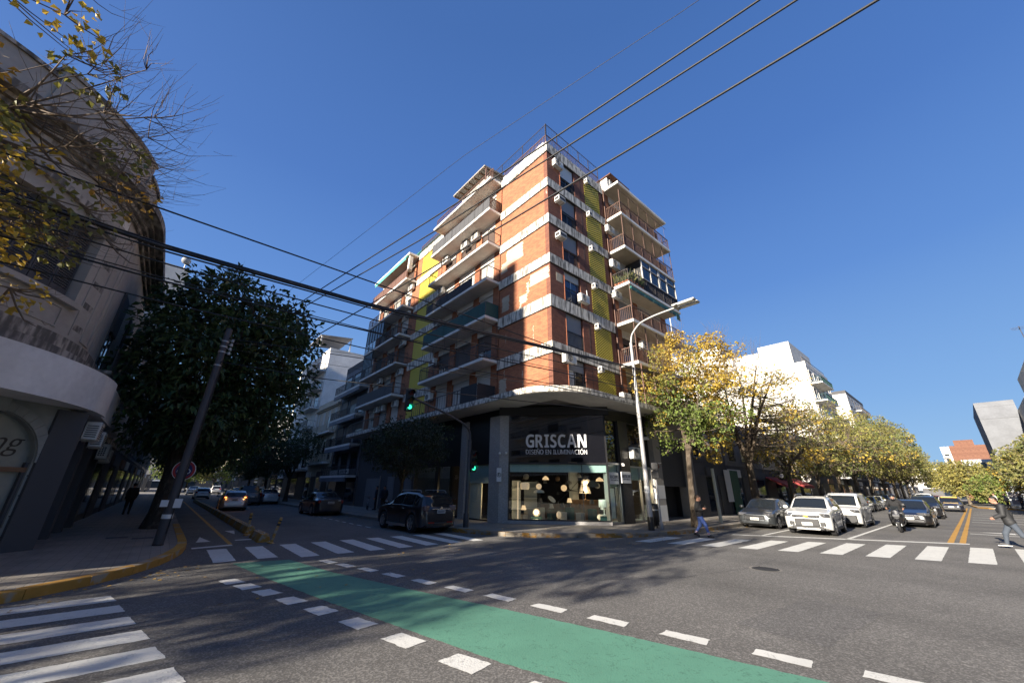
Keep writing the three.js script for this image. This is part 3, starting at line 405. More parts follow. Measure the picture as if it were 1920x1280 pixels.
    if (c && (i === 3 || i === 2)) { const E = sub(B, 'glazed_enclosure'), g = []; for (let k = 0; k <= 6; k++) { const u = mix(-38.2, i === 3 ? -34 : -36, k / 6); g.push(bx(u - .03, u + .03, y + 1, y + 2.55, 1.0, 1.08)); if (k < 6) part(E, 'pane', on(FL, bx(u + .03, mix(-38.2, i === 3 ? -34 : -36, (k + 1) / 6) - .03, y + 1, y + 2.55, 1.03, 1.045)), M.pane); } part(E, 'frame', on(FL, merge(g)), M.railBlack); }
    if (c && i === 1) part(Bl, 'screen', canvas(FL, a + .1, b - .1, y, .9, 1.06), M.greyDark);
  }
  // mortar showing where brick slips fell off: [u, y, w, h]
  const pt = [[-16.6, 15.55, 1.75, 1.15], [-17.1, 15.15, .7, .75], [-14.35, 13.05, 1.7, .78], [-14.62, 12.7, .3, .75], [-16.95, 12.25, .8, 1.05], [-15.25, 12.2, .75, .55], [-15.25, 11.95, .25, .3], [-14.1, 9.35, .13, 1.1], [-16.5, 10.05, .12, .6], [-16.6, 7.45, .12, .9], [-17.05, 7.0, .75, .85], [-15.0, 7.1, .13, .95], [-12.8, 19.0, .14, .35]];
  pt.forEach(([u, y, w, h], k) => { const r = rng(k + 50), g = []; for (let v = 0; v < h - .01; v += .08) { const a = r() * .12, b = r() * .12; g.push(bx(u + a, u + w - b, y + v, Math.min(y + h, y + v + .078), -.02, .004 + r() * .004)); } part(B, 'mortar_patch', on(FL, merge(g)), M.mortar); });
  part(B, 'mortar_patch', on(FR, bx(14.2, 14.75, 13.0, 13.55, -.02, .006)), M.mortar);
  // canopy slab over the shop
  const cp = []; const ox = 12.2, oz = -11.12, r = 2.6; cp.push([ox, -38.35], [ox, oz - r]); for (let k = 1; k < 12; k++) { const a = Math.PI + k / 12 * Math.PI / 2; cp.push([ox + r + Math.cos(a) * r, oz - r - Math.sin(a) * r]); } cp.push([ox + r, oz], [26.95, oz], [26.95, -13], [14.2, -13], [14.2, -38.35]);
  part(B, 'canopy_slab', prism(cp.slice().reverse(), 6.16, 6.449), M.band);
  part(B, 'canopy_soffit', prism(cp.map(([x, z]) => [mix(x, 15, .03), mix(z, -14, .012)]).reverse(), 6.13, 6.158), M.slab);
  const cr = sub(B, 'canopy_railing'); part(cr, 'railing', railing(FL, -25.3, -17.3, 1.36, 6.45, .95, { sp: .3, r: .007, post: 4 }), M.rail); part(cr, 'railing', railing(FL, -38.3, -30, 1.36, 6.45, .95, { sp: .13, r: .008 }), M.rail); part(cr, 'railing', railing(FR, 20, 26.85, 1.4, 6.45, .95, { sp: .13, r: .009 }), M.railBrown); part(cr, 'side_railing', railSide(FL, -17.3, .02, 1.36, 6.45, .95), M.rail); part(cr, 'net_posts', on(FR, merge([20, 21.4, 22.8, 24.2, 25.6, 26.8].map(u => bx(u - .03, u + .03, 7.4, 8.93, 1.36, 1.42)))), M.railBrown); part(cr, 'tarpaulin', on(FL, merge([bx(-19, -17.35, 6.5, 7.5, 1.37, 1.39), bx(-17.29, -17.27, 6.5, 7.5, .1, 1.35)])), M.dark);
  // roof terrace
  const rf = sub(B, 'roof_terrace');
  part(rf, 'upstand', [bx(13.75, 19.6, 23.28, 23.42, -12.86, -12.68), bx(13.75, 13.95, 23.28, 23.42, -17.1, -12.87), bx(13.76, 26.8, 23.1, 23.28, -38.2, -12.93)], M.slab);
  part(rf, 'railing', railing(FR, 13.8, 19.6, -.15, 23.42, .85, { sp: .14, r: .014 }), M.railBrown); part(rf, 'railing', railing(FL, -17.1, -12.8, -.15, 23.42, .85, { sp: .14, r: .014 }), M.railBrown);
  const fe = []; for (let k = 0; k <= 5; k++) { const u = mix(13.8, 19.6, k / 5); fe.push(bx(u - .02, u + .02, 24.2, 25.25, -12.79, -12.75)); const v = mix(-12.77, -24.5, k / 5); fe.push(bx(13.83, 13.87, 24.2, 25.25, v - .02, v + .02)); } fe.push(bx(13.8, 19.6, 25.2, 25.24, -12.785, -12.755), bx(13.835, 13.865, 25.2, 25.24, -24.5, -12.78)); part(rf, 'fence', fe, M.rail);
  const mesh = []; for (let u = 13.9; u < 19.6; u += .25) mesh.push(bx(u, u + .005, 24.2, 25.2, -12.77, -12.765)); for (let v = -24.4; v < -12.8; v += .25) mesh.push(bx(13.85, 13.855, 24.2, 25.2, v, v + .005)); for (let y = 24.3; y < 25.2; y += .25) mesh.push(bx(13.8, 19.6, y, y + .005, -12.77, -12.765), bx(13.85, 13.855, y, y + .005, -24.4, -12.8)); const fm = part(rf, 'fence_mesh', mesh, M.rail); fm.userData.kind = 'stuff';
  // sagging white sheet over the parapet edge
  part(rf, 'sheet', on(FL, merge([...Array(30)].map((_, k) => { const u = -17 + k * .14; return bx(u, u + .142, 22.62 + .05 * Math.sin(k * .7), 23.45 - .06 * Math.abs(Math.sin(k * .35)), .075, .088 + .006 * (k % 3)); }))), M.white);
  part(rf, 'railing', railing(FL, -25.2, -17.2, .9, 23.1, .9, { sp: .14, r: .012 }), M.railBrown);
  part(rf, 'railing', railing(FL, -29.9, -25.3, -.1, 23.3, .9, { sp: .14, r: .012 }), M.railBrown);
  const sd = sub(B, 'roof_shed'); part(sd, 'wall', [bx(13.0, 17, 23.1, 24.5, -21.6, -18.1)], M.white); const tr = new THREE.Shape([[12.35, 24.3], [17.4, 25.0], [17.4, 25.12], [12.35, 24.42]].map(a => new THREE.Vector2(...a))); const tg = new THREE.ExtrudeGeometry(tr, { depth: 4.3, bevelEnabled: false }); tg.translate(0, 0, -22.0); boxUV(tg); part(sd, 'roof', tg, M.concrete); part(sd, 'rafter', [...Array(7)].map((_, k) => beam([12.4, 24.25, -21.9 + k * .68], [17, 24.9, -21.9 + k * .68], .07, .1)), M.wood); part(sd, 'post', [bx(12.5, 12.58, 23.1, 24.25, -17.75, -17.67), bx(12.9, 12.98, 23.1, 24.3, -17.75, -17.67)], M.railBrown);
  const hut = sub(B, 'roof_hut'); part(hut, 'wall', bx(19.9, 21.8, 23.1, 24.1, -15.5, -12.2), M.white); part(hut, 'roof', bx(19.8, 22.4, 24.11, 24.2, -16, -11.8), M.tile); part(hut, 'pipe', [bar([20.2, 23.2, -12.15], [20.2, 24.0, -12.15], .04), bar([20.8, 23.2, -12.15], [21.2, 24.0, -12.15], .03)], M.steel);
  const cov = sub(B, 'roof_cover'); part(cov, 'tarpaulin', [...Array(8)].map((_, k) => { const g = bx(13.9, 14.6, 0, .02, -.55, .55); g.rotateZ(.5 + .2 * Math.sin(k)); g.translate(5 * 0, 24.0 - (k % 2) * .25, -26.5 - k * .9); g.translate(6.3 - 6.3, -6.6 * .5, 0); return g; }).map((g) => { g.computeBoundingBox(); const b = g.boundingBox; g.translate(13.9 - b.min.x, 24.05 - b.min.y, 0); return g; }), M.teal);
  part(B, 'end_wall', bx(13.72, 27, 6.3, 23.2, -38.7, -38.41), M.slab);
}
// ---------- ground floor: lamp shop and neighbours under the canopy ----------
const FC = frame([13.92, -16.3], 3.6, 3.8);
{
  const S = sub(B, 'shop_front');
  // black glass panels above the shop window
  part(S, 'black_panel', on(FC, merge([bx(0, 5.3, 3.862, 5.66, -.12, 0), bx(0, 5.3, 3.16, 3.858, -.12, 0)])), M.blackGloss);
  part(S, 'fascia', on(FC, bx(-.55, 5.5, 5.68, 6.14, -.3, .06)), M.black);
  part(S, 'fascia', on(FL, bx(-38, -16.75, 5.7, 6.14, -.5, -.2)), M.black); part(S, 'fascia', on(FR, bx(17.7, 22.4, 5.5, 6.14, -.4, .1)), M.black);
  part(S, 'window_frame', on(FC, merge([bx(0, 5.3, 3.06, 3.15, -.1, .03), bx(0, 5.3, .3, .36, -.08, .02), bx(0, .05, .36, 3.06, -.08, .02), bx(5.22, 5.3, .3, 5.66, -.08, .04), bx(3.9, 3.93, .36, 3.06, -.06, .01)])), M.black);
  part(S, 'plinth', on(FC, bx(0, 5.3, .15, .3, -.3, .06)), M.granite);
  part(S, 'shop_window', on(FC, bx(.05, 5.22, .36, 3.06, -.03, -.018)), M.glass);
  part(S, 'blind', on(FC, bx(.08, 5.2, 2.66, 3.05, -.1, -.09)), mat([.55, .66, .64], .8));
  // stone corner pillar (two faces) and side pillar
  part(S, 'stone_pillar', prism([[13.55, -17.55], [13.85, -17.55], [14.5, -17.1], [13.96, -16.3], [13.6, -16.7]], .15, 5.68), M.granite);
  part(S, 'stone_pillar', bx(13.6, 14.2, .15, 5.7, -20.55, -19.95), M.granite);
  part(S, 'black_panel', [bx(13.78, 13.9, 3.1, 5.7, -19.95, -17.55), bx(13.78, 13.9, 3.1, 5.7, -27, -20.55)], M.black);
  part(S, 'shop_window', bx(13.82, 13.835, .2, 3.08, -19.93, -17.57), M.glass);
  part(S, 'blind', bx(13.9, 13.91, 2.08, 3.08, -19.9, -17.6), mat([.42, .52, .56], .8));
  part(S, 'display_panel', bx(14.0, 14.05, .2, 2.07, -19.9, -18.75), M.signWhite);
  part(S, 'window_frame', [bx(13.8, 13.86, .15, .22, -19.94, -17.56), bx(13.8, 13.86, .15, 3.1, -19.94, -19.9), bx(13.8, 13.86, .15, 3.1, -17.6, -17.56)], M.black);
  // windows further up the side street
  for (const [a, b] of [[-23.4, -20.6], [-26.9, -23.8]]) part(S, 'shop_window', bx(13.86, 13.87, .3, 3.05, a, b), M.glass);
  part(S, 'mullion', [bx(13.8, 13.95, .15, 3.1, -23.8, -23.4), bx(13.8, 13.95, .15, .3, -26.9, -20.6)], M.black);
  part(S, 'side_wall', [bx(13.9, 14.2, .15, 6.1, -38.3, -27)], M.greyDark); part(S, 'service_panel', [bx(13.86, 13.9, 1.2, 2.6, -28.4, -27.3), bx(13.86, 13.9, .15, 2.6, -31.5, -30.2), bx(13.86, 13.9, .15, 2.5, -36, -33)], M.grey);
  // avenue side: glazed door, granite pier, window
  part(S, 'black_panel', on(FR, merge([bx(17.62, 18.85, 3.2, 5.5, -.25, -.05), bx(19.75, 22.2, 3.1, 5.5, -.22, -.05)])), M.blackGloss);
  part(S, 'shop_window', on(FR, merge([bx(17.75, 18.85, .25, 3.15, -.12, -.108)])), M.glass); part(S, 'shop_window', on(FR, bx(19.78, 22.1, .2, 3.05, -.12, -.108)), M.glass);
  part(S, 'window_frame', on(FR, merge([bx(17.6, 17.75, .15, 5.5, -.2, .03), bx(17.75, 18.85, .15, .25, -.2, 0), bx(17.6, 18.85, 3.1, 3.2, -.15, .02), bx(18.8, 18.86, .2, 3.2, -.15, .01), bx(22.08, 22.14, .15, 3.1, -.15, .01), bx(19.75, 22.1, 3.02, 3.1, -.15, .01), bx(20.9, 20.95, .15, 3.05, -.14, 0)])), M.alu);
  part(S, 'blind', on(FR, bx(18.0, 18.6, .4, 1.9, -.3, -.29)), M.signWhite); part(S, 'granite_pier', on(FR, bx(18.86, 19.75, .15, 5.5, -.4, .12)), M.graniteDark); part(S, 'blind', on(FR, bx(19.8, 22.08, 2.35, 3.03, -.2, -.19)), mat([.55, .66, .64], .8)); part(S, 'blind', on(FR, bx(17.8, 18.8, 1.95, 3.1, -.2, -.19)), mat([.55, .66, .64], .8));
  part(S, 'concrete_pillar', [bx(22.2, 23.0, .15, 6.13, -13.0, -12.35)], M.concrete); part(S, 'upper_wall', on(FR, bx(23, 27, 5.0, 6.13, -.4, -.1)), M.concrete); part(S, 'painted_base', [bx(22.19, 23.01, 1.35, 2.1, -13.0, -12.345), bx(22.19, 23.01, .15, 1.0, -13.0, -12.345)], M.signWhite);
  // roller shutter garage
  const gs = sub(B, 'garage_shutter'); part(gs, 'slats', on(FR, merge(slats(23.0, 27.0, 2.05, 5.0, -.28, .09))), M.darkShutter); part(gs, 'door', on(FR, merge([bx(23.0, 24.1, .15, 2.05, -1.4, -1.35), bx(24.2, 25.3, .15, 2.05, -1.2, -1.15), bx(25.4, 27, .15, 2.05, -1.2, -1.15)])), M.dark); part(gs, 'jamb', [bx(27, 27.4, .15, 6.1, -13.4, -12.4), bx(22.8, 27.3, .15, 5.2, -15.6, -15.4), bx(23, 27.2, 5.01, 5.4, -15.5, -12.95)], M.concrete);
  // interior
  const I = sub(B, 'shop_interior'), out = [[13.95, -22], [13.95, -17.2], [14.05, -16.35], [17.6, -12.75], [22.1, -12.75], [22.1, -22]];
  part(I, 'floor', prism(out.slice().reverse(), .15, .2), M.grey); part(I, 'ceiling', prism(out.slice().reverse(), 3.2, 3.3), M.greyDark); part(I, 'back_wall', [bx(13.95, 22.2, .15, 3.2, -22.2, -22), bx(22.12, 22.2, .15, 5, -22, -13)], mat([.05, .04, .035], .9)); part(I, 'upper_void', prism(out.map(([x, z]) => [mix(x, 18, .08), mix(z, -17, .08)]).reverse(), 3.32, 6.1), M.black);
  part(I, 'partition', on(FC, merge([bx(.7, 1.45, .2, 2.2, -2.4, -2.3), bx(.06, .55, .2, 2.25, -1.6, -1.5), bx(3.35, 3.9, .2, 3.1, -3.3, -3.2)])), mat([.5, .52, .5], .9));
  part(I, 'counter', on(FC, merge([bx(3.4, 5.0, .2, 1.25, -3.4, -2.6), bx(1.6, 3.2, .2, .95, -4.2, -3.6)])), M.wood);
  part(I, 'shelf', on(FC, merge([...Array(3)].map((_, k) => bx(.06, .55, .75 + k * .55, .78 + k * .55, -1.5, -1.25)).concat([...Array(3)].map((_, k) => bx(.7, 1.45, .75 + k * .55, .78 + k * .55, -2.3, -2.05))))), M.signWhite);
}
const fontB = await new FontLoader().loadAsync('fonts/droid/droid_sans_bold.typeface.json'), fontR = await new FontLoader().loadAsync('fonts/droid/droid_sans_regular.typeface.json');
function textLine(P, f, font, str, u0, u1, y0, cap, n, depth, m, pn = 'letter') {
  const gs = [], ws = []; for (const ch of str) { if (ch === ' ') { gs.push(null); ws.push(cap * .42); continue; } const g = new TextGeometry(ch, { font, size: cap / .72, depth, curveSegments: 6, bevelEnabled: false }); g.computeBoundingBox(); const b = g.boundingBox; g.translate(-b.min.x, 0, 0); gs.push(g); ws.push(b.max.x - b.min.x); }
  let tot = ws.reduce((a, b) => a + b, 0); const want = (u1 - u0) - (str.length - 1) * cap * .14, k = want / tot; gs.forEach(g => g && g.scale(k, 1, 1)); for (let i = 0; i < ws.length; i++) ws[i] *= k; const gap = cap * .14; let u = u0; gs.forEach((g, i) => { if (g) { g.translate(u, y0, n); part(P, pn, on(f, g), m); } u += ws[i] + gap; });
}
{
  const p = FC.at(2.6, 3.5, .01), S = thing('shop_sign', 'white raised lettering of the lamp shop on black glass', 'sign'); const lm = mat([.8, .8, .82], .5);
  textLine(S, FC, fontB, 'GRISCAN', .95, 4.24, 3.93, .5, .002, .05, lm); textLine(S, FC, fontR, 'DISEÑO EN ILUMINACIÓN', .95, 4.25, 3.58, .17, .002, .02, lm);
  rebase(S, p.x, p.y, p.z);
  const board = (f, u0, u1, y0, y1, n, str, lab) => { const q = f.at((u0 + u1) / 2, y0, n), b = thing('sign_board', lab, 'sign'); part(b, 'board', on(f, rbx(u0, u1, y0, y1, n, n + .05, .01)), M.signWhite); textLine(b, f, fontB, str, u0 + .07, u1 - .07, y0 + (y1 - y0) * .48, (y1 - y0) * .2, n + .051, .004, M.black); textLine(b, f, fontR, 'DISEÑO EN ILUMINACIÓN', u0 + .1, u1 - .1, y0 + (y1 - y0) * .3, (y1 - y0) * .07, n + .051, .003, M.black); rebase(b, q.x, q.y, q.z); };
  board(FR, 18.72, 19.62, 2.16, 2.75, .13, 'GRISCAN', 'small white board with the shop name on the granite pier'); board(FR, 17.85, 18.7, 2.1, 2.7, -.05, 'RACIOPPI', 'white board behind the glazed shop door pane');
  const es = thing('parking_sign', 'white plate with a circled E on the stone pillar', 'sign'); part(es, 'plate', on(FC, rbx(-.62, -.36, 2.15, 2.85, .12, .14, .01)), M.signWhite); part(es, 'ring', on(FC, new THREE.TorusGeometry(.1, .012, 6, 24).translate(-.49, 2.5, .145)), M.black); textLine(es, FC, fontB, 'E', -.53, -.45, 2.45, .11, .142, .004, M.black); { const q = FC.at(-.49, 2.15, .12); rebase(es, q.x, q.y, q.z); }
}
{ // lamps inside the shop window (lit)
  const warm = (k) => new THREE.MeshStandardMaterial({ color: lin(.9, .8, .66), emissive: lin(1, .62, .36), emissiveIntensity: k * .45, roughness: .6 }), cool = mat([.8, .8, .76], .8);
  const lamp = (name, lab, u, y, n, build) => { const q = FC.at(u, y, n), L = thing(name, lab, 'lamp', null, [q.x, q.y, q.z], FC.ry); build(L); return L; };
  const bulb = (L, y, I) => { const l = new THREE.PointLight(lin(1, .72, .45), I, 9); l.position.set(0, y, .3); l.castShadow = true; l.shadow.radius = 6; l.name = 'light'; L.add(l); };
  const cord = (L, y, h) => part(L, 'cord', bar([0, y, 0], [0, y + h, 0], .006), M.black);
  lamp('globe_lamp', 'glowing globe lamp low in the shop window', 1.45, .42, -1.0, L => { part(L, 'globe', sph(.2, [0, .2, 0]), warm(.5)); part(L, 'stand', bx(-.3, .3, -.22, 0, -.2, .2), M.greenMesh); bulb(L, .25, .7); });
  lamp('pendant_lamp', 'ribbed white drum pendant lamp hanging in the shop window', .85, 1.78, -.6, L => { part(L, 'shade', lathe([[.2, 0], [.25, .1], [.25, .28], [.2, .36]], 20), warm(.28)); cord(L, .36, 1.06); });
  lamp('globe_lamp', 'pale globe lamp standing on a dome in the shop window', 1.6, 1.62, -1.0, L => { part(L, 'globe', sph(.15, [0, .33, 0]), warm(.5)); part(L, 'dome', lathe([[.3, 0], [.26, .1], [.12, .17], [0, .18]], 20), cool); part(L, 'stem', bx(-.02, .02, -1.4, 0, -.02, .02), M.black); });
  lamp('floor_lamp', 'black floor lamp with tilted pale disc in the shop window', 2.3, .2, -1.2, L => { const d = cyl(.24, .24, .02, 24, [0, 0, 0]); d.rotateZ(-.6); d.rotateX(.5); d.translate(0, 1.1, 0); part(L, 'disc', d, cool); part(L, 'stem', [bar([0, 0, 0], [-.25, 1.3, 0], .012), bar([-.25, 1.3, 0], [0, 1.1, 0], .01), cyl(.14, .14, .02, 16, [0, .01, 0])], M.black); });
  lamp('spider_lamp', 'black many armed ceiling lamp in the shop window', 3.3, 1.2, -1.0, L => { const g = [bar([0, .5, 0], [0, 1.98, 0], .01)]; for (let k = 0; k < 7; k++) { const a = k * .9, e = [Math.cos(a) * .75, .5 + Math.sin(a * 1.7) * .55, Math.sin(a) * .3]; g.push(bar([0, .55, 0], e, .012)); g.push(cyl(.045, .03, .12, 8, e)); } part(L, 'arms', g, M.black); });
  lamp('table_lamp', 'white conical shade table lamp on the shop counter', 4.25, 1.25, -2.8, L => { part(L, 'shade', lathe([[.36, .35], [.2, .85]], 20), warm(.35)); part(L, 'base', lathe([[0, 0], [.14, 0], [.12, .03], [.02, .06], [.02, .36], [0, .36]], 14), M.wood); bulb(L, .55, .6); });
  lamp('table_lamp', 'white drum shade table lamp on a green pedestal', 5.0, .55, -.5, L => { part(L, 'shade', lathe([[.26, .42], [.25, .78]], 20), cool); part(L, 'base', lathe([[0, 0], [.13, 0], [.1, .03], [.03, .1], [.02, .42], [0, .42]], 14), cool); part(L, 'pedestal', bx(-.25, .25, -.35, 0, -.25, .25), M.greenMesh); });
  lamp('globe_lamp', 'small white globe lamp beside the green pedestal', 4.75, .35, -.45, L => { part(L, 'globe', sph(.14, [0, .14, 0]), warm(.4)); part(L, 'base', cyl(.08, .08, .15, 12, [0, -.075, 0]), M.black); });
  lamp('bell_lamp', 'grey dome pendant lamp hanging near the shop corner', 4.6, 1.95, -1.4, L => { part(L, 'shade', lathe([[.33, 0], [.3, .16], [.16, .32], [.04, .36]], 20), M.grey); cord(L, .36, .88); });
  lamp('cluster_lamp', 'round amber cluster lamp hanging in the shop', 4.2, 2.2, -2.4, L => { part(L, 'globe', [sph(.17, [0, 0, 0]), sph(.14, [.2, .04, .05])], warm(.55)); cord(L, .15, .85); bulb(L, -.1, .6); });
  lamp('strip_lamp', 'vertical amber light strip beside the shop window edge', .48, .22, -.5, L => { part(L, 'tube', bx(-.03, .03, 0, 1.95, -.03, .03), warm(.55)); });
  lamp('mask_lamp', 'small pale mask shaped lamp low in the shop window', 2.65, .36, -.7, L => { const g = sph(.15, [0, 0, 0], 16, 12); g.scale(.85, 1.2, .7); g.translate(0, .19, 0); part(L, 'shade', g, warm(.3)); part(L, 'base', cyl(.09, .07, .1, 12, [0, -.05, 0]), M.black); });
  const q2 = thing('disc_lamp', 'large glowing disc wall lamp in the side street window', 'lamp', null, [14.55, 1.55, -17.95]); { const d = sph(.42, [0, 0, 0], 24, 14); d.scale(.2, 1, 1); part(q2, 'disc', d, warm(.35)); part(q2, 'bracket', bx(.05, .6, -.02, .02, -.02, .02), M.black); const l = new THREE.PointLight(lin(1, .68, .38), 1.6, 8); l.position.set(-.2, 0, .3); l.castShadow = true; q2.add(l); }
  const q3 = thing('table_lamp', 'white pleated table lamp in the side street window', 'lamp', null, [14.7, .85, -18.4]); part(q3, 'shade', lathe([[.26, .25], [.14, .55]], 16), warm(.25)); part(q3, 'base', [cyl(.1, .03, .25, 12, [0, .125, 0]), bx(-.3, .3, -.66, 0, -.3, .3)], M.greenMesh);
  const q4 = thing('strip_lamp', 'tall amber strip lamp in the window behind the parked dark off-roader', 'lamp', null, [14.6, .3, -22.6]); part(q4, 'tube', bx(-.04, .04, 0, 1.9, -.04, .04), warm(.7)); { const l = new THREE.PointLight(lin(1, .68, .38), 1.5, 8); l.position.set(-.2, 1, .3); l.castShadow = true; q4.add(l); }
  const q5 = thing('disc_lamp', 'round amber disc lamp in the window past the granite pier', 'lamp', null, [21.2, 1.75, -13.6]); part(q5, 'disc', cyl(.24, .24, .03, 22, [0, 0, 0], 'z'), warm(.3)); part(q5, 'cord', bar([0, .2, 0], [0, 1.4, 0], .006), M.black);
  const q6 = thing('globe_lamp', 'tiny bright globe lamp in the window past the granite pier', 'lamp', null, [20.4, 2.0, -13.8]); part(q6, 'globe', sph(.1, [0, 0, 0]), warm(1)); part(q6, 'cord', bar([0, .1, 0], [0, 1.2, 0], .006), M.black); { const l = new THREE.PointLight(lin(1, .7, .4), 1, 7); l.position.set(0, -.2, .2); l.castShadow = true; q6.add(l); }
}
{ // stock hanging and standing deeper in the shop
  const r = rng(61), wm = new THREE.MeshStandardMaterial({ color: lin(.8, .68, .5), emissive: lin(1, .6, .32), emissiveIntensity: .35, roughness: .7 }), pl = mat([.6, .58, .54], .8), sm = [pl, M.black, wm, M.wood, M.grey];
  for (let k = 0; k < 16; k++) { const q = FC.at(.6 + (k % 8) * .62 + r() * .3, 0, -2.6 - Math.floor(k / 8) * 1.5 - r() * .8), y = 1.7 + r() * .8, L = thing('pendant_lamp', 'pendant lamp hanging deeper inside the shop', 'lamp', 'pendant lamps deeper in the shop', [q.x, y, q.z]), w = .12 + r() * .14; part(L, 'shade', k % 3 ? lathe([[w, 0], [w * .8, .12], [.04, .22], [0, .22]], 14) : sph(w * .8, [0, .1, 0], 14, 10), sm[k % 5]); part(L, 'cord', bar([0, .2, 0], [0, 3.2 - y, 0], .006), M.black); }
  for (let k = 0; k < 9; k++) { const q = FC.at(.5 + k * .55 + r() * .2, .2, -1.5 - r() * 1.2), h = .25 + r() * .5, L = thing('display_lamp', 'small table lamp on a display block in the shop', 'lamp', 'small lamps on display blocks', [q.x, .2, q.z]); part(L, 'block', bx(-.18, .18, 0, h, -.18, .18), k % 2 ? M.greenMesh : pl); part(L, 'stem', bar([0, h, 0], [0, h + .3, 0], .012), M.black); part(L, 'shade', lathe([[.15, h + .25], [.09, h + .48]], 14), sm[(k + 2) % 5]); }
}
rebase(B, 20, 0, -25);
// air conditioners
{
  const gr = 'air conditioners on the avenue front';
  acUnit(FR, 14.55, 21.5, .02, { label: 'white split air conditioner beside the topmost avenue window with a drain pipe' });
  acUnit(FR, 14.55, 18.6, .02, { small: 1, w: .62, h: .4, d: .42, label: 'boxy window air conditioner under the second band from the roof, avenue front' });
  acUnit(FR, 14.5, 15.85, .02, { small: 1, w: .62, h: .4, d: .42, label: 'boxy window air conditioner above the brown railed avenue window' });
  acUnit(FR, 16.35, 12.15, .06, { hose: 1, label: 'white split air conditioner with white hose beside the blue glass window' });
  acUnit(FR, 14.75, 8.0, .08, { w: .9, h: .62, label: 'large white split air conditioner on the lowest avenue band' });
  for (let i = 0; i < 6; i++) acUnit(FR, 17.62, yB[i] - .36, .02, { small: 1, w: .3, h: .36, d: .3, label: 'small boxed extractor unit at the top of a yellow louvre', group: 'extractor boxes above the yellow louvres' });
  acUnit(FR, 19.95, 19.05, .05, { label: 'white split air conditioner hanging under the top avenue balcony' });
  acUnit(FR, 20.05, 16.05, .1, { w: .9, h: .65, label: 'white split air conditioner above the balcony full of plants' });
  acUnit(FR, 19.98, 13.7, .08, { label: 'white split air conditioner under the planted balcony' });
  acUnit(FR, 22.3, 10.6, .3, { label: 'dark backed air conditioner hung inside the netted lower balcony' }); acUnit(FR, 24, 10.3, .3, { label: 'second air conditioner inside the netted lower balcony' });
  acUnit(FR, 19.1, 6.5, .5, { label: 'white air conditioner standing on the canopy by the yellow louvre' });
  acUnit(FR, 20.1, 3.45, .15, { w: .85, h: .65, label: 'white split air conditioner mounted on black glass above the shop pier' });
  const gl = 'air conditioners on the side street front';
  for (const [u, y] of [[-20, 19.4], [-21.4, 19.4], [-24.2, 19.35], [-24.6, 16.6], [-24.8, 13.75], [-24.9, 10.5], [-25.0, 7.8]]) acUnit(FL, u, y, .1, { label: 'split air conditioner under a side street balcony slab', group: gl });
  for (const [u, y] of [[-30.5, 19.4], [-30.6, 16.6], [-30.8, 13.8], [-30.7, 11.0], [-35, 11.0], [-33.6, 8.2], [-34.8, 8.2], [-30.9, 8.2]]) acUnit(FL, u, y, .1, { label: 'split air conditioner by the far side street balconies', group: 'air conditioners by the far balconies' });
}
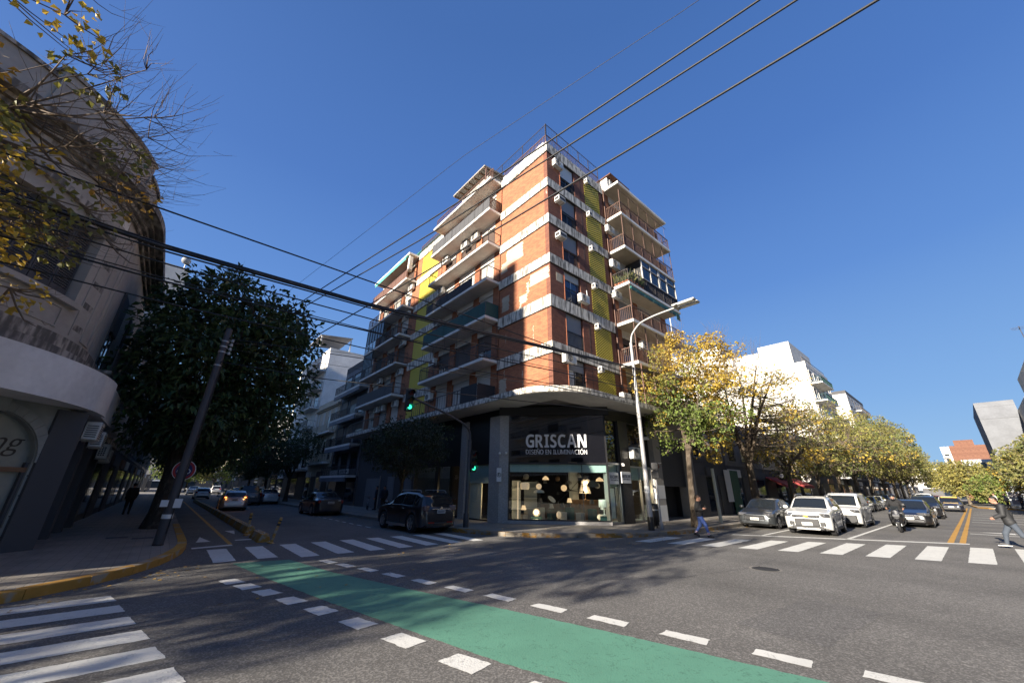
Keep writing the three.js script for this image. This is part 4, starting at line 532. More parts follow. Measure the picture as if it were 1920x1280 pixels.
// ---------- rounded corner building on the other side of the side street ----------
const LC = [-9.1, -18.5], LR = 6.1;
function arcBox(R0, R1, a0, a1, y0, y1, seg = 16, c = LC) { const o = [], i = []; for (let k = 0; k <= seg; k++) { const a = mix(a0, a1, k / seg) * D2R; o.push([c[0] + R1 * Math.cos(a), c[1] + R1 * Math.sin(a)]); i.push([c[0] + R0 * Math.cos(a), c[1] + R0 * Math.sin(a)]); } const g = prism([...o, ...i.reverse()].reverse(), y0, y1); const p = g.attributes.position, n = g.attributes.normal, uv = g.attributes.uv; for (let k = 0; k < p.count; k++) if (Math.abs(n.getY(k)) < .5) { const x = p.getX(k) - c[0], z = p.getZ(k) - c[1]; uv.setXY(k, Math.atan2(z, x) * R1, p.getY(k)); } return g; }
const FW = frame([-3.0, 0], 0, -1);   // faces +x, u = -z
{
  const C = thing('corner_building', 'old rounded corner building with dirty grey stucco, shuttered window and white canopy', 'building');
  part(C, 'core', [prism([[-3.3, -26.8], [-3.3, -18.5], [-4.9, -14.6], [-9.1, -12.9], [-30, -12.9], [-30, -26.8]].reverse(), 3.9, 10.8), bx(-30, -9.1, .15, 10.8, -13, -12.42)], M.wallOld);
  const wl = (a0, a1, y0, y1, s) => part(C, 'wall', arcBox(LR - .35, LR, a0, a1, y0, y1, s), M.wallOld);
  wl(0, 20, 4.9, 10.7, 10); wl(70, 90, 4.9, 10.7, 10); wl(20, 70, 4.9, 6.85, 12); wl(20, 70, 9.25, 10.7, 12);
  part(C, 'wall', bx(-3.35, -3.0, 5.0, 10.7, -26.8, -18.5), M.wallOld);
  // stucco joints, pilasters and panels
  for (const [a0, a1, y0, y1] of [[3.8, 4.3, 6, 10.1], [10, 10.4, 6, 10.1], [16.5, 16.9, 6, 10], [-.1, .3, 6, 10.1]]) part(C, 'stucco_rib', arcBox(LR, LR + .025, a0, a1, y0, y1, 2), M.wallOld);
  for (const [a0, a1, y0, y1] of [[4.3, 10, 10.04, 10.1], [4.3, 10, 6, 6.06], [23, 67, 6.58, 6.64], [23, 67, 6.02, 6.07], [22.4, 23, 6.02, 6.64], [67, 67.6, 6.02, 6.64]]) part(C, 'moulding', arcBox(LR, LR + .03, a0, a1, y0, y1, 6), M.wallOld);
  for (let k = 0; k < 5; k++) part(C, 'stucco_joint', arcBox(LR - .002, LR + .006, 10.4, 16.5, 6.4 + k * .75, 6.212 + k * .75, 4), M.wallOldDark);
  part(C, 'ledge', [arcBox(LR - .1, LR + .12, -1, 91, 5.45, 5.84, 28), arcBox(LR - .1, LR + .28, -1, 91, 5.02, 5.45, 28)], M.wallOldDark); part(C, 'ledge', [bx(-3.1, -2.88, 5.45, 5.84, -26.8, -18.6), bx(-3.1, -2.72, 5.02, 5.45, -26.8, -18.6)], M.wallOldDark);
  // arched hood and sill
  { const W = sub(C, 'shuttered_window'); part(W, 'sill', arcBox(LR - .1, LR + .16, 19, 71, 6.72, 6.88, 14), M.wallOld); part(W, 'back', arcBox(LR - .6, LR - .5, 18, 72, 6.7, 9.4, 12), M.wallOld);
    for (let k = 0; k < 14; k++) { const a = mix(18, 72, k / 14), b = mix(18, 72, (k + 1) / 14), t = (k + .5) / 14, y = 9.27 + .42 * Math.sin(t * Math.PI); part(W, 'hood', arcBox(LR - .02, LR + .14, a, b + .05, y, y + .2, 2), M.wallOldDark); }
    for (let k = 0; k < 8; k++) { const a = 20.5 + k * 6.15, b = a + 5.95, L = sub(W, 'shutter_leaf'); const fr = [arcBox(LR - .3, LR - .24, a, a + .5, 6.9, 9.24, 1), arcBox(LR - .3, LR - .24, b - .5, b, 6.9, 9.24, 1), arcBox(LR - .3, LR - .24, a, b, 6.9, 7.25, 1), arcBox(LR - .3, LR - .24, a, b, 9.1, 9.24, 1), arcBox(LR - .3, LR - .24, a, b, 8.1, 8.2, 1)]; const G = fr; for (let y = 7.28; y < 9.1; y += .075) G.push(arcBox(LR - .3, LR - .245, a + .4, b - .4, y, y + .04, 1)); const m = new THREE.Mesh(); W.remove(L); part(W, 'shutter_leaf', G, M.greyDark); } }
  // cornice and parapet
  const cs = [[10.55, 10.72, .1], [10.72, 10.88, .22], [10.88, 11.0, .36], [11.0, 11.24, .62]];
  for (const [a, b, d] of cs) { part(C, 'cornice', arcBox(LR - .2, LR + d, -.5, 92, a, b, 30), M.wallOldDark); part(C, 'cornice', bx(-3.2, -3.0 + d, a, b, -26.8, -18.56), M.wallOldDark); }
  part(C, 'parapet', arcBox(LR - .25, LR + .05, 0, 92, 11.24, 12.45, 28), M.wallOld); part(C, 'parapet', arcBox(LR - .24, LR + .08, 14, 48, 12.45, 12.85, 14), M.wallOld); part(C, 'parapet', bx(-3.3, -3.0, 11.24, 12.3, -26.8, -18.5), M.wallOld);
  part(C, 'coping', [arcBox(LR - .3, LR + .14, 13.5, 48.5, 12.85, 12.97, 14), arcBox(LR - .3, LR + .12, 0, 13.4, 12.45, 12.56, 8), arcBox(LR - .3, LR + .12, 48.6, 92, 12.45, 12.56, 8)], M.wallOldDark);
  part(C, 'panel_rib', [arcBox(LR + .05, LR + .1, 14, 15, 11.3, 12.84, 2), arcBox(LR + .05, LR + .1, 47, 48, 11.3, 12.84, 2), arcBox(LR + .081, LR + .1, 15, 47, 12.6, 12.72, 12)], M.wallOld);
  part(C, 'repair_patch', arcBox(LR, LR + .008, 12, 15.5, 10.1, 10.45, 3), M.slabWhite);
  // canopy
  part(C, 'canopy', [arcBox(4.5, LR + 1.0, 0, 92, 3.9, 5.0, 30)], M.canopy); part(C, 'canopy', bx(-3.6, -2.1, 3.9, 5.0, -26.8, -18.5), M.canopy);
  // street windows with small iron balcony
  for (const u of [20.2, 23.6]) { const W = win(C, FW, u, u + 1.3, 5.7, 8.9, { d: .01, frameMat: M.greyDark, shut: .5, shutMat: M.greyDark }); part(C, 'balcony_slab', on(FW, bx(u - .25, u + 1.55, 5.62, 5.74, 0, .55)), M.wallOldDark); part(C, 'balcony_railing', railing(FW, u - .2, u + 1.5, .5, 5.74, .9, { sp: .1 }), M.railBlack); }
  // ground floor: cut corner with arched shop window
  const FO = frame([-2.4, -17.2], -1, 1); // goes away along the cut corner; flip to face the crossing
  const FOc = frame([-7.15, -12.45], 4.75, -4.75);
  const Lc = Math.hypot(4.75, 4.75), U = u => Lc - u; // u measured from the street end
  const sg = sub(C, 'arched_shop_window'), cx = U(1.85), rO = 1.22, ys = 2.35;
  { const s = new THREE.Shape([[U(6.6), .15], [U(.28), .15], [U(.28), 3.9], [U(6.6), 3.9]].map(a => new THREE.Vector2(...a))); const h = new THREE.Path(); h.moveTo(cx - rO, .75); h.lineTo(cx + rO, .75); h.lineTo(cx + rO, ys); h.absarc(cx, ys, rO, 0, Math.PI, false); h.lineTo(cx - rO, .75); s.holes.push(h); const g = new THREE.ExtrudeGeometry(s, { depth: .3, bevelEnabled: false, curveSegments: 20 }); g.translate(0, 0, -.3); part(C, 'stucco_wall', on(FOc, boxUV(g)), mat([.34, .36, .34], .9, T.plaster)); }
  { const g = []; for (let k = 0; k < 17; k++) { const a0 = Math.PI * k / 17, a1 = Math.PI * (k + .97) / 17, s = new THREE.Shape(); s.absarc(cx, ys, rO + .26, a0, a1, false); s.absarc(cx, ys, rO + .02, a1, a0, true); const e = new THREE.ExtrudeGeometry(s, { depth: .06, bevelEnabled: false }); part(sg, 'arch_stone', on(FOc, boxUV(e)), mat([.38, .4, .38], .9, T.plaster)); } }
  part(sg, 'keystone', on(FOc, rbx(cx - .16, cx + .16, ys + rO - .02, ys + rO + .4, .02, .14, .02)), mat([.38, .4, .38], .9, T.plaster));
  { const s = new THREE.Shape(); s.moveTo(cx - rO, .75); s.lineTo(cx + rO, .75); s.lineTo(cx + rO, ys); s.absarc(cx, ys, rO, 0, Math.PI, false); const g = new THREE.ExtrudeGeometry(s, { depth: .01, bevelEnabled: false, curveSegments: 20 }); g.translate(0, 0, -.16); part(sg, 'pane', on(FOc, g), mat([.3, .33, .31], .25, T.plaster)); }
  part(sg, 'transom', on(FOc, bx(cx - rO, cx + rO, 2.1, 2.22, -.14, -.04)), M.wood); part(sg, 'frame', on(FOc, merge([bx(cx - rO, cx - rO + .07, .75, ys, -.14, -.05), bx(cx + rO - .07, cx + rO, .75, ys, -.14, -.05), bx(cx - rO, cx + rO, .75, .83, -.14, -.05)])), M.greyDark);
  { const tx = new TextGeometry('ing', { font: fontR, size: .42, depth: .006, curveSegments: 5 }); tx.applyMatrix4(new THREE.Matrix4().makeShear(0, 0, .25, 0, 0, 0)); tx.translate(cx + .12, 2.62, -.148); part(sg, 'lettering', on(FOc, tx), M.black); }
  for (let k = 0; k < 5; k++) part(C, 'stucco_joint', on(FOc, bx(U(.6), U(.28), 1.0 + k * .5, 1.03 + k * .5, 0, .008)), M.dark);
  part(C, 'base_course', on(FOc, bx(U(6.6), U(.25), .15, .55, -.1, .05)), M.dark);
  part(C, 'corner_pier', prism([[-2.3, -17.6], [-2.2, -17.15], [-2.75, -16.75], [-3.2, -17.1], [-3.0, -17.9]].reverse(), .15, 3.82), M.greyDark);
  // dark shop fronts along the side street
  for (let k = 0; k < 4; k++) { const z0 = -17.7 - k * 2.3; part(C, 'pier', bx(-2.9, -2.38, .15, 3.82, z0 - .45, z0), M.greyDark); part(C, 'shop_window', bx(-2.75, -2.73, .5, 2.9, z0 - 2.28, z0 - .47), M.pane); part(C, 'stall_riser', bx(-2.8, -2.6, .15, .5, z0 - 2.29, z0 - .46), M.dark); part(C, 'fascia', bx(-2.8, -2.55, 2.9, 3.82, z0 - 2.29, z0 - .46), M.greyDark); }
  part(C, 'inner_wall', bx(-3.4, -3.2, .15, 3.8, -26.8, -17.9), M.wallOld);
  rebase(C, -12, 0, -20);
  const FS = frame([-2.4, 0], 0, -1);
  acUnit(FS, 18.55, 3.1, .06, { w: .7, h: .6, small: 1, d: .38, label: 'white air conditioner under the canopy next to the black corner pier' });
  acUnit(FS, 20.4, 3.0, .06, { w: .7, h: .56, small: 1, d: .36, label: 'white air conditioner hung under the canopy over the first dark shop window' });
  acUnit(FS, 23.4, 2.75, .06, { w: .75, h: .6, d: .34, label: 'grey air conditioner with loose hoses under the canopy', hose: 1 });
  acUnit(FS, 24.6, 2.65, .06, { w: .7, h: .55, d: .34, label: 'small air conditioner farthest along under the canopy' });
}
// ---------- generic street buildings ----------
function block(name, label, f, o) { // o: u0,u1,y0,h,depth,floors,bays,wall,...
  const P = thing(name, label, 'building', o.group), { u0, u1, h, floors, bays } = o, y0 = o.y0 ?? .15, D = o.depth ?? 14, g0 = o.ground ?? 3.6, fh = (h - g0 - y0) / floors, wall = o.wall ?? M.slab;
  part(P, 'wall', on(f, bx(u0, u1, y0 + g0, h, -D, 0)), wall); part(P, 'ground_floor', on(f, bx(u0 + .002, u1 - .002, y0, y0 + g0 - .002, -D, -.05)), o.gmat ?? M.greyDark);
  const bw = (u1 - u0) / bays;
  for (let k = 0; k < bays; k++) { const a = u0 + k * bw + .2, b = a + bw - .4; if ((o.seed ?? 0) + k & 1) part(P, 'shop_shutter', on(f, merge(slats(a, b, y0, y0 + 2.7, .0, .12))), M.darkShutter); else { part(P, 'shop_window', on(f, bx(a, b, y0 + .3, y0 + 2.6, -.06, -.03)), M.pane); part(P, 'shop_fascia', on(f, bx(a, b, y0 + 2.7, y0 + 3.3, -.05, .08)), [M.signWhite, M.wood, M.greyDark][(k + (o.seed ?? 0)) % 3]); } }
  for (let i = 0; i < floors; i++) {
    const yb = y0 + g0 + i * fh;
    if (o.bandMat) part(P, 'band', on(f, bx(u0, u1, yb - .12, yb + .12, 0, .1)), o.bandMat);
    for (let k = 0; k < bays; k++) { const c = u0 + (k + .5) * bw, w = bw * (o.ww ?? .5), y = yb + (o.sill ?? .35), hh = fh * (o.wh ?? .62); const W = sub(P, 'window'); part(W, 'frame', on(f, merge([bx(c - w / 2 - .07, c - w / 2, y, y + hh, 0, .06), bx(c + w / 2, c + w / 2 + .07, y, y + hh, 0, .06), bx(c - w / 2 - .07, c + w / 2 + .07, y + hh, y + hh + .1, 0, .08), bx(c - w / 2 - .1, c + w / 2 + .1, y - .1, y, 0, .1)])), o.trim ?? wall); part(W, 'pane', on(f, bx(c - w / 2, c + w / 2, y, y + hh, .004, .02)), M.pane); if ((i * 7 + k * 3 + (o.seed ?? 0)) % 3) part(W, 'shutter', on(f, bx(c - w / 2, c + w / 2, y + hh * (1 - [.3, .6, .9][(i + k) % 3]), y + hh, .022, .04)), o.shutMat ?? M.shutter); }
    if (o.balc) for (const [a, b] of o.balc) { const Bl = sub(P, 'balcony'), d = o.balcD ?? 1; part(Bl, 'slab', on(f, bx(a, b, yb - .12, yb + .08, .0, d)), o.slabMat ?? M.slabWhite); if (o.fascia) part(Bl, 'fascia', on(f, bx(a, b, yb - .5, yb - .121, d - .12, d)), o.fascia); part(Bl, 'railing', railing(f, a + .03, b - .03, d - .06, yb + .08, .9, { sp: o.rsp ?? .16, r: .01 }), o.railMat ?? M.rail); part(Bl, 'side_railing', railSide(f, a + .03, .02, d - .06, yb + .08, .9, { sp: .2, r: .01 }), o.railMat ?? M.rail); part(Bl, 'side_railing', railSide(f, b - .03, .02, d - .06, yb + .08, .9, { sp: .2, r: .01 }), o.railMat ?? M.rail); }
  }
  part(P, 'parapet', on(f, merge([bx(u0, u1, h, h + .7, -.25, .03), bx(u0, u0 + .2, h, h + .68, -D, -.25), bx(u1 - .2, u1, h, h + .68, -D, -.25)])), o.trim ?? wall);
  if (o.cornice) part(P, 'cornice', on(f, merge([bx(u0 - .05, u1 + .05, h - .25, h - .05, 0, .35), bx(u0 - .03, u1 + .03, h - .4, h - .25, 0, .2)])), o.trim ?? wall);
  const tk = o.tank; if (tk) { part(P, 'roof_room', on(f, bx(u0 + 1, u0 + 4.5, h, h + 2.6, -D + 2, -D * .4)), wall); part(P, 'water_tank', on(f, cyl(.8, .8, 1.3, 16, [u0 + 6, h + .65, -D * .5])), M.slabWhite); }
  const q = f.at((u0 + u1) / 2, 0, -D / 2); return rebase(P, q.x, q.y, q.z);
}
const FE = frame([13.9, 0], 0, 1), FWr = frame([-2.6, 0], 0, -1), FN = frame([0, -12.6], 1, 0), FSo = frame([0, 9], -1, 0);
// east side of the side street
block('balcony_building', 'grey block with deep blue grey balconies next to the brick building', FE, { u0: -47.2, u1: -38.75, h: 14.6, floors: 4, ground: 2.6, bays: 3, wall: M.greyBlue, slabMat: M.slabWhite, fascia: M.greyBlue, balc: [[-47, -39]], balcD: 1.05, ww: .7, wh: .72, sill: .12, trim: M.greyDark, shutMat: M.shutterBrown, rsp: .13 });
block('ornate_house', 'old cream stucco house with tall narrow windows and heavy cornices', FE, { u0: -57, u1: -47.7, h: 11.4, floors: 2, ground: 4.2, bays: 4, wall: M.cream, bandMat: M.cream, balc: [[-56.5, -48.2]], balcD: .7, ww: .38, wh: .72, cornice: 1, trim: M.cream, gmat: M.cream, railMat: M.cream });
block('white_apartment_block', 'tall white weathered apartment block behind the ornate cream house', FE, { u0: -74, u1: -57.1, h: 20.2, floors: 6, bays: 4, depth: 22, wall: M.weathered, balc: [[-64, -57.4]], balcD: 1.1, trim: M.white, tank: 1 });
{ const P = thing('roof_lean_to', 'corrugated lean-to roof on the white weathered apartment block', 'roof', null, [13.9, 20.9, -60]); part(P, 'sheet', (() => { const g = bx(-1.6, 3, 0, .08, -4, 2.6); g.rotateZ(.12); g.translate(0, 1.9, 0); return g; })(), M.concrete); for (const [x, z] of [[-1.4, 2.4], [-1.4, -3.8], [2.8, 2.4], [2.8, -3.8]]) part(P, 'post', bx(x - .08, x + .08, 0, 1.86 + x * .12, z - .08, z + .08), M.slabWhite); }
block('street_block', 'plain grey block past the white apartment block', FE, { u0: -96, u1: -75, h: 13, floors: 3, bays: 5, wall: M.grey, balc: [[-95, -86]] });
block('street_block', 'tan block at the far end of the side street', FE, { u0: -170, u1: -118, h: 14, floors: 4, bays: 8, wall: M.cream, balc: [[-150, -130]] });
// west side
block('street_block', 'low dark row of shops beyond the rounded corner building', FWr, { u0: 26.9, u1: 43, h: 9.4, floors: 2, bays: 5, wall: M.wallOldDark, trim: M.wallOld, depth: 8 });
block('street_block', 'grey two storey row in deep shade under the street trees', FWr, { u0: 43.2, u1: 66, h: 10, floors: 2, bays: 6, wall: M.grey, depth: 8 });
block('street_block', 'beige row at the end of the shaded pavement', FWr, { u0: 66.2, u1: 96, h: 9.5, floors: 2, bays: 7, wall: M.wallOld, depth: 9 });
block('street_block', 'pale row beyond the sunny cross street', FWr, { u0: 118, u1: 170, h: 12, floors: 3, bays: 9, wall: M.slab, depth: 9 });
// taller blocks inside the block to the west, they shade the side street
block('inner_block', 'narrow rear block rising behind the rounded corner building', frame([-30, 0], 0, -1), { u0: 12.5, u1: 14.2, h: 25.9, floors: 6, bays: 1, depth: 10, wall: M.slab });
block('inner_block', 'rear apartment block well behind the rounded corner building', frame([-45, 0], 0, -1), { u0: 12.6, u1: 21, h: 34.5, floors: 10, bays: 3, depth: 12, wall: M.white });
block('inner_block', 'tallest rear apartment block deep inside the western block', frame([-45, 0], 0, -1), { u0: 21.2, u1: 60, h: 37, floors: 11, bays: 9, depth: 12, wall: M.white });
{ const P = block('distant_tower', 'white tower top with satellite dish above the magnolia crown', frame([-4.3, 0], 0, -1), { u0: 60, u1: 72, h: 27.4, floors: 8, bays: 4, depth: 8, wall: M.white }); const dd = thing('satellite_dish', 'small satellite dish on the distant white tower', 'satellite dish', null, [-4.8, 28.1, -60.2]); part(dd, 'dish', (() => { const g = new THREE.SphereGeometry(.7, 20, 8, 0, 6.3, 0, .8); g.rotateX(2.2); g.translate(0, 1.2, 0); return g; })(), mat([.5, .5, .5], .5, null, { side: THREE.DoubleSide })); part(dd, 'mast', bar([0, 0, 0], [0, 1.3, 0], .05), M.steel); }
// north side of the avenue
block('shop_row', 'dark low shop row next to the garage shutter', FN, { u0: 27.5, u1: 33.5, h: 7.4, floors: 1, bays: 3, wall: M.greyDark, depth: 12, trim: M.grey, seed: 1 });
block('shop_row', 'grey low shop with a green doorway', FN, { u0: 33.6, u1: 42, h: 6.6, floors: 1, bays: 3, wall: M.grey, depth: 12 });
block('shop_row', 'cream low cafe with awnings', FN, { u0: 42.1, u1: 54, h: 6.2, floors: 1, bays: 4, wall: M.cream, depth: 12, seed: 1 });
block('shop_row', 'dark columned showroom along the avenue', FN, { u0: 54.1, u1: 72.8, h: 7.6, floors: 1, bays: 6, wall: M.greyDark, depth: 12 });
for (const [x, lab] of [[44, 'small striped red awning over the cafe front'], [50, 'faded red awning beside the cafe doorway']]) { const a = thing('awning', lab, 'awning', null, [x, 2.6, -12.55]); const s = new THREE.Shape([[0, 0], [1.5, -.7], [1.5, -.95], [0, -.1]].map(p => new THREE.Vector2(...p))); const g = new THREE.ExtrudeGeometry(s, { depth: 3.6, bevelEnabled: false }); g.rotateY(-Math.PI / 2); g.translate(1.8, .5, 0); part(a, 'cloth', g, mat([.42, .07, .07], .85)); part(a, 'frame', [bar([-1.7, -.45, 1.5], [1.7, -.45, 1.5], .02), bar([-1.7, .5, 0], [-1.7, -.4, 1.5], .02), bar([1.7, .5, 0], [1.7, -.4, 1.5], .02)], M.steel); }
{ const d = thing('green_door', 'tall green metal door in the shop row', 'door', null, [34.6, .15, -12.5]); part(d, 'leaf', rbx(-.75, .75, 0, 3.2, -.06, .02, .01), mat([.03, .12, .07], .6)); part(d, 'poster', bx(-1.9, -.85, .9, 3.2, -.02, .01), M.signWhite); part(d, 'handle', bx(.5, .54, 1.1, 1.5, .02, .06), M.alu); }
const WB = block('white_party_wall_block', 'tall white apartment block with blank party wall above the avenue trees', FN, { u0: 73, u1: 88, h: 20.7, floors: 6, bays: 5, depth: 30, wall: M.white, balc: [[73.8, 81.5]], balcD: 1.4, railMat: M.greenMesh, tank: 0, shutMat: M.shutterBrown });
{ const P = thing('roof_volume', 'stepped white roof volumes on the tall party wall block', 'building'); part(P, 'penthouse', bx(73.02, 86, 21.4, 25.2, -18.6, -14.0), M.white); part(P, 'stair_tower', bx(73.02, 84, 21.4, 24.3, -24.4, -18.7), M.white); part(P, 'tank_room', bx(73.02, 82, 21.4, 27.2, -36, -24.5), M.white); part(P, 'window', [bx(72.97, 73.01, 17.6, 18.8, -22.9, -22), bx(72.97, 73.01, 17.6, 18.8, -21.7, -20.8)], M.pane); part(P, 'window', bx(72.97, 73.01, 12.6, 13.8, -21.5, -20.6), M.pane); part(P, 'roof_railing', railing(FN, 73.2, 87.8, -.3, 21.4, .9, { sp: .3 }), M.rail); rebase(P, 78, 20, -22); }
block('avenue_block', 'older grey brick block beyond the tall white one', FN, { u0: 88.2, u1: 103.5, h: 12.5, floors: 3, bays: 5, wall: M.grey });
block('avenue_block', 'slim white sided block with dark balconied front', FN, { u0: 104, u1: 124, h: 21.2, floors: 6, bays: 6, depth: 9, wall: M.white, trim: M.greyDark, balc: [[110, 123]], balcD: 1 });
block('avenue_block', 'low tan block farther along the avenue', FN, { u0: 124.2, u1: 160, h: 11, floors: 3, bays: 8, wall: M.cream });
block('avenue_block', 'pale distant block closing the avenue', frame([0, -15], 1, 0), { u0: 165, u1: 230, h: 13, floors: 4, bays: 10, wall: M.slab });
// right hand side in the distance
const FX = x => frame([x, 0], 0, 1);
block('grey_side_wall_block', 'tall block with plain blue grey side wall', FX(90), { u0: 3.2, u1: 7.0, h: 13.9, floors: 0, ground: 12, bays: 0, depth: 18, wall: mat([.22, .235, .265], .9, T.plaster), gmat: mat([.22, .235, .265], .9, T.plaster) });
block('beige_balcony_block', 'beige block with stacked balconies beside the grey side wall', FX(78), { u0: 7.0, u1: 16, h: 12.4, floors: 4, bays: 4, depth: 16, wall: M.cream, balc: [[7.1, 9.4]], ww: .4 });
block('red_brick_block', 'red brick side walled apartment block down the avenue', FX(150), { u0: -1.6, u1: 6.2, h: 12.4, floors: 0, ground: 11, bays: 0, depth: 18, wall: mat([.36, .17, .11], .9, T.brick), gmat: mat([.36, .17, .11], .9, T.brick), tank: 1 });
block('cream_balcony_front', 'narrow cream balconied front joined to the red brick side wall', FX(149), { u0: -3.2, u1: -1.65, h: 12.2, floors: 5, ground: 2.5, bays: 1, depth: 18, wall: M.white, balc: [[-3.2, -2.2]], balcD: .8 });
block('mansard_house', 'grey house with mansard roof in front of the red brick wall', FX(120), { u0: -.4, u1: 5, h: 5.6, floors: 1, ground: 3, bays: 2, depth: 10, wall: mat([.42, .46, .5], .8), trim: mat([.5, .53, .55], .8) });
{ const r = thing('mansard_roof', 'pale grey mansard roof on the grey house', 'roof', null, [124, 6.3, 2.3]); const s = new THREE.Shape([[-5, 0], [5, 0], [4.2, 1.8], [-4.2, 1.8]].map(p => new THREE.Vector2(...p))); const g = new THREE.ExtrudeGeometry(s, { depth: 5.4, bevelEnabled: false }); g.translate(0, 0, -2.7); part(r, 'slope', boxUV(g), mat([.42, .45, .48], .6)); const d = bx(-5.1, -4.3, .3, 1.4, -.5, .5); part(r, 'dormer', d, M.white); part(r, 'pane', bx(-5.14, -5.11, .45, 1.2, -.35, .35), M.pane); }
block('corner_flats', 'dark edged flats with netted balcony at the right', FX(58), { u0: 6.4, u1: 14, h: 13.2, floors: 4, bays: 3, depth: 12, wall: M.cream, balc: [[6.4, 9]], balcD: 1.1, railMat: M.railBlack });
{ const a = thing('roof_aerial', 'thin television aerial on the dark edged flats', 'aerial', null, [58.5, 13.9, 6.9]); part(a, 'mast', bar([0, 0, 0], [0, 3, 0], .03), M.rail); part(a, 'elements', [bar([-.4, 2.8, -.6], [-.4, 2.8, .6], .012), bar([0, 2.8, -.5], [0, 2.8, .5], .012), bar([.4, 2.8, -.4], [.4, 2.8, .4], .012), bar([-.5, 2.8, 0], [.5, 2.8, 0], .015)], M.rail); }
{ const a = thing('radio_mast', 'slender radio mast far beyond the white party wall block', 'mast', null, [150, 0, -68]); part(a, 'mast', bar([0, .1, 0], [0, 82, 0], .28, 5), M.steel); part(a, 'antenna', [...Array(5)].map((_, k) => bar([-.9, 40 + k * 9, 0], [.9, 40 + k * 9, 0], .08)), M.steel); }

// rows across the avenue, behind the viewer, that the shop glass mirrors, and far closings
block('south_block', 'pale block across the avenue from the rounded corner building', frame([0, 11], -1, 0), { u0: 4, u1: 40, h: 15, floors: 4, bays: 8, wall: M.slab, balc: [[8, 20]] });
block('south_block', 'brown block across the avenue from the lamp shop', frame([0, 11], -1, 0), { u0: -46, u1: -14, h: 19, floors: 6, bays: 8, wall: M.wallOldDark, balc: [[-40, -20]] });
block('closing_block', 'long pale block closing the end of the avenue', FX(270), { u0: -60, u1: 40, h: 12, floors: 3, bays: 16, wall: M.slab });
block('closing_block', 'long grey block closing the end of the side street', frame([0, -215], 1, 0), { u0: -40, u1: 50, h: 10, floors: 3, bays: 16, wall: M.grey });
// ---------- trees ----------
function taper(pts, rad, sides = 6) {
  const n = pts.length, pos = [], nor = [], uv = []; const T_ = [], P = pts.map(p => V3(...p)); let up = V3(.3, .1, 1).normalize(); let len = 0; const rings = [];
  for (let i = 0; i < n; i++) { const t = P[Math.min(n - 1, i + 1)].clone().sub(P[Math.max(0, i - 1)]).normalize(), s = V3().crossVectors(t, up).normalize(), u = V3().crossVectors(s, t); if (i) len += P[i].distanceTo(P[i - 1]); const r = []; for (let k = 0; k <= sides; k++) { const a = k / sides * Math.PI * 2, d = s.clone().multiplyScalar(Math.cos(a)).addScaledVector(u, Math.sin(a)); r.push([P[i].clone().addScaledVector(d, rad[i]), d, k / sides * 6.28 * Math.max(.05, rad[0]), len]); } rings.push(r); }
  const put = v => { pos.push(v[0].x, v[0].y, v[0].z); nor.push(v[1].x, v[1].y, v[1].z); uv.push(v[2], v[3]); };
  for (let i = 0; i < n - 1; i++) for (let k = 0; k < sides; k++) { const a = rings[i][k], b = rings[i][k + 1], c = rings[i + 1][k + 1], d = rings[i + 1][k]; put(a); put(c); put(b); put(a); put(d); put(c); }
  const g = new THREE.BufferGeometry(); g.setAttribute('position', new THREE.Float32BufferAttribute(pos, 3)); g.setAttribute('normal', new THREE.Float32BufferAttribute(nor, 3)); g.setAttribute('uv', new THREE.Float32BufferAttribute(uv, 2)); return g;
}
class Leaves {
  constructor() { this.p = []; this.n = []; this.c = []; }
  add(P, dir, up, L, Wd, col, fold = .3) {
    const s = V3().crossVectors(dir, up).normalize(), u = V3().crossVectors(s, dir); const b = P, t = P.clone().addScaledVector(dir, L).addScaledVector(u, -L * .12), m = P.clone().addScaledVector(dir, L * .5), l = m.clone().addScaledVector(s, -Wd / 2).addScaledVector(u, Wd * fold), r = m.clone().addScaledVector(s, Wd / 2).addScaledVector(u, Wd * fold);
    for (const tri of [[b, l, t], [b, t, r]]) { const nn = V3().crossVectors(tri[1].clone().sub(tri[0]), tri[2].clone().sub(tri[0])).normalize(); for (const v of tri) { this.p.push(v.x, v.y, v.z); this.n.push(nn.x, nn.y, nn.z); this.c.push(...col); } }
  }
  geo() { const g = new THREE.BufferGeometry(); g.setAttribute('position', new THREE.Float32BufferAttribute(this.p, 3)); g.setAttribute('normal', new THREE.Float32BufferAttribute(this.n, 3)); g.setAttribute('color', new THREE.Float32BufferAttribute(this.c, 3)); g.setAttribute('uv', new THREE.Float32BufferAttribute(new Float32Array(this.p.length / 3 * 2), 2)); return g; }
}
const leafMat = new THREE.MeshPhysicalMaterial({ color: lin(1, 1, 1), vertexColors: true, roughness: .75, transmission: .45, thickness: 0, side: THREE.DoubleSide });
const leafGlossy = new THREE.MeshPhysicalMaterial({ color: lin(1, 1, 1), vertexColors: true, roughness: .55, transmission: .15, thickness: 0, side: THREE.DoubleSide });
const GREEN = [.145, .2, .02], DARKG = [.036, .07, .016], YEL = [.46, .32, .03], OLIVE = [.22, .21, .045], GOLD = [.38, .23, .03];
const jit = (c, r, k = .3) => { const f = 1 + (r() - .5) * 2 * k; return [c[0] * f * (1 + (r() - .5) * .15), c[1] * f, c[2] * f]; };
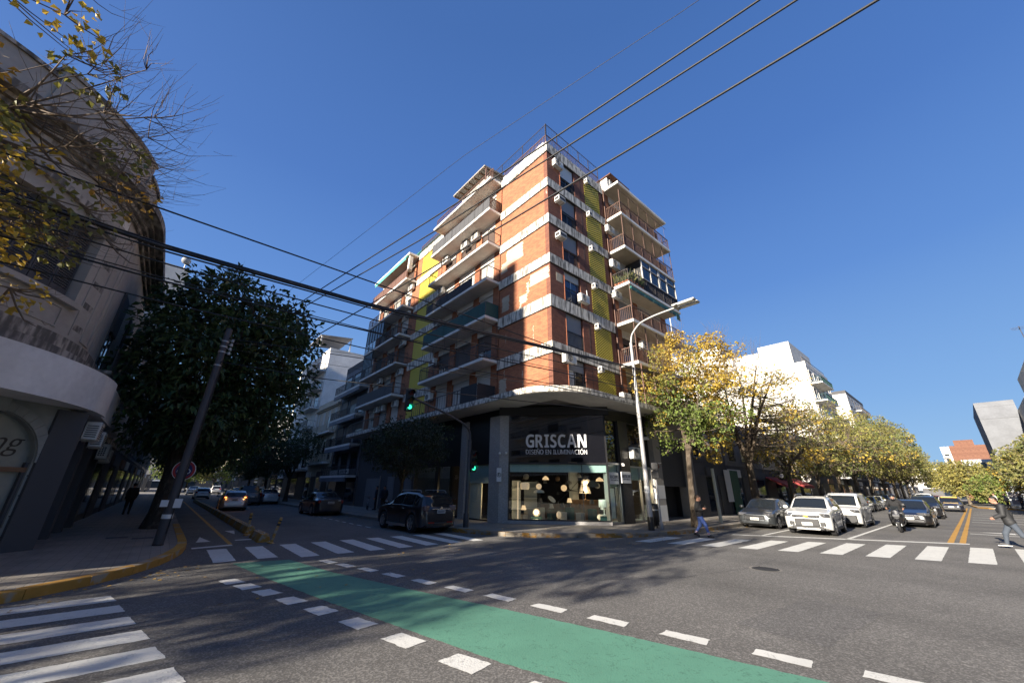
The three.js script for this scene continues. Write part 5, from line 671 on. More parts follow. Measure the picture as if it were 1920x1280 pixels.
// o: h trunk height, r trunk radius, c crown centre (local), R crown radii, clumps, per (leaves per clump), cr clump radius, leaf [L,W], col(p,r)->colour|null
function makeTree(name, label, p, o) {
  const r = rng(o.seed ?? 1), t = thing(name, label, 'tree', o.group, p), tr = [], tw = [], lv = new Leaves(), C = V3(...o.c), Rr = o.R;
  const fork = V3((o.lean?.[0] ?? 0), o.h, (o.lean?.[1] ?? 0)), tp = [], trr = []; const bend = (r() - .5) * .3;
  for (let i = 0; i <= 6; i++) { const k = i / 6; tp.push([fork.x * k + Math.sin(k * 3) * bend * .4, o.h * k, fork.z * k + Math.sin(k * 2.5) * bend * .3]); trr.push(o.r * (i === 0 ? 1.5 : 1.12 - .35 * k)); } tr.push(taper(tp, trr, 9));
  const limbs = [], nl = o.limbs ?? 6;
  for (let i = 0; i < nl; i++) {
    const a = i / nl * 6.283 + r() * .6, e = C.clone().add(V3(Math.cos(a) * Rr[0] * .62 * (.6 + r() * .5), (r() * .9 - .12) * Rr[1] * .8, Math.sin(a) * Rr[2] * .62 * (.6 + r() * .5))); if (i === nl - 1) e.set(C.x + (r() - .5) * Rr[0] * .3, C.y + Rr[1] * .7, C.z + (r() - .5) * Rr[2] * .3);
    const st = V3(...tp[i % 2 ? 6 : 5]), mid = st.clone().lerp(e, .5).add(V3((r() - .5) * .5, -.15 * Rr[1] * r() + .2, (r() - .5) * .5)), cv = new THREE.QuadraticBezierCurve3(st, mid, e), pts = cv.getPoints(7), rad = pts.map((_, k) => o.r * .62 * (1 - .78 * k / 7)); tr.push(taper(pts.map(v => v.toArray()), rad, 6)); pts.forEach((v, k) => k > 1 && limbs.push([v, rad[k]]));
  }
  const M_ = o.clumps;
  for (let i = 0; i < M_; i++) {
    let q, d, tries = 0; do { q = V3(r() * 2 - 1, r() * 2 - 1, r() * 2 - 1); d = q.length(); } while ((d > 1 || d < (o.inner ?? .35) || (o.gap && fbm(q.x * 1.7 + 5, q.y * 1.7 + 5, 999, 2, o.seed) < o.gap)) && ++tries < 60);
    q.set(C.x + q.x * Rr[0], C.y + q.y * Rr[1], C.z + q.z * Rr[2]); if (o.flat) q.y = Math.max(q.y, o.flat);
    let best = null, bd = 1e9; for (const l of limbs) { const dd = l[0].distanceTo(q) + (l[0].y > q.y + .3 ? .6 : 0); if (dd < bd) { bd = dd; best = l; } }
    const md = best[0].clone().lerp(q, .55).add(V3((r() - .5) * .4, -.12 * bd, (r() - .5) * .4)), pts = new THREE.QuadraticBezierCurve3(best[0], md, q).getPoints(4); const r0 = Math.min(best[1] * .7, .014 + .012 * bd); tw.push(taper(pts.map(v => v.toArray()), pts.map((_, k) => r0 * (1 - .7 * k / 4)), 4));
    const col = o.col(q, r), out = q.clone().sub(C).normalize(), cr = o.cr * (.7 + r() * .6), nt = o.twigs ?? 5;
    for (let k = 0; k < nt; k++) { const dir = out.clone().multiplyScalar(.8).add(V3(r() - .5, r() - .35, r() - .5).multiplyScalar(1.5)).normalize(), L = cr * (.7 + r() * .8) * (col ? 1 : (o.bareLen ?? 1.4)), e = q.clone().addScaledVector(dir, L), m2 = q.clone().lerp(e, .5).add(V3((r() - .5) * .2, -.1 * L, (r() - .5) * .2)); e.y += .12 * L; tw.push(taper([q.toArray(), q.clone().lerp(m2, .5).add(V3(0, -.03 * L, 0)).toArray(), m2.toArray(), m2.clone().lerp(e, .55).add(V3((r() - .5) * .06, -.02, (r() - .5) * .06)).toArray(), e.toArray()], [r0 * .3 + .004, r0 * .25 + .004, r0 * .2 + .003, .003, .0018], 3));
      if (!col) for (let z2 = 0; z2 < 3; z2++) { const s2 = q.clone().lerp(e, .35 + .2 * z2), e2 = s2.clone().addScaledVector(dir, L * .3).add(V3(r() - .5, r() * .7, r() - .5).multiplyScalar(L * .6)); tw.push(taper([s2.toArray(), s2.clone().lerp(e2, .5).add(V3(0, -.04 * L, 0)).toArray(), e2.toArray()], [.004, .003, .0016], 3)); } }
    if (!col) continue;
    const per = Math.round(o.per * (.7 + r() * .6));
    for (let k = 0; k < per; k++) { const v = V3(r() * 2 - 1, r() * 2 - 1, r() * 2 - 1); if (v.length() > 1) v.normalize(); v.multiplyScalar(cr); v.y *= .75; const P = q.clone().add(v), dir = v.clone().normalize().multiplyScalar(.6).add(V3(r() - .5, r() - .75, r() - .5)).normalize(); const up = V3(r() - .5, .8, r() - .5).normalize(), L = o.leaf[0] * (.65 + r() * .7); lv.add(P, dir, up, L, o.leaf[1] / o.leaf[0] * L, jit(col, r)); }
  }
  part(t, 'trunk', tr, o.bark ?? M.bark); const twm = part(t, 'twigs', tw, o.twigMat ?? M.twig); twm.userData.kind = 'stuff'; if (lv.p.length) { const c = part(t, 'crown', lv.geo(), o.leafMat ?? leafMat); c.userData.kind = 'stuff'; }
  return t;
}
// plane tree with yellow leaves over the near left corner, and its row along the avenue
makeTree('plane_tree', 'yellow leaved plane tree with bare twigs beside the rounded corner building', [-6.6, .15, -8.9], { seed: 4, h: 4.2, r: .22, c: [2.0, 7.4, .1], R: [3.0, 3.7, 3.6], clumps: 300, per: 60, cr: .42, leaf: [.115, .095], gap: .3, inner: .15, twigs: 4, bareLen: 2.0, col: (q, r) => { const e = q.x > 3.7 || q.y > 10.0; const k = r(); return e && k < .8 ? null : k < .1 ? null : k < .7 ? [.62, .43, .05] : k < .88 ? [.5, .3, .04] : OLIVE; } });
[[-15, -9.2, 21], [-23.5, -9.4, 22], [-32, -9.2, 23], [-41, -9.3, 24]].forEach(([x, z, s], i) => makeTree('plane_tree', ['plane tree second from the corner on the avenue pavement', 'plane tree third from the corner on the avenue pavement', 'plane tree fourth from the corner on the avenue pavement', 'plane tree fifth from the corner on the avenue pavement'][i], [x, .15, z], { seed: s, h: 4.5, r: .24, c: [0, 8.0, 1.4], R: [3.8, 4.0, 3.8], clumps: 95, per: 40, cr: .7, leaf: [.24, .2], gap: .4, twigs: 3, col: (q, r) => r() < .25 ? null : r() < .6 ? YEL : OLIVE }));
// big dark magnolia at the cycle lane
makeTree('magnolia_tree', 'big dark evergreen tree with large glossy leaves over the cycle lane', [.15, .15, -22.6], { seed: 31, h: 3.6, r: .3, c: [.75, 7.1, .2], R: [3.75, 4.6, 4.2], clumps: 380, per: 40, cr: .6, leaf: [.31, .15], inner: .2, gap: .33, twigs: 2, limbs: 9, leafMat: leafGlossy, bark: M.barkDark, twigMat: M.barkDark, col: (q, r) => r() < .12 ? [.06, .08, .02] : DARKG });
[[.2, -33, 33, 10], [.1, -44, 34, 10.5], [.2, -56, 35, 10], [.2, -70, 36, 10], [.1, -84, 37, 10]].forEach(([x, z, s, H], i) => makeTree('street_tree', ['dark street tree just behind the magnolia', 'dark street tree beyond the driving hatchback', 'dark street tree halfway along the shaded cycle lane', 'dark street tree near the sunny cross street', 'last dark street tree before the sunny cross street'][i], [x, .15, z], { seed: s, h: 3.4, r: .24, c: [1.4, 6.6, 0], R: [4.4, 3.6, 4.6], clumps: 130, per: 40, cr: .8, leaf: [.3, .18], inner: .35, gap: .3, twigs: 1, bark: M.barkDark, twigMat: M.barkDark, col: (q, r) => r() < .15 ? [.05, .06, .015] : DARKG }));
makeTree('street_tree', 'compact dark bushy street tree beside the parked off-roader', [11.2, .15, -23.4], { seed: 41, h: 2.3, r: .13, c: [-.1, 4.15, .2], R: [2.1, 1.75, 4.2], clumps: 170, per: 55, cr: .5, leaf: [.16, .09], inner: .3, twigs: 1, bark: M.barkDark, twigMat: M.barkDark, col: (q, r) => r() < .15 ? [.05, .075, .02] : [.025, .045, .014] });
[[11, -52, 42], [11, -66, 43], [11.2, -82, 44]].forEach(([x, z, s], i) => makeTree('street_tree', ['broad dark street tree in front of the ornate cream house', 'dark street tree by the white weathered block', 'dark street tree by the plain grey block'][i], [x, .15, z], { seed: s, h: 2.8, r: .2, c: [-1.2, 5.6, 0], R: [3.8, 3, 4.6], clumps: 130, per: 40, cr: .75, leaf: [.28, .17], inner: .35, gap: .3, twigs: 1, bark: M.barkDark, twigMat: M.barkDark, col: (q, r) => r() < .2 ? [.05, .07, .02] : DARKG }));
[[2, -112, 45], [9, -116, 46], [4.5, -125, 47]].forEach(([x, z, s], i) => makeTree('street_tree', ['sunlit yellow green tree past the cross street', 'sunlit green tree across from the pale row', 'tall pale green tree at the end of the side street'][i], [x, .15, z], { seed: s, h: 2.6, r: .2, c: [0, 5.2, 0], R: [4.5, 3.2, 4], clumps: 90, per: 34, cr: .9, leaf: [.4, .28], inner: .3, twigs: 1, col: (q, r) => r() < .4 ? OLIVE : GREEN }));
// avenue trees on the right
makeTree('plane_tree', 'half green half yellow plane tree by the street lamp', [20.46, .15, -9.6], { seed: 51, h: 4.1, r: .16, bark: M.barkMid, lean: [.45, .05], c: [1.9, 7.0, .2], R: [3.1, 3.9, 3.0], clumps: 230, per: 60, cr: .48, leaf: [.155, .13], inner: .25, gap: .33, twigs: 5, bareLen: 1.6, col: (q, r) => { const k = r(); if (q.y < 6.9 && q.x < 2.6) return k < .82 ? GREEN : k < .95 ? [.3, .3, .04] : YEL; if (q.x > 2.9 && q.y < 7.8) return k < .55 ? null : YEL; return k < .3 ? null : k < .85 ? YEL : [.3, .28, .04]; } });
makeTree('plane_tree', 'nearly bare plane tree with mottled trunk behind the grey hatchback', [30, .15, -9.7], { seed: 52, h: 4, r: .25, bark: M.barkMid, c: [1.2, 7.4, .3], R: [4.4, 4.0, 3.6], clumps: 230, per: 22, cr: .6, leaf: [.17, .14], inner: .25, twigs: 5, bareLen: 1.5, limbs: 8, twigMat: mat([.13, .1, .075], .9), col: (q, r) => { const k = r(); return k < .66 ? null : k < .88 ? YEL : OLIVE; } });
const avt = [[38.5, 9.5, 53, 'thin topped plane tree in front of the green doorway'], [47.6, 10.5, 54, 'pale trunked plane tree in front of the cafe awnings'], [56.5, 11.5, 55, 'olive plane tree in front of the dark showroom'], [66, 12, 56, 'broad olive plane tree before the white party wall block'], [77, 13, 57, 'golden green plane tree below the white block balconies'], [89, 13.2, 58, 'dense plane tree past the white party wall block'], [102, 13.4, 59, 'dense plane tree in front of the slim white sided block'], [117, 13.2, 60, 'plane tree well along the avenue pavement'], [134, 13, 61, 'plane tree before the low tan block'], [152, 12.5, 62, 'last plane tree of the avenue row']];
avt.forEach(([x, H, s, lab], i) => makeTree('plane_tree', lab, [x, .15, -9.7 - (i > 6 ? (i - 6) * .4 : 0)], { seed: s, h: 3.6, r: .22, c: [.4, H * .62, i > 1 ? .9 : .4], R: [4.3 + (i % 3) * .35, H * (.33 + .03 * (i % 2)), i > 1 ? 4.6 : 4.0], clumps: i < 4 ? 120 : 135, per: i < 4 ? 40 : 36, cr: .68, leaf: i < 4 ? [.2, .165] : [.28, .22], inner: .3, gap: .4, twigs: 4, col: (q, r) => { const k = r(); if (i === 0) return k < .6 ? null : k < .85 ? OLIVE : YEL; return k < .12 ? null : k < .42 ? OLIVE : k < .7 ? [.27, .25, .045] : k < .94 ? [.13, .16, .03] : YEL; } }));
[[92, 1.6, 4.2, 71, 'round bright green tree in the traffic island', GREEN], [104, -1.2, 7, 72, 'yellowing tree beyond the traffic island', [.3, .26, .05]], [113, .2, 7, 73, 'olive tree beside the mansard house', OLIVE], [126, -3.2, 8, 74, 'tall golden tree where the avenue bends', [.26, .24, .05]]].forEach(([x, z, H, s, lab, c]) => makeTree('street_tree', lab, [x, .15, z], { seed: s, h: H * .3, r: .18, c: [0, H * .58, 0], R: [H * .42, H * .4, H * .5], clumps: 120, per: 34, cr: .7, leaf: [.34, .24], inner: .3, twigs: 1, col: (q, r) => r() < .3 ? OLIVE : c }));
[[55, 4.9, 6.6, 81, 'olive street tree over the walking man'], [63, 5.2, 6.8, 82, 'yellow flecked tree beside the dark edged flats'], [72, 4.6, 6.4, 83, 'dusty green tree at the plaza kerb'], [46, 6.6, 6.5, 84, 'olive tree nearest the transverse lines']].forEach(([x, z, H, s, lab]) => makeTree('street_tree', lab, [x, .15, z], { seed: s, h: H * .3, r: .18, c: [0, H * .6, 0], R: [H * .5, H * .38, H * .45], clumps: 130, per: 36, cr: .65, leaf: [.24, .18], inner: .3, gap: .3, twigs: 2, col: (q, r) => { const k = r(); return k < .5 ? OLIVE : k < .85 ? [.12, .14, .03] : YEL; } }));
// ---------- vehicles ----------
const paintM = (c, o = {}) => new THREE.MeshPhysicalMaterial({ color: lin(...c), roughness: .35, metalness: o.metal ?? .15, clearcoat: 1, clearcoatRoughness: .06 });
const carGlass = mat([.018, .022, .026], .03, null, { metalness: .1 }), lampClear = mat([.3, .3, .31], .08, null, { metalness: .7 }), lampRed = mat([.28, .015, .012], .2), chrome = mat([.62, .62, .62], .15, null, { metalness: 1 }), plastic = mat([.035, .035, .037], .6), plateM = mat([.6, .6, .58], .5);
function wheelParts(P, x, z, R, w, side) {
  const W = sub(P, 'wheel', [x, R, z]); const ty = lathe([[R * .62, -w / 2], [R * .9, -w / 2], [R * .985, -w * .36], [R, -w * .2], [R, w * .2], [R * .985, w * .36], [R * .9, w / 2], [R * .62, w / 2]], 26); ty.rotateX(Math.PI / 2); part(W, 'tyre', ty, M.rubber);
  const g = [cyl(R * .6, R * .6, .02, 22, [0, 0, side * w * .18], 'z')], s = []; for (let k = 0; k < 5; k++) { const a = k * 1.2566; const b = bx(-.045, .045, .02, R * .6, -.02, .02); b.rotateZ(a); b.translate(0, 0, side * w * .42); s.push(b); } s.push(cyl(R * .16, R * .16, .05, 12, [0, 0, side * w * .4], 'z'), new THREE.TorusGeometry(R * .61, .022, 6, 26).translate(0, 0, side * w * .42)); part(W, 'rim', s, M.alu); part(W, 'brake', g, M.dark);
}
function interp(pr, x) { if (x >= pr[0][0]) return pr[0][1]; for (let i = 0; i < pr.length - 1; i++) if (x <= pr[i][0] && x >= pr[i + 1][0]) { const t = (pr[i][0] - x) / (pr[i][0] - pr[i + 1][0]); const s = t * t * (3 - 2 * t) * .4 + t * .6; return mix(pr[i][1], pr[i + 1][1], s); } return pr.at(-1)[1]; }
// front of the car is +x
function makeCar(name, label, p, ry, o) {
  const P = thing(name, label, o.cat ?? 'car', o.group, p, ry), L = o.L, hw = o.W / 2, R = o.R ?? .32, xf = L / 2 - (o.fo ?? .85), xr = -L / 2 + (o.ro ?? .85), belt = o.belt, prof = o.prof, g0 = o.clear ?? .2, roofY = Math.max(...prof.map(q => q[1]));
  const top = x => interp(prof, x), wid = x => { const e = clamp((Math.abs(x) - (L / 2 - .42)) / .42); return hw * (1 - .3 * Math.pow(e, 2.4)); };
  const bot = x => { let b = g0 + .1 * sst(L / 2 - .3, L / 2, Math.abs(x)); for (const w of [xf, xr]) { const d = Math.abs(x - w), A = R + .065; if (d < A) b = Math.max(b, R + Math.sqrt(A * A - d * d) * .98); } return b; };
  const wr = x => { const gg = clamp((top(x) - belt - .02) / (roofY - belt)); return wid(x) * (.9 - (o.tumble ?? .17) * gg); };
  const sec = x => { const w = wid(x), t = top(x), b = Math.min(bot(x), t - .12), s = Math.max(b + .06, Math.min(belt, t - .05)); return [[0, b], [w * .8, b], [w * .965, b + .015], [w, b + (s - b) * .3], [w, b + (s - b) * .62], [w * .985, s - .06 * Math.min(1, (s - b) / .3)], [w * .955, s], [wr(x) + .02, t - .085], [wr(x) - .05, t - .02], [wr(x) * .6, t - .003], [0, t]]; };
  const N = o.lod ? 44 : 96, pos = [], idx = [], xs = []; for (let i = 0; i <= N; i++) { const t = i / N; xs.push(L / 2 * Math.cos(0) - L * (t + .012 * Math.sin(t * 6.283) * 0)); }
  for (const q of [L / 2 - .03, L / 2 - .1, -L / 2 + .03, -L / 2 + .1]) xs.push(q); xs.sort((a, b) => b - a);
  const K = 11, ring = 2 * K - 2; for (const x of xs) { const s = sec(x); for (let k = 0; k < K; k++) pos.push(x, s[k][1], s[k][0]); for (let k = K - 2; k > 0; k--) pos.push(x, s[k][1], -s[k][0]); }
  for (let i = 0; i < xs.length - 1; i++) for (let k = 0; k < ring; k++) { const a = i * ring + k, b = i * ring + (k + 1) % ring, c = a + ring, d = b + ring; idx.push(a, c, b, b, c, d); }
  const capF = i => { const s = i * ring; for (let k = 0; k < K - 1; k++) { const l1 = s + k, l2 = s + k + 1, r1 = s + (ring - k) % ring, r2 = s + (ring - k - 1) % ring; if (i === 0) idx.push(l1, l2, r2, l1, r2, r1); else idx.push(l1, r2, l2, l1, r1, r2); } }; capF(0); capF(xs.length - 1);
  let g = new THREE.BufferGeometry(); g.setAttribute('position', new THREE.Float32BufferAttribute(pos, 3)); g.setIndex(idx); g = toCreasedNormals(g, .6); part(P, 'body', g, o.paint);
  const patch = (xa, xb, lo, hi, side, n = 6) => { const v = [], ix = []; for (let i = 0; i <= n; i++) for (let k = 0; k <= 3; k++) { const x = mix(xa, xb, i / n), y = mix(lo(x), Math.max(lo(x) + .001, hi(x)), k / 3), s = sec(x), tt = clamp((y - s[6][1]) / Math.max(.01, s[7][1] - s[6][1])); v.push(x, y, side * (mix(s[6][0], s[7][0], tt) + .008)); } for (let i = 0; i < n; i++) for (let k = 0; k < 3; k++) { const a = i * 4 + k; ix.push(a, a + 1, a + 4, a + 1, a + 5, a + 4); } const q = new THREE.BufferGeometry(); q.setAttribute('position', new THREE.Float32BufferAttribute(v, 3)); q.setIndex(side > 0 ? ix : ix.slice().reverse()); q.computeVertexNormals(); return q; };
  const screen = (xa, xb, k = .94) => { const v = [], ix = [], n = 6, m = 8; for (let i = 0; i <= n; i++) for (let j = 0; j <= m; j++) { const x = mix(xa, xb, i / n), e = j / m * 2 - 1, w = (wr(x) - .05) * k, z = w * e; v.push(x + .006 * Math.sign(xa), top(x) + .008 - .02 * e * e * e * e, z); } for (let i = 0; i < n; i++) for (let j = 0; j < m; j++) { const a = i * (m + 1) + j; ix.push(a, a + 1, a + m + 1, a + 1, a + m + 2, a + m + 1); } const q = new THREE.BufferGeometry(); q.setAttribute('position', new THREE.Float32BufferAttribute(v, 3)); q.setIndex(xa > xb ? ix : ix.reverse()); q.computeVertexNormals(); return q; };
  const gl = mat([.018, .022, .026], .03, null, { metalness: .1, side: THREE.DoubleSide });
  part(P, 'windscreen', screen(...o.ws), gl); if (o.rw) part(P, 'rear_window', screen(...o.rw), gl);
  for (const s of [1, -1]) for (const [xa, xb] of o.sw) part(P, 'side_window', patch(xa, xb, () => belt + .035, x => top(x) - .105, s), gl);
  for (const s of [1, -1]) { wheelParts(P, xf, s * (hw - .1), R, .21, s); wheelParts(P, xr, s * (hw - .1), R, .21, s); }
  part(P, 'underbody', [bx(-L / 2 + .25, L / 2 - .25, g0 - .02, g0 + .2, -hw + .24, hw - .24), bx(xr - .5, xr + .5, g0, R * 2 + .05, -hw + .23, hw - .23), bx(xf - .5, xf + .5, g0, R * 2 + .05, -hw + .23, hw - .23)], M.dark);
  const fx = L / 2, fy = prof[0][1]; const nose = y => fx - .02;
  const lampG = (x, y, z, sx, sy, sz) => { const q = sph(1, null, 14, 10); q.scale(sx, sy, sz); q.translate(x, y, z); return q; };
  for (const s of [1, -1]) { part(P, 'headlight', (() => { const q = rbx(-.18, .15, -.085, .085, -.23, .23, .06, 3); q.rotateY(s * .55); q.rotateZ(.1); q.translate(fx - .2, o.hl ?? .66, s * hw * .66); return q; })(), lampClear); part(P, 'tail_light', (() => { const q = rbx(-.08, .1, -(o.tlh ?? .11), o.tlh ?? .11, -.16, .16, .05, 3); q.rotateY(-s * .45); q.translate(-fx + .13, o.tl ?? .85, s * hw * .72); return q; })(), o.tlMat ?? lampRed); part(P, 'mirror', lampG(o.ws[0] - .12, belt + .1, s * (hw + .08), .09, .085, .11), o.mirror ?? o.paint); }
  part(P, 'front_bumper', rbx(fx - .14, fx + .015, .24, .42, -hw * .68, hw * .68, .05), o.bump ?? plastic); part(P, 'rear_bumper', rbx(-fx - .015, -fx + .14, .26, o.rb ?? .46, -hw * .7, hw * .7, .05), o.rbump ?? plastic);
  part(P, 'grille', rbx(fx - .1, fx + .012, .44, .6, -hw * .5, hw * .5, .04), plastic);
  const pf = rbx(fx + .02, fx + .05, .42, .55, -.2, .2, .006), pr = rbx(-fx - .03, -fx - .005, o.py ?? .72, (o.py ?? .72) + .13, -.2, .2, .006); part(P, 'number_plate', pf, plateM); part(P, 'number_plate', pr, plateM);
  if (!o.lod) { for (const s of [1, -1]) { part(P, 'door_seam', o.seams.map(x => bx(x - .006, x + .006, g0 + .12, belt, s * (hw - .01), s * (hw + .003))), M.dark); part(P, 'door_handle', o.seams.slice(0, 2).map(x => rbx(x - .3, x - .14, belt - .12, belt - .09, s * (hw - .02), s * (hw + .025), .01)), o.chromeH ? chrome : o.paint); part(P, 'sill', bx(xr + R + .1, xf - R - .1, g0 - .01, g0 + .09, s * (hw - .12), s * (hw + .012)), o.sill ?? plastic); } part(P, 'plate_text', [...Array(6)].map((_, k) => bx(fx + .051, fx + .054, .455, .52, -.16 + k * .055, -.125 + k * .055)).concat([...Array(6)].map((_, k) => bx(-fx - .034, -fx - .031, (o.py ?? .72) + .03, (o.py ?? .72) + .1, -.16 + k * .055, -.125 + k * .055))), M.dark); }
  if (o.rails) for (const s of [1, -1]) part(P, 'roof_rail', tube([[o.rails[0], roofY - .04, s * hw * .7], [o.rails[0] - .15, roofY + .045, s * hw * .69], [o.rails[1] + .15, roofY + .045, s * hw * .69], [o.rails[1], roofY - .05, s * hw * .7]], .018, 16, 6), M.alu);
  if (o.extra) o.extra(P, fx, hw); return P;
}
const SUV = { L: 4.25, W: 1.78, R: .345, fo: .86, ro: .84, belt: 1.04, clear: .24, prof: [[2.125, .62], [2.08, .86], [1.95, .98], [1.05, 1.1], [.3, 1.56], [-.3, 1.64], [-1.2, 1.62], [-1.75, 1.5], [-2.0, 1.05], [-2.09, .85], [-2.125, .5]], ws: [1.0, .36], rw: [-2.0, -1.72], sw: [[.62, -.28], [-.36, -1.2], [-1.27, -1.58]], seams: [.72, -.32, -1.15], hl: .83, tl: .98, rails: [.2, -1.5] };
const HATCH = { L: 4.2, W: 1.76, R: .315, fo: .88, ro: .78, belt: .93, clear: .18, prof: [[2.1, .52], [2.05, .7], [1.8, .8], [.95, .95], [.1, 1.4], [-.35, 1.47], [-1.2, 1.42], [-1.7, 1.28], [-2.0, .95], [-2.08, .75], [-2.1, .45]], ws: [.9, .16], rw: [-1.98, -1.66], sw: [[.5, -.32], [-.4, -1.2], [-1.27, -1.6]], seams: [.75, -.36, -1.1], hl: .68, tl: .86 };
const SEDAN = { L: 4.6, W: 1.8, R: .325, fo: .9, ro: 1.02, belt: .94, clear: .18, prof: [[2.3, .5], [2.26, .68], [2.0, .78], [1.1, .95], [.25, 1.4], [-.2, 1.47], [-.8, 1.44], [-1.55, 1.1], [-2.1, 1.05], [-2.25, .98], [-2.3, .5]], ws: [1.04, .3], rw: [-1.5, -.86], sw: [[.64, -.2], [-.28, -1.05]], seams: [.85, -.24, -1.05], hl: .7, tl: .86, py: .74 };
const VAN = { L: 4.15, W: 1.74, R: .31, fo: .85, ro: .62, belt: 1.08, clear: .2, tumble: .1, prof: [[2.075, .5], [2.05, .82], [1.85, .98], [1.25, 1.1], [.62, 1.68], [.2, 1.79], [-1.5, 1.8], [-1.95, 1.76], [-2.03, 1.2], [-2.06, .9], [-2.075, .5]], ws: [1.2, .68], rw: [-2.02, -1.97], sw: [[.82, -.02], [-.1, -.9], [-1.0, -1.7]], seams: [.95, -.06, -.95], hl: .84, tl: 1.1, tlh: .24 };
const white = paintM([.6, .6, .58], { metal: 0 }), blackP = paintM([.01, .01, .012]), greyP = paintM([.05, .055, .06], { metal: .5 }), silver = paintM([.3, .31, .33], { metal: .6 }), navy = paintM([.012, .014, .025]);
makeCar('sport_utility_car', 'white compact off-roader stopped at the zebra crossing', [24.7, 0, -5.55], Math.PI + .05, { ...SUV, paint: white, extra: (P, fx, hw) => { part(P, 'upper_grille', rbx(fx - .06, fx + .02, .74, .85, -hw * .6, hw * .6, .03), plastic); part(P, 'lower_grille', rbx(fx - .06, fx + .03, .38, .7, -hw * .52, hw * .52, .06), plastic); part(P, 'chrome_bar', rbx(fx - .02, fx + .03, .77, .795, -hw * .5, hw * .5, .008), chrome); part(P, 'emblem', [bx(fx + .02, fx + .04, .76, .81, -.09, .09), bx(fx + .02, fx + .041, .74, .83, -.03, .03)], mat([.55, .4, .1], .3, null, { metalness: .8 })); for (const s of [1, -1]) part(P, 'fog_light', rbx(fx - .12, fx + .015, .4, .58, s * hw * .64 - .1, s * hw * .64 + .1, .04), plastic); part(P, 'skid_plate', rbx(fx - .1, fx + .025, .24, .32, -hw * .5, hw * .5, .02), M.alu); } });
makeCar('hatchback_car', 'dark grey hatchback parked at the avenue kerb beside the pavement trees', [26.1, 0, -8.1], Math.PI + .02, { ...HATCH, paint: greyP, bump: greyP, extra: (P, fx, hw) => { const f = []; f.push(rbx(fx - .03, fx + .035, .62, .645, -.46, .46, .01), rbx(fx - .03, fx + .035, .38, .405, -.4, .4, .01), rbx(fx - .03, fx + .035, .4, .63, .44, .47, .01), rbx(fx - .03, fx + .035, .4, .63, -.47, -.44, .01)); part(P, 'grille_frame', f, chrome); for (const s of [1, -1]) part(P, 'fog_light', rbx(fx - .26, fx - .06, .4, .58, s * hw * .76 - .05, s * hw * .76 + .05, .03), lampClear); } });
makeCar('van', 'white panel van with dark bumper waiting behind the white off-roader', [31.4, 0, -5.4], Math.PI, { ...VAN, cat: 'van', paint: white, bump: plastic, mirror: plastic, extra: (P, fx, hw) => part(P, 'bumper_guard', rbx(fx - .2, fx + .02, .28, .66, -hw * .8, hw * .8, .06), plastic) });
makeCar('saloon_car', 'black saloon behind the scooter', [35.2, 0, -2.95], Math.PI, { ...SEDAN, paint: blackP, bump: blackP, extra: (P, fx, hw) => { part(P, 'chrome_bar', rbx(fx - .02, fx + .03, .6, .63, -.4, .4, .01), chrome); for (const s of [1, -1]) part(P, 'fog_light', rbx(fx - .2, fx - .05, .34, .44, s * hw * .6 - .1, s * hw * .6 + .1, .03), lampClear); } });
makeCar('sport_utility_car', 'black off-roader following the black saloon', [47, 0, -3.0], Math.PI, { ...SUV, paint: blackP, lod: 1 });
makeCar('taxi', 'black and yellow roofed taxi approaching beside the double yellow line', [66, 0, -2.2], Math.PI, { ...HATCH, paint: navy, lod: 1, cat: 'taxi', extra: (P) => part(P, 'yellow_roof', rbx(-1.3, .15, 1.36, 1.495, -.62, .62, .06), mat([.6, .36, .02], .4)) });
const far = [[60, -3.9, 'H', 'black hatchback between the off-roader and the taxi', navy], [74, -4.6, 'V', 'white van in the distant queue', white], [84, -3.1, 'H', 'white hatchback in the distant queue', white], [85, -5.6, 'S', 'white off-roader farther up the queue', white], [95, -4.3, 'H', 'red roofed car in the distant queue', paintM([.4, .06, .03])], [97, -6.6, 'V', 'white delivery van far up the avenue', white], [108, -5.2, 'D', 'silver saloon far up the avenue', silver], [120, -6.4, 'H', 'white hatchback farthest up the avenue', white]];
for (const [x, z, k, lab, pm] of far) makeCar('car', lab, [x, 0, z], Math.PI, { ...{ H: HATCH, V: VAN, S: SUV, D: SEDAN }[k], paint: pm, lod: 1 });
[[38.5, 'D', blackP, 'black saloon parked behind the white van'], [43.6, 'H', greyP, 'grey hatchback parked behind the black saloon'], [48.6, 'S', blackP, 'black off-roader parked before the cafe awnings'], [53.6, 'H', silver, 'silver hatchback parked near the cafe'], [58.6, 'D', blackP, 'black saloon parked before the showroom'], [64, 'H', white, 'white hatchback parked before the showroom'], [69.5, 'S', greyP, 'grey off-roader parked near the white party wall block'], [75, 'D', silver, 'silver saloon parked under the white block balconies']].forEach(([x, k, pm, lab]) => makeCar('parked_car', lab, [x, 0, -8.15], Math.PI, { ...{ H: HATCH, S: SUV, D: SEDAN }[k], paint: pm, lod: 1 }));
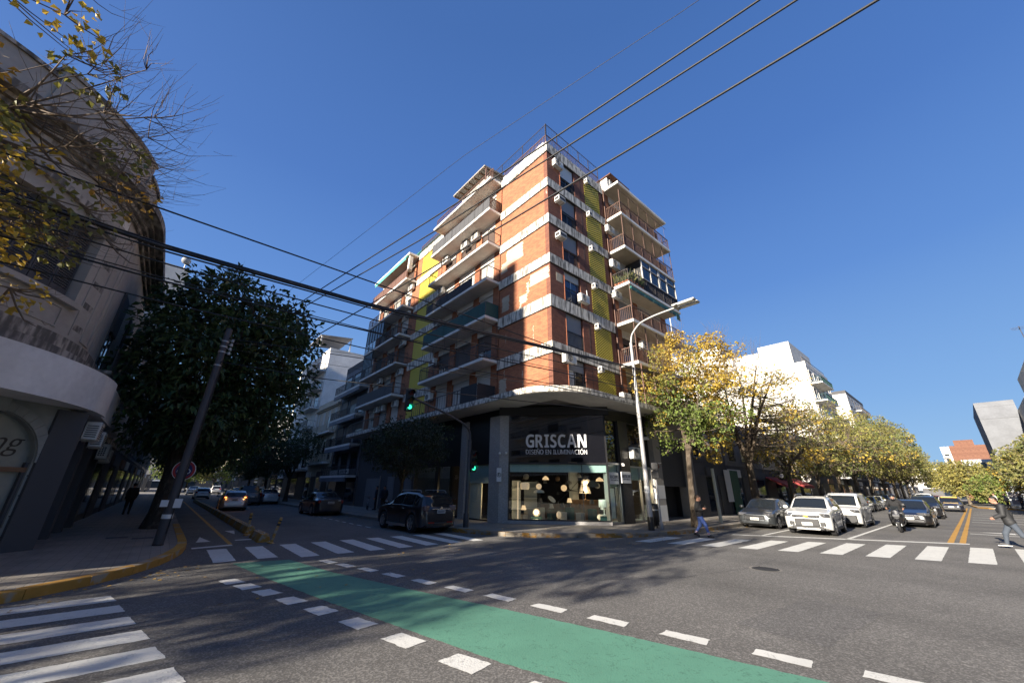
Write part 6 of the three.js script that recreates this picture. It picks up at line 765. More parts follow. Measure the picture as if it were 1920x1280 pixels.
// side street
makeCar('sport_utility_car', 'dark off-roader with chrome trim parked by the shop', [9.35, 0, -17.75], Math.PI / 2 + .02, { ...SUV, L: 4.6, W: 1.82, R: .37, fo: .9, ro: .98, belt: 1.06, prof: SUV.prof.map(([x, y]) => [x * 1.082, y * 1.01]), ws: [1.08, .39], rw: [-2.16, -1.87], sw: [[.66, -.3], [-.38, -1.3], [-1.37, -1.75]], seams: [.78, -.34, -1.25], paint: paintM([.006, .007, .012]), bump: blackP, rbump: blackP, sill: M.alu, chromeH: 1, rails: [.3, -1.6], tl: 1.0, tlMat: mat([.16, .1, .1], .15), py: .8, extra: (P, fx, hw) => { part(P, 'chrome_bar', rbx(-fx - .02, -fx + .04, .95, .985, -.45, .45, .01), chrome); part(P, 'emblem', [bx(-fx - .03, -fx - .01, .99, 1.06, -.025, .025), bx(-fx - .03, -fx - .01, .985, 1.02, -.06, .06)], chrome); for (const s of [1, -1]) part(P, 'window_trim', tube([[.75, 1.085, s * (hw * .955)], [-.4, 1.085, s * hw * .957], [-1.4, 1.085, s * hw * .955], [-1.78, 1.45, s * hw * .83]], .014, 20, 5), chrome); for (const s of [1, -1]) part(P, 'reflector', bx(-fx - .02, -fx + .01, .42, .47, s * hw * .5 - .14, s * hw * .5 + .14), lampRed); } });
makeCar('saloon_car', 'dark saloon parked in front of the grey balconied block', [8.75, 0, -30.6], Math.PI / 2, { ...SEDAN, paint: navy, bump: navy, rbump: navy, extra: (P, fx) => part(P, 'rear_lettering', bx(-fx - .02, -fx + .005, .9, .96, .45, .6), plateM) });
{ const em = new THREE.MeshStandardMaterial({ color: lin(.6, .3, .1), emissive: lin(1, .45, .12), emissiveIntensity: .8 }); makeCar('hatchback_car', 'pale hatchback driving away with glowing amber lights', [4.55, 0, -39.2], Math.PI / 2 - .04, { ...HATCH, paint: silver, rbump: silver, tl: .95, tlMat: mat([.3, .05, .03], .3), extra: (P, fx, hw) => { for (const s of [1, -1]) { part(P, 'indicator', rbx(-fx - .01, -fx + .12, .9, 1.0, s * hw * .7 - .07, s * hw * .7 + .07, .03), em); const l = new THREE.PointLight(lin(1, .45, .12), .05, 4); l.position.set(-fx - .15, .95, s * hw * .7); l.castShadow = true; l.name = 'light'; P.add(l); } } }); }
makeCar('pickup', 'dark double cab pickup ahead of the driving hatchback', [6.9, 0, -49], Math.PI / 2, { ...SUV, L: 5.2, W: 1.85, R: .38, prof: [[2.6, .7], [2.55, .95], [2.4, 1.05], [1.4, 1.16], [.8, 1.7], [.3, 1.78], [-.7, 1.76], [-.95, 1.2], [-2.5, 1.12], [-2.58, .9], [-2.6, .5]], belt: 1.12, ws: [1.3, .84], rw: [-.93, -.72], sw: [[.95, .1], [.02, -.66]], rails: null, tl: .95, tlh: .18, paint: navy, rbump: navy, cat: 'pickup', lod: 1 });
makeCar('saloon_car', 'silver saloon parked beside the ornate cream house', [8.85, 0, -50.5], Math.PI / 2, { ...SEDAN, paint: silver, rbump: silver, lod: 1 });
[[8.8, -58, SUV, white, 'white off-roader parked beyond the silver saloon'], [8.8, -66, HATCH, greyP, 'grey hatchback parked in deep shade'], [8.8, -73, SEDAN, blackP, 'black saloon parked by the plain grey block'], [4.4, -70, HATCH, white, 'white hatchback far down the side street'], [4.6, -96, SEDAN, white, 'white saloon crossing into the sun'], [8.6, -104, SUV, white, 'white off-roader beyond the cross street'], [5.6, -110, HATCH, silver, 'silver hatchback parked past the cross street']].forEach(([x, z, t, pm, lab]) => makeCar('car', lab, [x, 0, z], Math.PI / 2, { ...t, paint: pm, lod: 1 }));
{ // scooter
  const S = thing('scooter', 'black motor scooter with rider coming up to the crossing', 'scooter', null, [28.9, 0, -2.98], Math.PI);
  for (const [x, n] of [[.62, 'wheel'], [-.62, 'wheel']]) { const W = sub(S, n, [x, .29, 0]); const t = new THREE.TorusGeometry(.225, .065, 10, 24); part(W, 'tyre', t, M.rubber); part(W, 'rim', [new THREE.TorusGeometry(.15, .02, 6, 18), ...[0, 1, 2].map(k => { const b = bx(-.015, .015, -.15, .15, -.015, .015); b.rotateZ(k * 1.05); return b; })], M.alu); }
  const loft = (secs) => { const v = [], ix = [], n = 14; for (const [x, y, h, w] of secs) for (let k = 0; k < n; k++) { const a = k / n * 6.283; v.push(x, y + Math.sin(a) * h, Math.cos(a) * w); } for (let i = 0; i < secs.length - 1; i++) for (let k = 0; k < n; k++) { const a = i * n + k, b = i * n + (k + 1) % n; ix.push(a, b, a + n, b, b + n, a + n); } for (const e of [0, secs.length - 1]) for (let k = 1; k < n - 1; k++) e ? ix.push(e * n, e * n + k + 1, e * n + k) : ix.push(0, k, k + 1); let g = new THREE.BufferGeometry(); g.setAttribute('position', new THREE.Float32BufferAttribute(v, 3)); g.setIndex(ix.reverse()); return toCreasedNormals(g, .7); };
  part(S, 'front_fairing', loft([[.74, .72, .1, .1], [.68, .72, .3, .2], [.55, .7, .38, .25], [.42, .68, .36, .24], [.36, .66, .28, .2]]), blackP); part(S, 'body', loft([[.4, .36, .1, .16], [0, .4, .13, .2], [-.3, .56, .2, .2], [-.7, .68, .17, .16], [-.95, .76, .08, .08]]), blackP); part(S, 'seat', loft([[.0, .74, .05, .13], [-.3, .8, .07, .16], [-.7, .84, .06, .14], [-.85, .86, .03, .08]]), M.rubber); part(S, 'mudguard', loft([[.9, .46, .03, .07], [.75, .57, .05, .085], [.55, .58, .05, .085], [.4, .5, .03, .07]]), blackP);
  part(S, 'fork', [bar([.62, .29, .09], [.5, .75, .09], .025), bar([.62, .29, -.09], [.5, .75, -.09], .025)], M.steel); part(S, 'handlebar', tube([[.36, 1.06, .36], [.42, 1.04, .15], [.44, 1.02, 0], [.42, 1.04, -.15], [.36, 1.06, -.36]], .016, 16, 6), M.black); part(S, 'headlight', rbx(.68, .78, .7, .84, -.14, .14, .04), lampClear); for (const s of [1, -1]) { part(S, 'mirror', [bar([.4, 1.05, s * .26], [.38, 1.28, s * .36], .008), rbx(.36, .39, 1.24, 1.34, s * .36 - .06, s * .36 + .06, .015)], M.black); part(S, 'indicator', rbx(.6, .68, .86, .92, s * .2 - .05, s * .2 + .05, .02), lampClear); } part(S, 'windshield', rbx(.5, .53, 1.02, 1.2, -.15, .15, .01), carGlass);
}
{ // bicycle held on the side street pavement
  const b = thing('bicycle', 'bicycle held by people in the shade by the doorway', 'bicycle', null, [12.3, .15, -31], Math.PI / 2 - .3); for (const x of [.52, -.52]) part(b, 'wheel', [new THREE.TorusGeometry(.32, .018, 6, 26).translate(x, .34, 0), ...[0, 1, 2, 3].map(k => { const g = bx(-.004, .004, -.32, .32, -.004, .004); g.rotateZ(k * .785); g.translate(x, .34, 0); return g; })], M.rubber); part(b, 'frame', [bar([-.52, .34, 0], [-.1, .34, 0], .016), bar([-.1, .34, 0], [-.18, .85, 0], .016), bar([-.16, .75, 0], [.36, .78, 0], .016), bar([-.1, .34, 0], [.38, .7, 0], .016), bar([.52, .34, 0], [.36, .92, 0], .016), bar([-.52, .34, 0], [-.16, .74, 0], .012)], M.steel); part(b, 'handlebar', bar([.36, .95, -.26], [.36, .95, .26], .013), M.black); part(b, 'saddle', rbx(-.32, -.06, .85, .9, -.07, .07, .02), M.rubber);
}
// ---------- people ----------
function surfaceNets(fn, mn, mx, c) {
  const nx = Math.ceil((mx[0] - mn[0]) / c) + 1, ny = Math.ceil((mx[1] - mn[1]) / c) + 1, nz = Math.ceil((mx[2] - mn[2]) / c) + 1, f = new Float32Array(nx * ny * nz), id = (i, j, k) => (k * ny + j) * nx + i;
  for (let k = 0; k < nz; k++) for (let j = 0; j < ny; j++) for (let i = 0; i < nx; i++) f[id(i, j, k)] = fn(mn[0] + i * c, mn[1] + j * c, mn[2] + k * c);
  const vi = new Int32Array(nx * ny * nz).fill(-1), pos = [], idx = [];
  for (let k = 0; k < nz - 1; k++) for (let j = 0; j < ny - 1; j++) for (let i = 0; i < nx - 1; i++) {
    let m = 0, sx = 0, sy = 0, sz = 0, n = 0; const v = []; for (let q = 0; q < 8; q++) { const w = f[id(i + (q & 1), j + (q >> 1 & 1), k + (q >> 2))]; v.push(w); if (w < 0) m |= 1 << q; } if (m === 0 || m === 255) continue;
    for (let a = 0; a < 8; a++) for (const d of [1, 2, 4]) { const b = a | d; if (a & d) continue; if ((v[a] < 0) !== (v[b] < 0)) { const t = v[a] / (v[a] - v[b]); sx += (a & 1) + (d === 1 ? t : 0); sy += (a >> 1 & 1) + (d === 2 ? t : 0); sz += (a >> 2) + (d === 4 ? t : 0); n++; } }
    vi[id(i, j, k)] = pos.length / 3; pos.push(mn[0] + (i + sx / n) * c, mn[1] + (j + sy / n) * c, mn[2] + (k + sz / n) * c);
  }
  for (let k = 1; k < nz - 1; k++) for (let j = 1; j < ny - 1; j++) for (let i = 1; i < nx - 1; i++) {
    const a = f[id(i, j, k)] < 0; const q = (b, p0, p1, p2, p3) => { const B = f[b] < 0; if (a === B) return; const w = [vi[p0], vi[p1], vi[p2], vi[p3]]; if (w.some(e => e < 0)) return; if (a) idx.push(w[0], w[1], w[2], w[0], w[2], w[3]); else idx.push(w[0], w[2], w[1], w[0], w[3], w[2]); };
    q(id(i + 1, j, k), id(i, j - 1, k - 1), id(i, j, k - 1), id(i, j, k), id(i, j - 1, k)); q(id(i, j + 1, k), id(i - 1, j, k - 1), id(i - 1, j, k), id(i, j, k), id(i, j, k - 1)); q(id(i, j, k + 1), id(i - 1, j - 1, k), id(i, j - 1, k), id(i, j, k), id(i - 1, j, k));
  }
  const g = new THREE.BufferGeometry(); g.setAttribute('position', new THREE.Float32BufferAttribute(pos, 3)); g.setIndex(idx); g.computeVertexNormals(); return g;
}
function capField(bones, k) { const B = bones.map(([a, b, ra, rb]) => ({ a, d: [b[0] - a[0], b[1] - a[1], b[2] - a[2]], ra, rb, l: (b[0] - a[0]) ** 2 + (b[1] - a[1]) ** 2 + (b[2] - a[2]) ** 2 + 1e-9 })); return (x, y, z) => { let m = 1e3; for (const o of B) { const px = x - o.a[0], py = y - o.a[1], pz = z - o.a[2]; let t = (px * o.d[0] + py * o.d[1] + pz * o.d[2]) / o.l; t = t < 0 ? 0 : t > 1 ? 1 : t; const dx = px - o.d[0] * t, dy = py - o.d[1] * t, dz = pz - o.d[2] * t, d = Math.sqrt(dx * dx + dy * dy + dz * dz) - (o.ra + (o.rb - o.ra) * t); const h = Math.max(k - Math.abs(m - d), 0) / k; m = Math.min(m, d) - h * h * k * .25; } return m; }; }
function bounds(bones, pad) { const mn = [9, 9, 9], mx = [-9, -9, -9]; for (const [a, b, ra, rb] of bones) for (const [p, r] of [[a, ra], [b, rb]]) for (let i = 0; i < 3; i++) { mn[i] = Math.min(mn[i], p[i] - r - pad); mx[i] = Math.max(mx[i], p[i] + r + pad); } return [mn, mx]; }
function netOf(bones, k, c, clip) { const f = capField(bones, k), [mn, mx] = bounds(bones, .05); return surfaceNets(clip ? (x, y, z) => Math.max(f(x, y, z), clip(x, y, z)) : f, mn, mx, c); }
const skin = mat([.42, .22, .15], .55), lerp3 = (a, b, t) => [0, 1, 2].map(i => mix(a[i], b[i], t));
// faces +x; J joints: hip, chest, neck, head, sh/el/ha/kn/an/to for L,R (z +/-)
function person(label, p, ry, J, o) {
  const P = thing('person', label, 'person', null, p, ry), inf = (b, d) => b.map(([a, c, r, s]) => [a, c, r + d, s + d]);
  const H = J.head, torso = [[[J.hip[0], J.hip[1], .075], [J.hip[0], J.hip[1], -.075], .115, .115], [J.hip, J.waist, .12, .115], [[J.waist[0], J.waist[1], .05], [J.chest[0], J.chest[1], .075], .105, .12], [[J.waist[0], J.waist[1], -.05], [J.chest[0], J.chest[1], -.075], .105, .12], [[J.chest[0], J.chest[1] + .1, .12], [J.chest[0], J.chest[1] + .1, -.12], .085, .085]];
  const arms = [], legs = [], feet = [], hands = [];
  for (const s of ['L', 'R']) { arms.push([J['sh' + s], J['el' + s], .06, .045], [J['el' + s], J['wr' + s], .044, .03]); legs.push([J['hi' + s], J['kn' + s], .095, .06], [J['kn' + s], J['an' + s], .058, .038]); feet.push([J['an' + s], J['to' + s], .042, .036], [J['an' + s], [J['an' + s][0] - (J['to' + s][0] - J['an' + s][0]) * .25, J['an' + s][1] - .03, J['an' + s][2]], .04, .036]);
    const w = J['wr' + s], d = V3(...J['ha' + s]).sub(V3(...w)).normalize(), side = V3(0, 0, s === 'L' ? 1 : -1), pal = V3(...w).addScaledVector(d, .08), up = V3().crossVectors(d, side).normalize(); hands.push([w, pal.toArray(), .026, .034]); for (let k = 0; k < 4; k++) { const b = pal.clone().addScaledVector(up, (k - 1.5) * .02), L = [.065, .075, .07, .055][k], m = b.clone().addScaledVector(d, L * .6), e = m.clone().addScaledVector(d, L * .35).addScaledVector(side, -.02); hands.push([b.toArray(), m.toArray(), .0095, .009], [m.toArray(), e.toArray(), .009, .008]); } const tb = V3(...w).addScaledVector(d, .035).addScaledVector(up, -.025), te = tb.clone().addScaledVector(d, .045).addScaledVector(up, -.03); hands.push([tb.toArray(), te.toArray(), .012, .009]); }
  const fw = V3(Math.cos(J.hp ?? 0), Math.sin(J.hp ?? 0), 0), up = V3(-fw.y, fw.x, 0), at = (x, y, z) => [H[0] + fw.x * x + up.x * y, H[1] + fw.y * x + up.y * y, z];
  const head = [[at(-.01, .03, 0), at(.015, .03, 0), .085, .08], [at(.03, -.055, 0), at(.045, -.075, 0), .052, .042], [at(.085, -.005, 0), at(.105, -.025, 0), .012, .016], [at(0, -.01, .08), at(-.01, .015, .083), .018, .02], [at(0, -.01, -.08), at(-.01, .015, -.083), .018, .02], [at(.082, -.055, .018), at(.082, -.055, -.018), .014, .014], [J.neck, at(-.01, -.06, 0), .052, .055]];
  const c = o.cell ?? .016; const body = merge([netOf([...inf(torso, -.012), ...inf(legs, -.008), ...arms, ...feet, head[6]], .03, c), netOf(head, .02, c * .5), netOf(hands, .008, c * .42)]); part(P, 'body', body, skin);
  const top = o.top; part(P, o.topName ?? 'jacket', netOf(inf([...torso, ...arms.map(a => a)], top.d ?? .016), .035, c, (x, y, z) => (J.hip[1] - (top.low ?? .03)) - y), top.m); part(P, 'trousers', netOf(inf([...legs, torso[0], torso[1]], o.legD ?? .008), .04, c, (x, y, z) => y - J.waist[1] - .02), o.legM);
  for (const s of ['L', 'R']) part(P, 'shoe', netOf(inf(feet.slice(s === 'L' ? 0 : 2, s === 'L' ? 2 : 4), .012), .02, c * .7), o.shoe);
  for (const s of [1, -1]) part(P, 'eye', sph(.009, at(.083, .012, s * .03), 8, 6), M.black);
  if (o.hair) { const hb = [[at(-.02, .05, 0), at(.0, .055, 0), .092, .09], ...(o.bun ? [[at(-.1, .03, 0), at(-.13, -.02, 0), .04, .035]] : [])]; part(P, 'hair', netOf(hb, .02, c * .6, (x, y, z) => { const dx = x - H[0], dy = y - H[1]; const fx = dx * fw.x + dy * fw.y, fy = dx * up.x + dy * up.y; return Math.min(.03 - fy + Math.max(0, fx) * .9, Math.max(fx + .03, -.07 - fy)); }), o.hair); }
  if (o.extra) o.extra(P, J, at); return P;
}
const blk = mat([.016, .016, .018], .85), denim = mat([.06, .075, .1], .85), hairD = mat([.015, .011, .009], .6);
// woman looking at her phone, walking right along the kerb
person('person in black jacket and blue leggings walking with a phone in hand', [17.75, 0, -8.1], -1.3, { hip: [0, .86, 0], waist: [.0, 1.0, 0], chest: [.01, 1.2, 0], neck: [.02, 1.38, 0], head: [.05, 1.52, 0], hp: -.3, shL: [.02, 1.33, .16], elL: [-.06, 1.08, .2], wrL: [.17, 1.07, .13], haL: [.25, 1.12, .1], shR: [.02, 1.33, -.16], elR: [-.04, 1.08, -.2], wrR: [.18, 1.08, -.1], haR: [.26, 1.13, -.07], hiL: [.01, .84, .08], knL: [.2, .47, .08], anL: [.28, .09, .08], toL: [.42, .05, .08], hiR: [-.01, .84, -.08], knR: [-.04, .45, -.08], anR: [-.27, .14, -.08], toR: [-.15, .05, -.08] }, { top: { m: blk, d: .022, low: .06 }, legM: mat([.055, .11, .36], .7), shoe: mat([.03, .03, .035], .6), hair: mat([.05, .03, .02], .7), bun: 1, extra: (P, J) => { part(P, 'phone', rbx(.27, .29, 1.12, 1.26, -.04, .04, .006), M.black); for (const s of ['L', 'R']) [0, 1, 2].forEach(k => { const a = lerp3(J['kn' + s], J['an' + s], .72 + k * .09); part(P, 'striped_sock', cyl(.054, .054, .03, 12, a), k === 1 ? M.red : M.signWhite); }); } });
// man striding left across the crossing
person('person in dark zip jacket and grey jeans striding over the zebra crossing', [23.75, 0, .5], Math.PI * .53, { hip: [0, .88, 0], waist: [.03, 1.04, 0], chest: [.07, 1.28, 0], neck: [.13, 1.48, 0], head: [.18, 1.62, 0], hp: -.1, shL: [.08, 1.42, .19], elL: [-.1, 1.16, .25], wrL: [-.1, .9, .23], haL: [-.08, .82, .22], shR: [.08, 1.42, -.19], elR: [.12, 1.14, -.24], wrR: [.33, 1.04, -.2], haR: [.4, 1.0, -.18], hiL: [0, .86, .09], knL: [.2, .5, .09], anL: [.27, .13, .09], toL: [.42, .14, .09], hiR: [-.02, .86, -.09], knR: [-.16, .46, -.09], anR: [-.5, .2, -.09], toR: [-.42, .06, -.09] }, { top: { m: mat([.022, .023, .026], .7), d: .03, low: .1 }, legM: denim, legD: .016, shoe: mat([.05, .05, .055], .6), hair: hairD, extra: (P, J) => { part(P, 'sole', [bx(.16, .5, .078, .098, .04, .14)], M.signWhite); part(P, 'collar', (() => { const g = new THREE.TorusGeometry(.075, .022, 8, 18); g.rotateX(Math.PI / 2); g.rotateZ(-.3); g.translate(.12, 1.49, 0); return g; })(), blk); part(P, 'chest_badge', rbx(.18, .215, 1.32, 1.35, .04, .12, .005), M.signWhite); } });
// scooter rider
person('person in dark jacket and black helmet riding the scooter', [29.15, 0, -2.98], Math.PI, { hip: [0, .96, 0], waist: [.03, 1.1, 0], chest: [.08, 1.3, 0], neck: [.12, 1.47, 0], head: [.16, 1.6, 0], hp: -.05, shL: [.1, 1.42, .2], elL: [.3, 1.2, .33], wrL: [.55, 1.12, .32], haL: [.63, 1.08, .31], shR: [.1, 1.42, -.2], elR: [.3, 1.2, -.33], wrR: [.55, 1.12, -.32], haR: [.63, 1.08, -.31], hiL: [.02, .94, .1], knL: [.42, .86, .2], anL: [.36, .44, .19], toL: [.5, .4, .19], hiR: [.02, .94, -.1], knR: [.42, .86, -.2], anR: [.36, .44, -.19], toR: [.5, .4, -.19] }, { top: { m: blk, d: .035 }, legM: mat([.03, .032, .036], .8), legD: .02, shoe: blk, cell: .018, extra: (P, J, at) => { const hb = [[at(-.01, .045, 0), at(.02, .03, 0), .135, .13], [at(-.01, -.05, 0), at(.06, -.08, 0), .115, .085]]; const f = capField(hb, .04); const [mn, mx] = bounds(hb, .04); part(P, 'helmet', surfaceNets((x, y, z) => Math.max(f(x, y, z), -(Math.max(Math.abs(y - J.head[1] + .005) - .055, (J.head[0] + .02) - x))), mn, mx, .011), blackP); part(P, 'visor', (() => { const g = new THREE.CylinderGeometry(.135, .13, .045, 18, 1, true, .6, 2); g.rotateY(0); g.translate(J.head[0] + .01, J.head[1] + .085, 0); return g; })(), mat([.02, .02, .025], .1, null, { side: THREE.DoubleSide })); } });
// people in the shade of the side street
const stand = (dx) => ({ hip: [0, .9, 0], waist: [.01, 1.05, 0], chest: [.01, 1.27, 0], neck: [.02, 1.46, 0], head: [.03, 1.6, 0], shL: [.01, 1.4, .18], elL: [-.02, 1.12, .23], wrL: [.1 + dx, .9, .2], haL: [.16 + dx, .83, .2], shR: [.01, 1.4, -.18], elR: [-.02, 1.12, -.23], wrR: [.08, .88, -.21], haR: [.12, .8, -.21], hiL: [0, .88, .09], knL: [.04 + dx * .5, .48, .1], anL: [.02 + dx, .09, .1], toL: [.15 + dx, .05, .1], hiR: [0, .88, -.09], knR: [.02, .48, -.1], anR: [-.04 - dx, .09, -.1], toR: [.09 - dx, .05, -.1] });
const dk = (a) => ({ top: { m: mat(a, .85), d: .02 }, legM: blk, shoe: blk, hair: hairD, cell: .022 });
person('person in dark clothes standing with the bicycle by the doorway', [12.75, .15, -30.6], 2.6, stand(.05), dk([.02, .022, .03]));
person('person in navy coat standing beside the bicycle holder', [12.6, .15, -28.9], -2.2, stand(0), dk([.015, .02, .04]));
person('person in dark clothes walking away along the shaded shop fronts', [-1.2, .15, -33], Math.PI / 2, stand(.14), dk([.018, .018, .02]));
[[80.6, 2.2, 'person in grey top waiting at the plaza kerb', [.2, .2, .2]], [82.5, 3.4, 'person in red top at the plaza stall', [.35, .04, .03]], [84, 1.4, 'person in pale shirt near the traffic island tree', [.5, .48, .42]], [79.9, 3.3, 'person in dark coat by the plaza kerb', [.02, .02, .03]]].forEach(([x, z, lab, a]) => person(lab, [x, .15, z], 2, stand(.05), { ...dk(a), cell: .03 }));
// ---------- poles, signals, lamp, wires ----------
{
  const P = thing('utility_pole', 'dark steel utility pole with straps on the shaded pavement corner', 'utility pole', null, [.34, .15, -16.38]); P.rotation.z = -.018;
  part(P, 'shaft', lathe([[0, 0], [.14, 0], [.135, .05], [.115, 3], [.1, 7], [0, 7]], 14), M.poleDark); for (const y of [5.6, 6.1, 6.3, 6.5]) part(P, 'strap', cyl(.12, .12, .05, 14, [0, y, 0]), M.steel); for (let k = 0; k < 4; k++) part(P, 'insulator', [cyl(.05, .04, .1, 10, [.2, 6.1 + k * .16, .02]), bar([0, 6.1 + k * .16, 0], [.2, 6.1 + k * .16, .02], .012)], M.acGrey); part(P, 'notice', rbx(.05, .24, 1.02, 1.28, .13, .136, .002), M.signWhite); part(P, 'notice', rbx(-.26, -.08, 1.05, 1.24, .13, .136, .002), M.signWhite); part(P, 'sticker', cyl(.14, .139, .12, 14, [0, .78, 0]), M.signWhite); part(P, 'cable', tube([[.1, .3, .1], [.13, 3, .08], [.11, 5.8, .06]], .014, 20, 5), M.black);
  const S = thing('cycle_sign', 'round red rimmed sign with white bicycle on blue, fixed to the dark pole', 'sign', null, [.42, 2.26, -16.52], -.25); part(S, 'plate', cyl(.3, .3, .02, 32, [0, 0, 0], 'z'), M.signWhite); const dsc = (r, z, m, n) => part(S, n, cyl(r, r, .004, 32, [0, 0, z], 'z'), m); dsc(.285, .012, mat([.42, .02, .03], .5), 'rim'); dsc(.215, .016, mat([.02, .03, .14], .5), 'field'); const g = []; for (const s of [-1, 1]) g.push(new THREE.TorusGeometry(.065, .011, 6, 20).translate(s * .1, -.03, .022)); g.push(bar([-.1, -.03, .022], [-.03, .06, .022], .009), bar([-.03, .06, .022], [.07, .06, .022], .009), bar([.07, .06, .022], [.0, -.03, .022], .009), bar([-.1, -.03, .022], [0, -.03, .022], .009), bar([0, -.03, .022], [-.04, .09, .022], .009), bar([.1, -.03, .022], [.06, .1, .022], .009), bar([.04, .1, .022], [.09, .11, .022], .009)); part(S, 'bicycle_mark', g, M.signWhite);
}
const lensOff = c => mat(c, .25), lensOn = new THREE.MeshStandardMaterial({ color: lin(.1, .5, .35), emissive: lin(.05, 1, .55), emissiveIntensity: .45 });
function signalHead(P, x, y, z, ry = 0) { const h = sub(P, 'signal_head', [x, y, z], ry); part(h, 'housing', rbx(-.16, .16, -.5, .5, -.12, .1, .03), M.black); [['red_lens', .32, lensOff([.09, .01, .01])], ['amber_lens', 0, lensOff([.09, .05, .01])], ['green_lens', -.32, lensOn]].forEach(([n, v, m]) => { part(h, n, cyl(.105, .105, .015, 20, [0, v, .105], 'z'), m); const vz = new THREE.CylinderGeometry(.125, .125, .2, 16, 1, true, -1.9, 3.8); vz.rotateX(Math.PI / 2); vz.rotateZ(Math.PI); vz.translate(0, v, .2); part(h, 'visor', vz, mat([.012, .012, .013], .6, null, { side: THREE.DoubleSide })); }); const l = new THREE.PointLight(lin(.05, 1, .55), .05, 4); l.position.set(0, -.32, .35); l.castShadow = true; l.name = 'light'; h.add(l); }
{
  const P = thing('traffic_signal', 'dark traffic signal with long curved arm showing green over the side street', 'traffic light', null, [11.0, .15, -15.85]);
  part(P, 'pole', lathe([[0, 0], [.13, 0], [.13, .55], [.085, .6], [.085, 3.9], [0, 3.9]], 14), M.poleDark); part(P, 'arm', tube([[0, 3.85, 0], [-.05, 4.3, 0], [-.45, 4.65, 0], [-1.6, 5.05, 0], [-3.3, 5.5, 0]], .055, 30, 8), M.poleDark); signalHead(P, -3.5, 5.35, .1); signalHead(P, .2, 2.9, .05); part(P, 'bracket', [bar([-3.3, 5.5, 0], [-3.5, 5.6, 0], .04), bar([0, 3.1, 0], [.2, 3.1, 0], .03), bar([0, 2.7, 0], [.2, 2.7, 0], .03)], M.black);
  const Q = thing('pedestrian_signal', 'short grey pedestrian signal post with two black heads beside the lamp post', 'traffic light', null, [17.75, .15, -9.92]); part(Q, 'post', lathe([[0, 0], [.085, 0], [.085, .3], [.055, .33], [.055, 2.5], [0, 2.5]], 12), M.poleGrey); for (const [y, m] of [[2.75, 0], [2.35, 1]]) part(Q, 'head', (() => { const g = rbx(-.17, .17, y - .17, y + .17, -.15, .17, .03); g.rotateY(.5); return g; })(), M.black); part(Q, 'lens', cyl(.1, .1, .02, 16, [.08, 2.75, .16], 'z'), lensOff([.12, .02, .02])); part(Q, 'hood', (() => { const g = rbx(-.14, .14, 2.86, 2.9, .1, .34, .01); g.rotateY(.5); return g; })(), M.black);
  const L = thing('street_lamp', 'tall grey street lamp with curved arm and twin flat heads', 'street lamp', null, [17.06, .15, -10.03]); part(L, 'pole', lathe([[0, 0], [.13, 0], [.13, .55], [.12, .56], [.1, 3.4], [.075, 9], [0, 9]], 14), M.poleGrey); part(L, 'black_base', cyl(.137, .135, .55, 14, [0, .28, 0]), M.black); part(L, 'arm', tube([[0, 8.9, 0], [.04, 9.45, .1], [.08, 9.95, .6], [.1, 10.12, 1.4], [.12, 10.18, 2.7]], .05, 30, 8), M.poleGrey); for (const s of [-.2, .2]) { const H = sub(L, 'lamp_head', [.12 + s, 10.2, 3.05]); part(H, 'casing', rbx(-.15, .15, -.04, .05, -.5, .62, .03), M.acGrey); part(H, 'diffuser', bx(-.12, .12, -.055, -.041, -.2, .55), M.signWhite); } part(L, 'crossbar', bx(-.2, .44, 10.14, 10.2, 2.6, 2.7), M.acGrey); part(L, 'sticker', cyl(.121, .12, .3, 14, [0, 1.7, 0]), M.signWhite);
  const T2 = thing('sign_post', 'thin pale post standing at the side street kerb', 'post', null, [11.6, .15, -27.6]); part(T2, 'post', lathe([[0, 0], [.04, 0], [.04, 2.4], [0, 2.4]], 8), M.poleGrey); part(T2, 'base', cyl(.09, .07, .06, 10, [0, .03, 0]), M.concrete);
  const bn = thing('litter_bin', 'dark rounded litter bin behind the pedestrian signal post', 'bin', null, [18.3, .15, -10.5]); part(bn, 'body', lathe([[0, .12], [.24, .12], [.27, .5], [.27, .95], [.2, 1.06], [0, 1.08]], 20), M.black); part(bn, 'band', cyl(.275, .275, .05, 20, [0, .8, 0]), M.steel); part(bn, 'foot', cyl(.1, .08, .12, 10, [0, .06, 0]), M.black);
  const po = thing('painted_post', 'pale green and white painted post behind the walking woman', 'post', null, [23.9, .15, -9.75]); part(po, 'shaft', lathe([[0, 0], [.09, 0], [.085, 2.9], [0, 2.9]], 12), mat([.5, .52, .45], .8, T.plaster)); part(po, 'cap', cyl(.1, .07, .06, 12, [0, 2.92, 0]), M.dark);
}
const wireM = mat([.012, .012, .014], .6);
function wire(pts, r, label, group, sag = 0) { const a = V3(...pts[0]); const q = []; for (let i = 0; i < pts.length - 1; i++) for (let k = 0; k < 8; k++) { const t = k / 8, p = lerp3(pts[i], pts[i + 1], t); p[1] -= sag * 4 * t * (1 - t); q.push(p); } q.push(pts.at(-1)); const W = one('overhead_wire', tube(q.map(p => [p[0] - a.x, p[1] - a.y, p[2] - a.z]), r, q.length * 2, 5), wireM, label, 'wire', group); W.position.copy(a); return W; }
const GB = 'wires along the avenue pavement', GA = 'wires slanting over the avenue';
wire([[-14, 7.2, -10], [-1.2, 6.55, -10], [3.3, 6.67, -10], [11, 7.26, -10], [20.8, 8.04, -10], [44, 9.6, -10]], .04, 'thick black cable bundle running along the avenue pavement');
wire([[-14, 7.3, -10.1], [-1.2, 6.66, -10.1], [3.3, 6.78, -10.1], [11, 7.36, -10.1], [20.8, 8.1, -10.1], [44, 9.6, -10.1]], .02, 'thin black wire beside the thick cable bundle', GB);
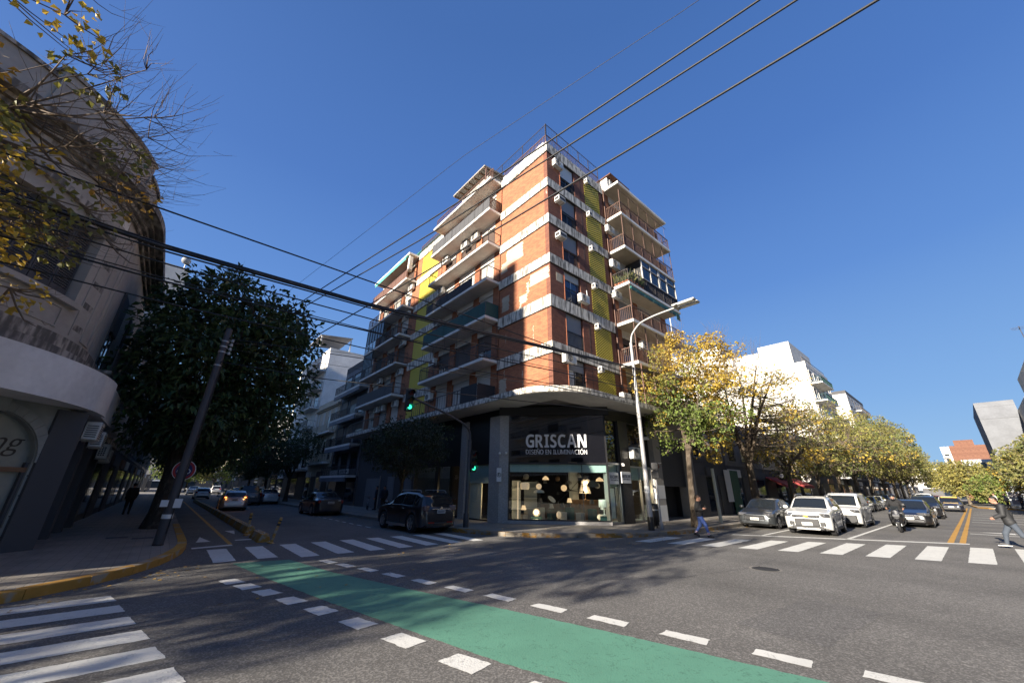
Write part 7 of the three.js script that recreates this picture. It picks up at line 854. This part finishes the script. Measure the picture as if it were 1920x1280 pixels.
wire([[-14, 6.9, -9.9], [-1.2, 6.42, -9.9], [3.3, 6.55, -9.9], [11, 7.16, -9.9], [20.8, 7.9, -9.9], [44, 9.3, -9.9]], .02, 'thin black wire beside the thick cable bundle', GB);
wire([[-14, 7.6, -10], [-2.5, 7.42, -10], [3.2, 7.42, -10], [7.1, 7.4, -10], [14, 7.3, -10], [30, 7.4, -10]], .02, 'single black wire passing highest past the rounded corner building');
wire([[-14, 6.1, -10], [-1.1, 5.8, -10], [2, 5.85, -10], [6.3, 6.0, -10], [11, 6.32, -10], [20.1, 6.66, -10], [44, 7.6, -10]], .022, 'black cable slung below the thick bundle');
wire([[-14, 6.3, -10.2], [-1.2, 5.95, -10.2], [4, 6.02, -10.2], [11, 6.5, -10.2], [24, 7.2, -10.2], [44, 8, -10.2]], .012, 'thin wire just above the lower cable'); 
wire([[.4, 5.9, -16.4], [3, 5.2, -13.5], [6.6, 4.72, -10.4], [10.9, 4.93, -10], [17.1, 5.38, -10], [30, 6.4, -10]], .016, 'lowest black wire crossing in front of the shop canopy');
wire([[-14, 5.7, -10.3], [-1, 5.45, -10.3], [5, 5.5, -10.3], [11, 5.85, -10.3], [20, 6.3, -10.3], [44, 7.4, -10.3]], .016, 'thin black wire under the slung cable');
wire([[-14, 6.6, -10.25], [-1, 6.3, -10.25], [5, 6.42, -10.25], [11, 6.85, -10.25], [20, 7.5, -10.25], [44, 8.8, -10.25]], .018, 'black wire between the bundle and the slung cable');
wire([[.4, 6.8, -16.4], [5, 6.1, -13], [12, 5.9, -10.6], [19.6, 6.3, -11.2]], .014, 'slack wire from the dark pole to the canopy edge');
wire([[8.6, 9.5, 18], [6.56, 9, 1], [5.2, 9.0, -11], [3.84, 9.05, -22.5], [1.8, 9.6, -40]], .024, 'twisted black wire with clips slanting over the avenue, lowest of three');
wire([[9.3, 10.4, 18], [6.4, 10, .2], [4.8, 9.95, -10.2], [3.0, 10.05, -20], [1, 10.6, -36]], .022, 'black wire slanting over the avenue, middle of three');
wire([[9, 11, 18], [6.2, 10.4, -.2], [4.97, 10.35, -8.2], [3.5, 10.4, -16.7], [1, 10.9, -34]], .022, 'black wire slanting over the avenue, uppermost of three');
wire([[10, 12.6, 18], [6.4, 12.05, -1.1], [4.8, 11.95, -8.1], [2.9, 12, -21], [1, 12.3, -36]], .007, 'hair thin pale wire above the three slanting wires');
wire([[.4, 6.6, -16.4], [3.5, 8.2, -20], [8.5, 10.8, -27], [13.7, 12.6, -34]], .01, 'thin drop wire from the dark pole to the brick building', 'drop wires to the brick building');
wire([[.4, 6.4, -16.4], [4.5, 7.6, -20], [9, 9.2, -25], [13.7, 10.6, -31]], .01, 'thin drop wire from the dark pole to the brick building', 'drop wires to the brick building');
// ---------- small things on façades ----------
{
  const r = rng(91), y = yF[3]; for (let k = 0; k < 9; k++) { const u = k < 4 ? 19.98 + k * .02 : 20.2 + (k - 4) * .36, n = k < 4 ? .2 + k * .28 : 1.12, q = FR.at(u + .1, y, n), P = thing('potted_plant', 'spiky potted plant on the crowded balcony', 'plant', 'potted plants on the crowded balcony', [q.x, y, q.z]); part(P, 'pot', lathe([[0, 0], [.1, 0], [.15, .24], [.13, .25], [0, .2]], 12), M.pot); const lv = new Leaves(); const hh = .35 + r() * .7; for (let i = 0; i < 40; i++) { const a = r() * 6.28, d = V3(Math.cos(a) * .6, .6 + r(), Math.sin(a) * .6).normalize(); lv.add(V3(Math.cos(a) * .05, .22 + r() * hh * .5, Math.sin(a) * .05), d, V3(0, 1, .2), .2 + r() * hh * .5, .05, jit(r() < .4 ? OLIVE : [.07, .1, .03], r)); } part(P, 'foliage', lv.geo(), leafMat); if (k > 5) part(P, 'cane', bar([0, .2, 0], [.05, 1.5, 0], .015), M.mortar); }
  for (const [u, yy, n, lab] of [[0.03 - .5, 3.6, .12, 'small white security camera on the stone pillar edge'], [-.12, 3.62, .1, 'second small camera on the stone pillar']]) { const q = FC.at(u, yy, n), c = thing('security_camera', lab, 'camera', null, [q.x, q.y, q.z], FC.ry); part(c, 'dome', sph(.07, [0, 0, .06], 12, 10), M.signWhite); part(c, 'bracket', bx(-.03, .03, -.03, .03, -.12, .02), M.signWhite); }
  { const q = FR.at(18.95, 3.15, .15), c = thing('security_camera', 'white bullet camera over the glazed shop door', 'camera', null, [q.x, q.y, q.z]); const b = rbx(-.06, .06, -.06, .06, 0, .34, .03); b.rotateX(.25); b.rotateY(-.8); part(c, 'body', b, M.signWhite); part(c, 'bracket', bx(-.02, .02, -.1, .02, -.04, .03), M.signWhite); }
  { const q = FR.at(20.9, 4.6, .1), c = thing('floodlight', 'white floodlight bracketed on black glass near the street lamp', 'floodlight', null, [q.x, q.y, q.z]); part(c, 'shade', lathe([[.2, 0], [.14, .1], [.04, .16], [0, .16]], 14, [0, 0, .5]), M.signWhite); part(c, 'arm', bar([0, .12, -.14], [0, .16, .5], .02), M.steel); }
  { const st = thing('market_stall', 'green tarpaulin stall on the plaza pavement', 'stall', null, [82, .15, 5]); const s = new THREE.Shape([[-1.4, 0], [1.4, 0], [.5, 1.7], [-.3, 1.7]].map(a => new THREE.Vector2(...a))); const g = new THREE.ExtrudeGeometry(s, { depth: 2, bevelEnabled: false }); g.rotateY(Math.PI / 2); part(st, 'tarpaulin', g, mat([.02, .14, .06], .8)); part(st, 'ridge_pole', bar([-.1, 1.72, -.1], [2.1, 1.72, -.1], .03), M.steel);
    const bd = thing('poster_board', 'white poster board standing beside the green stall', 'sign', null, [80.4, .15, 3.0], -Math.PI / 2); part(bd, 'board', rbx(-.6, .6, .3, 2.0, -.03, .03, .01), M.signWhite); part(bd, 'print', [bx(-.5, .5, 1.2, 1.85, .031, .036), bx(-.4, .3, .5, 1.05, .031, .036)], mat([.3, .28, .3], .8)); part(bd, 'leg', [bx(-.55, -.5, 0, .3, -.02, .02), bx(.5, .55, 0, .3, -.02, .02)], M.steel); }
  for (const [x, z, lab] of [[44, -12.3, 'round dark hanging shop sign near the cafe'], [52, -12.2, 'white hanging shop sign near the awnings']]) { const s = thing('hanging_sign', lab, 'sign', null, [x, 3.2, z]); part(s, 'disc', cyl(.4, .4, .08, 20, [0, 0, .6], 'x'), x < 50 ? M.black : M.signWhite); part(s, 'mark', cyl(.18, .18, .1, 16, [0, 0, .6], 'x'), x < 50 ? M.signWhite : M.black); part(s, 'arm', bar([0, .3, -.3], [0, .3, .6], .02), M.steel); }
  { const s = thing('shop_sign', 'small white lit-look fascia sign below the grey balconied block', 'sign', null, [13.7, 3.0, -42], -Math.PI / 2); part(s, 'panel', rbx(-1.3, 1.3, 0, .45, -.05, .06, .01), M.signWhite); part(s, 'mark', [cyl(.12, .12, .02, 16, [1, .22, .062], 'z'), bx(-.7, -.6, .12, .34, .061, .066), bx(-.3, -.2, .12, .34, .061, .066), bx(.2, .28, .12, .34, .061, .066)], M.black); }
}
renderer.render(scene, camera);
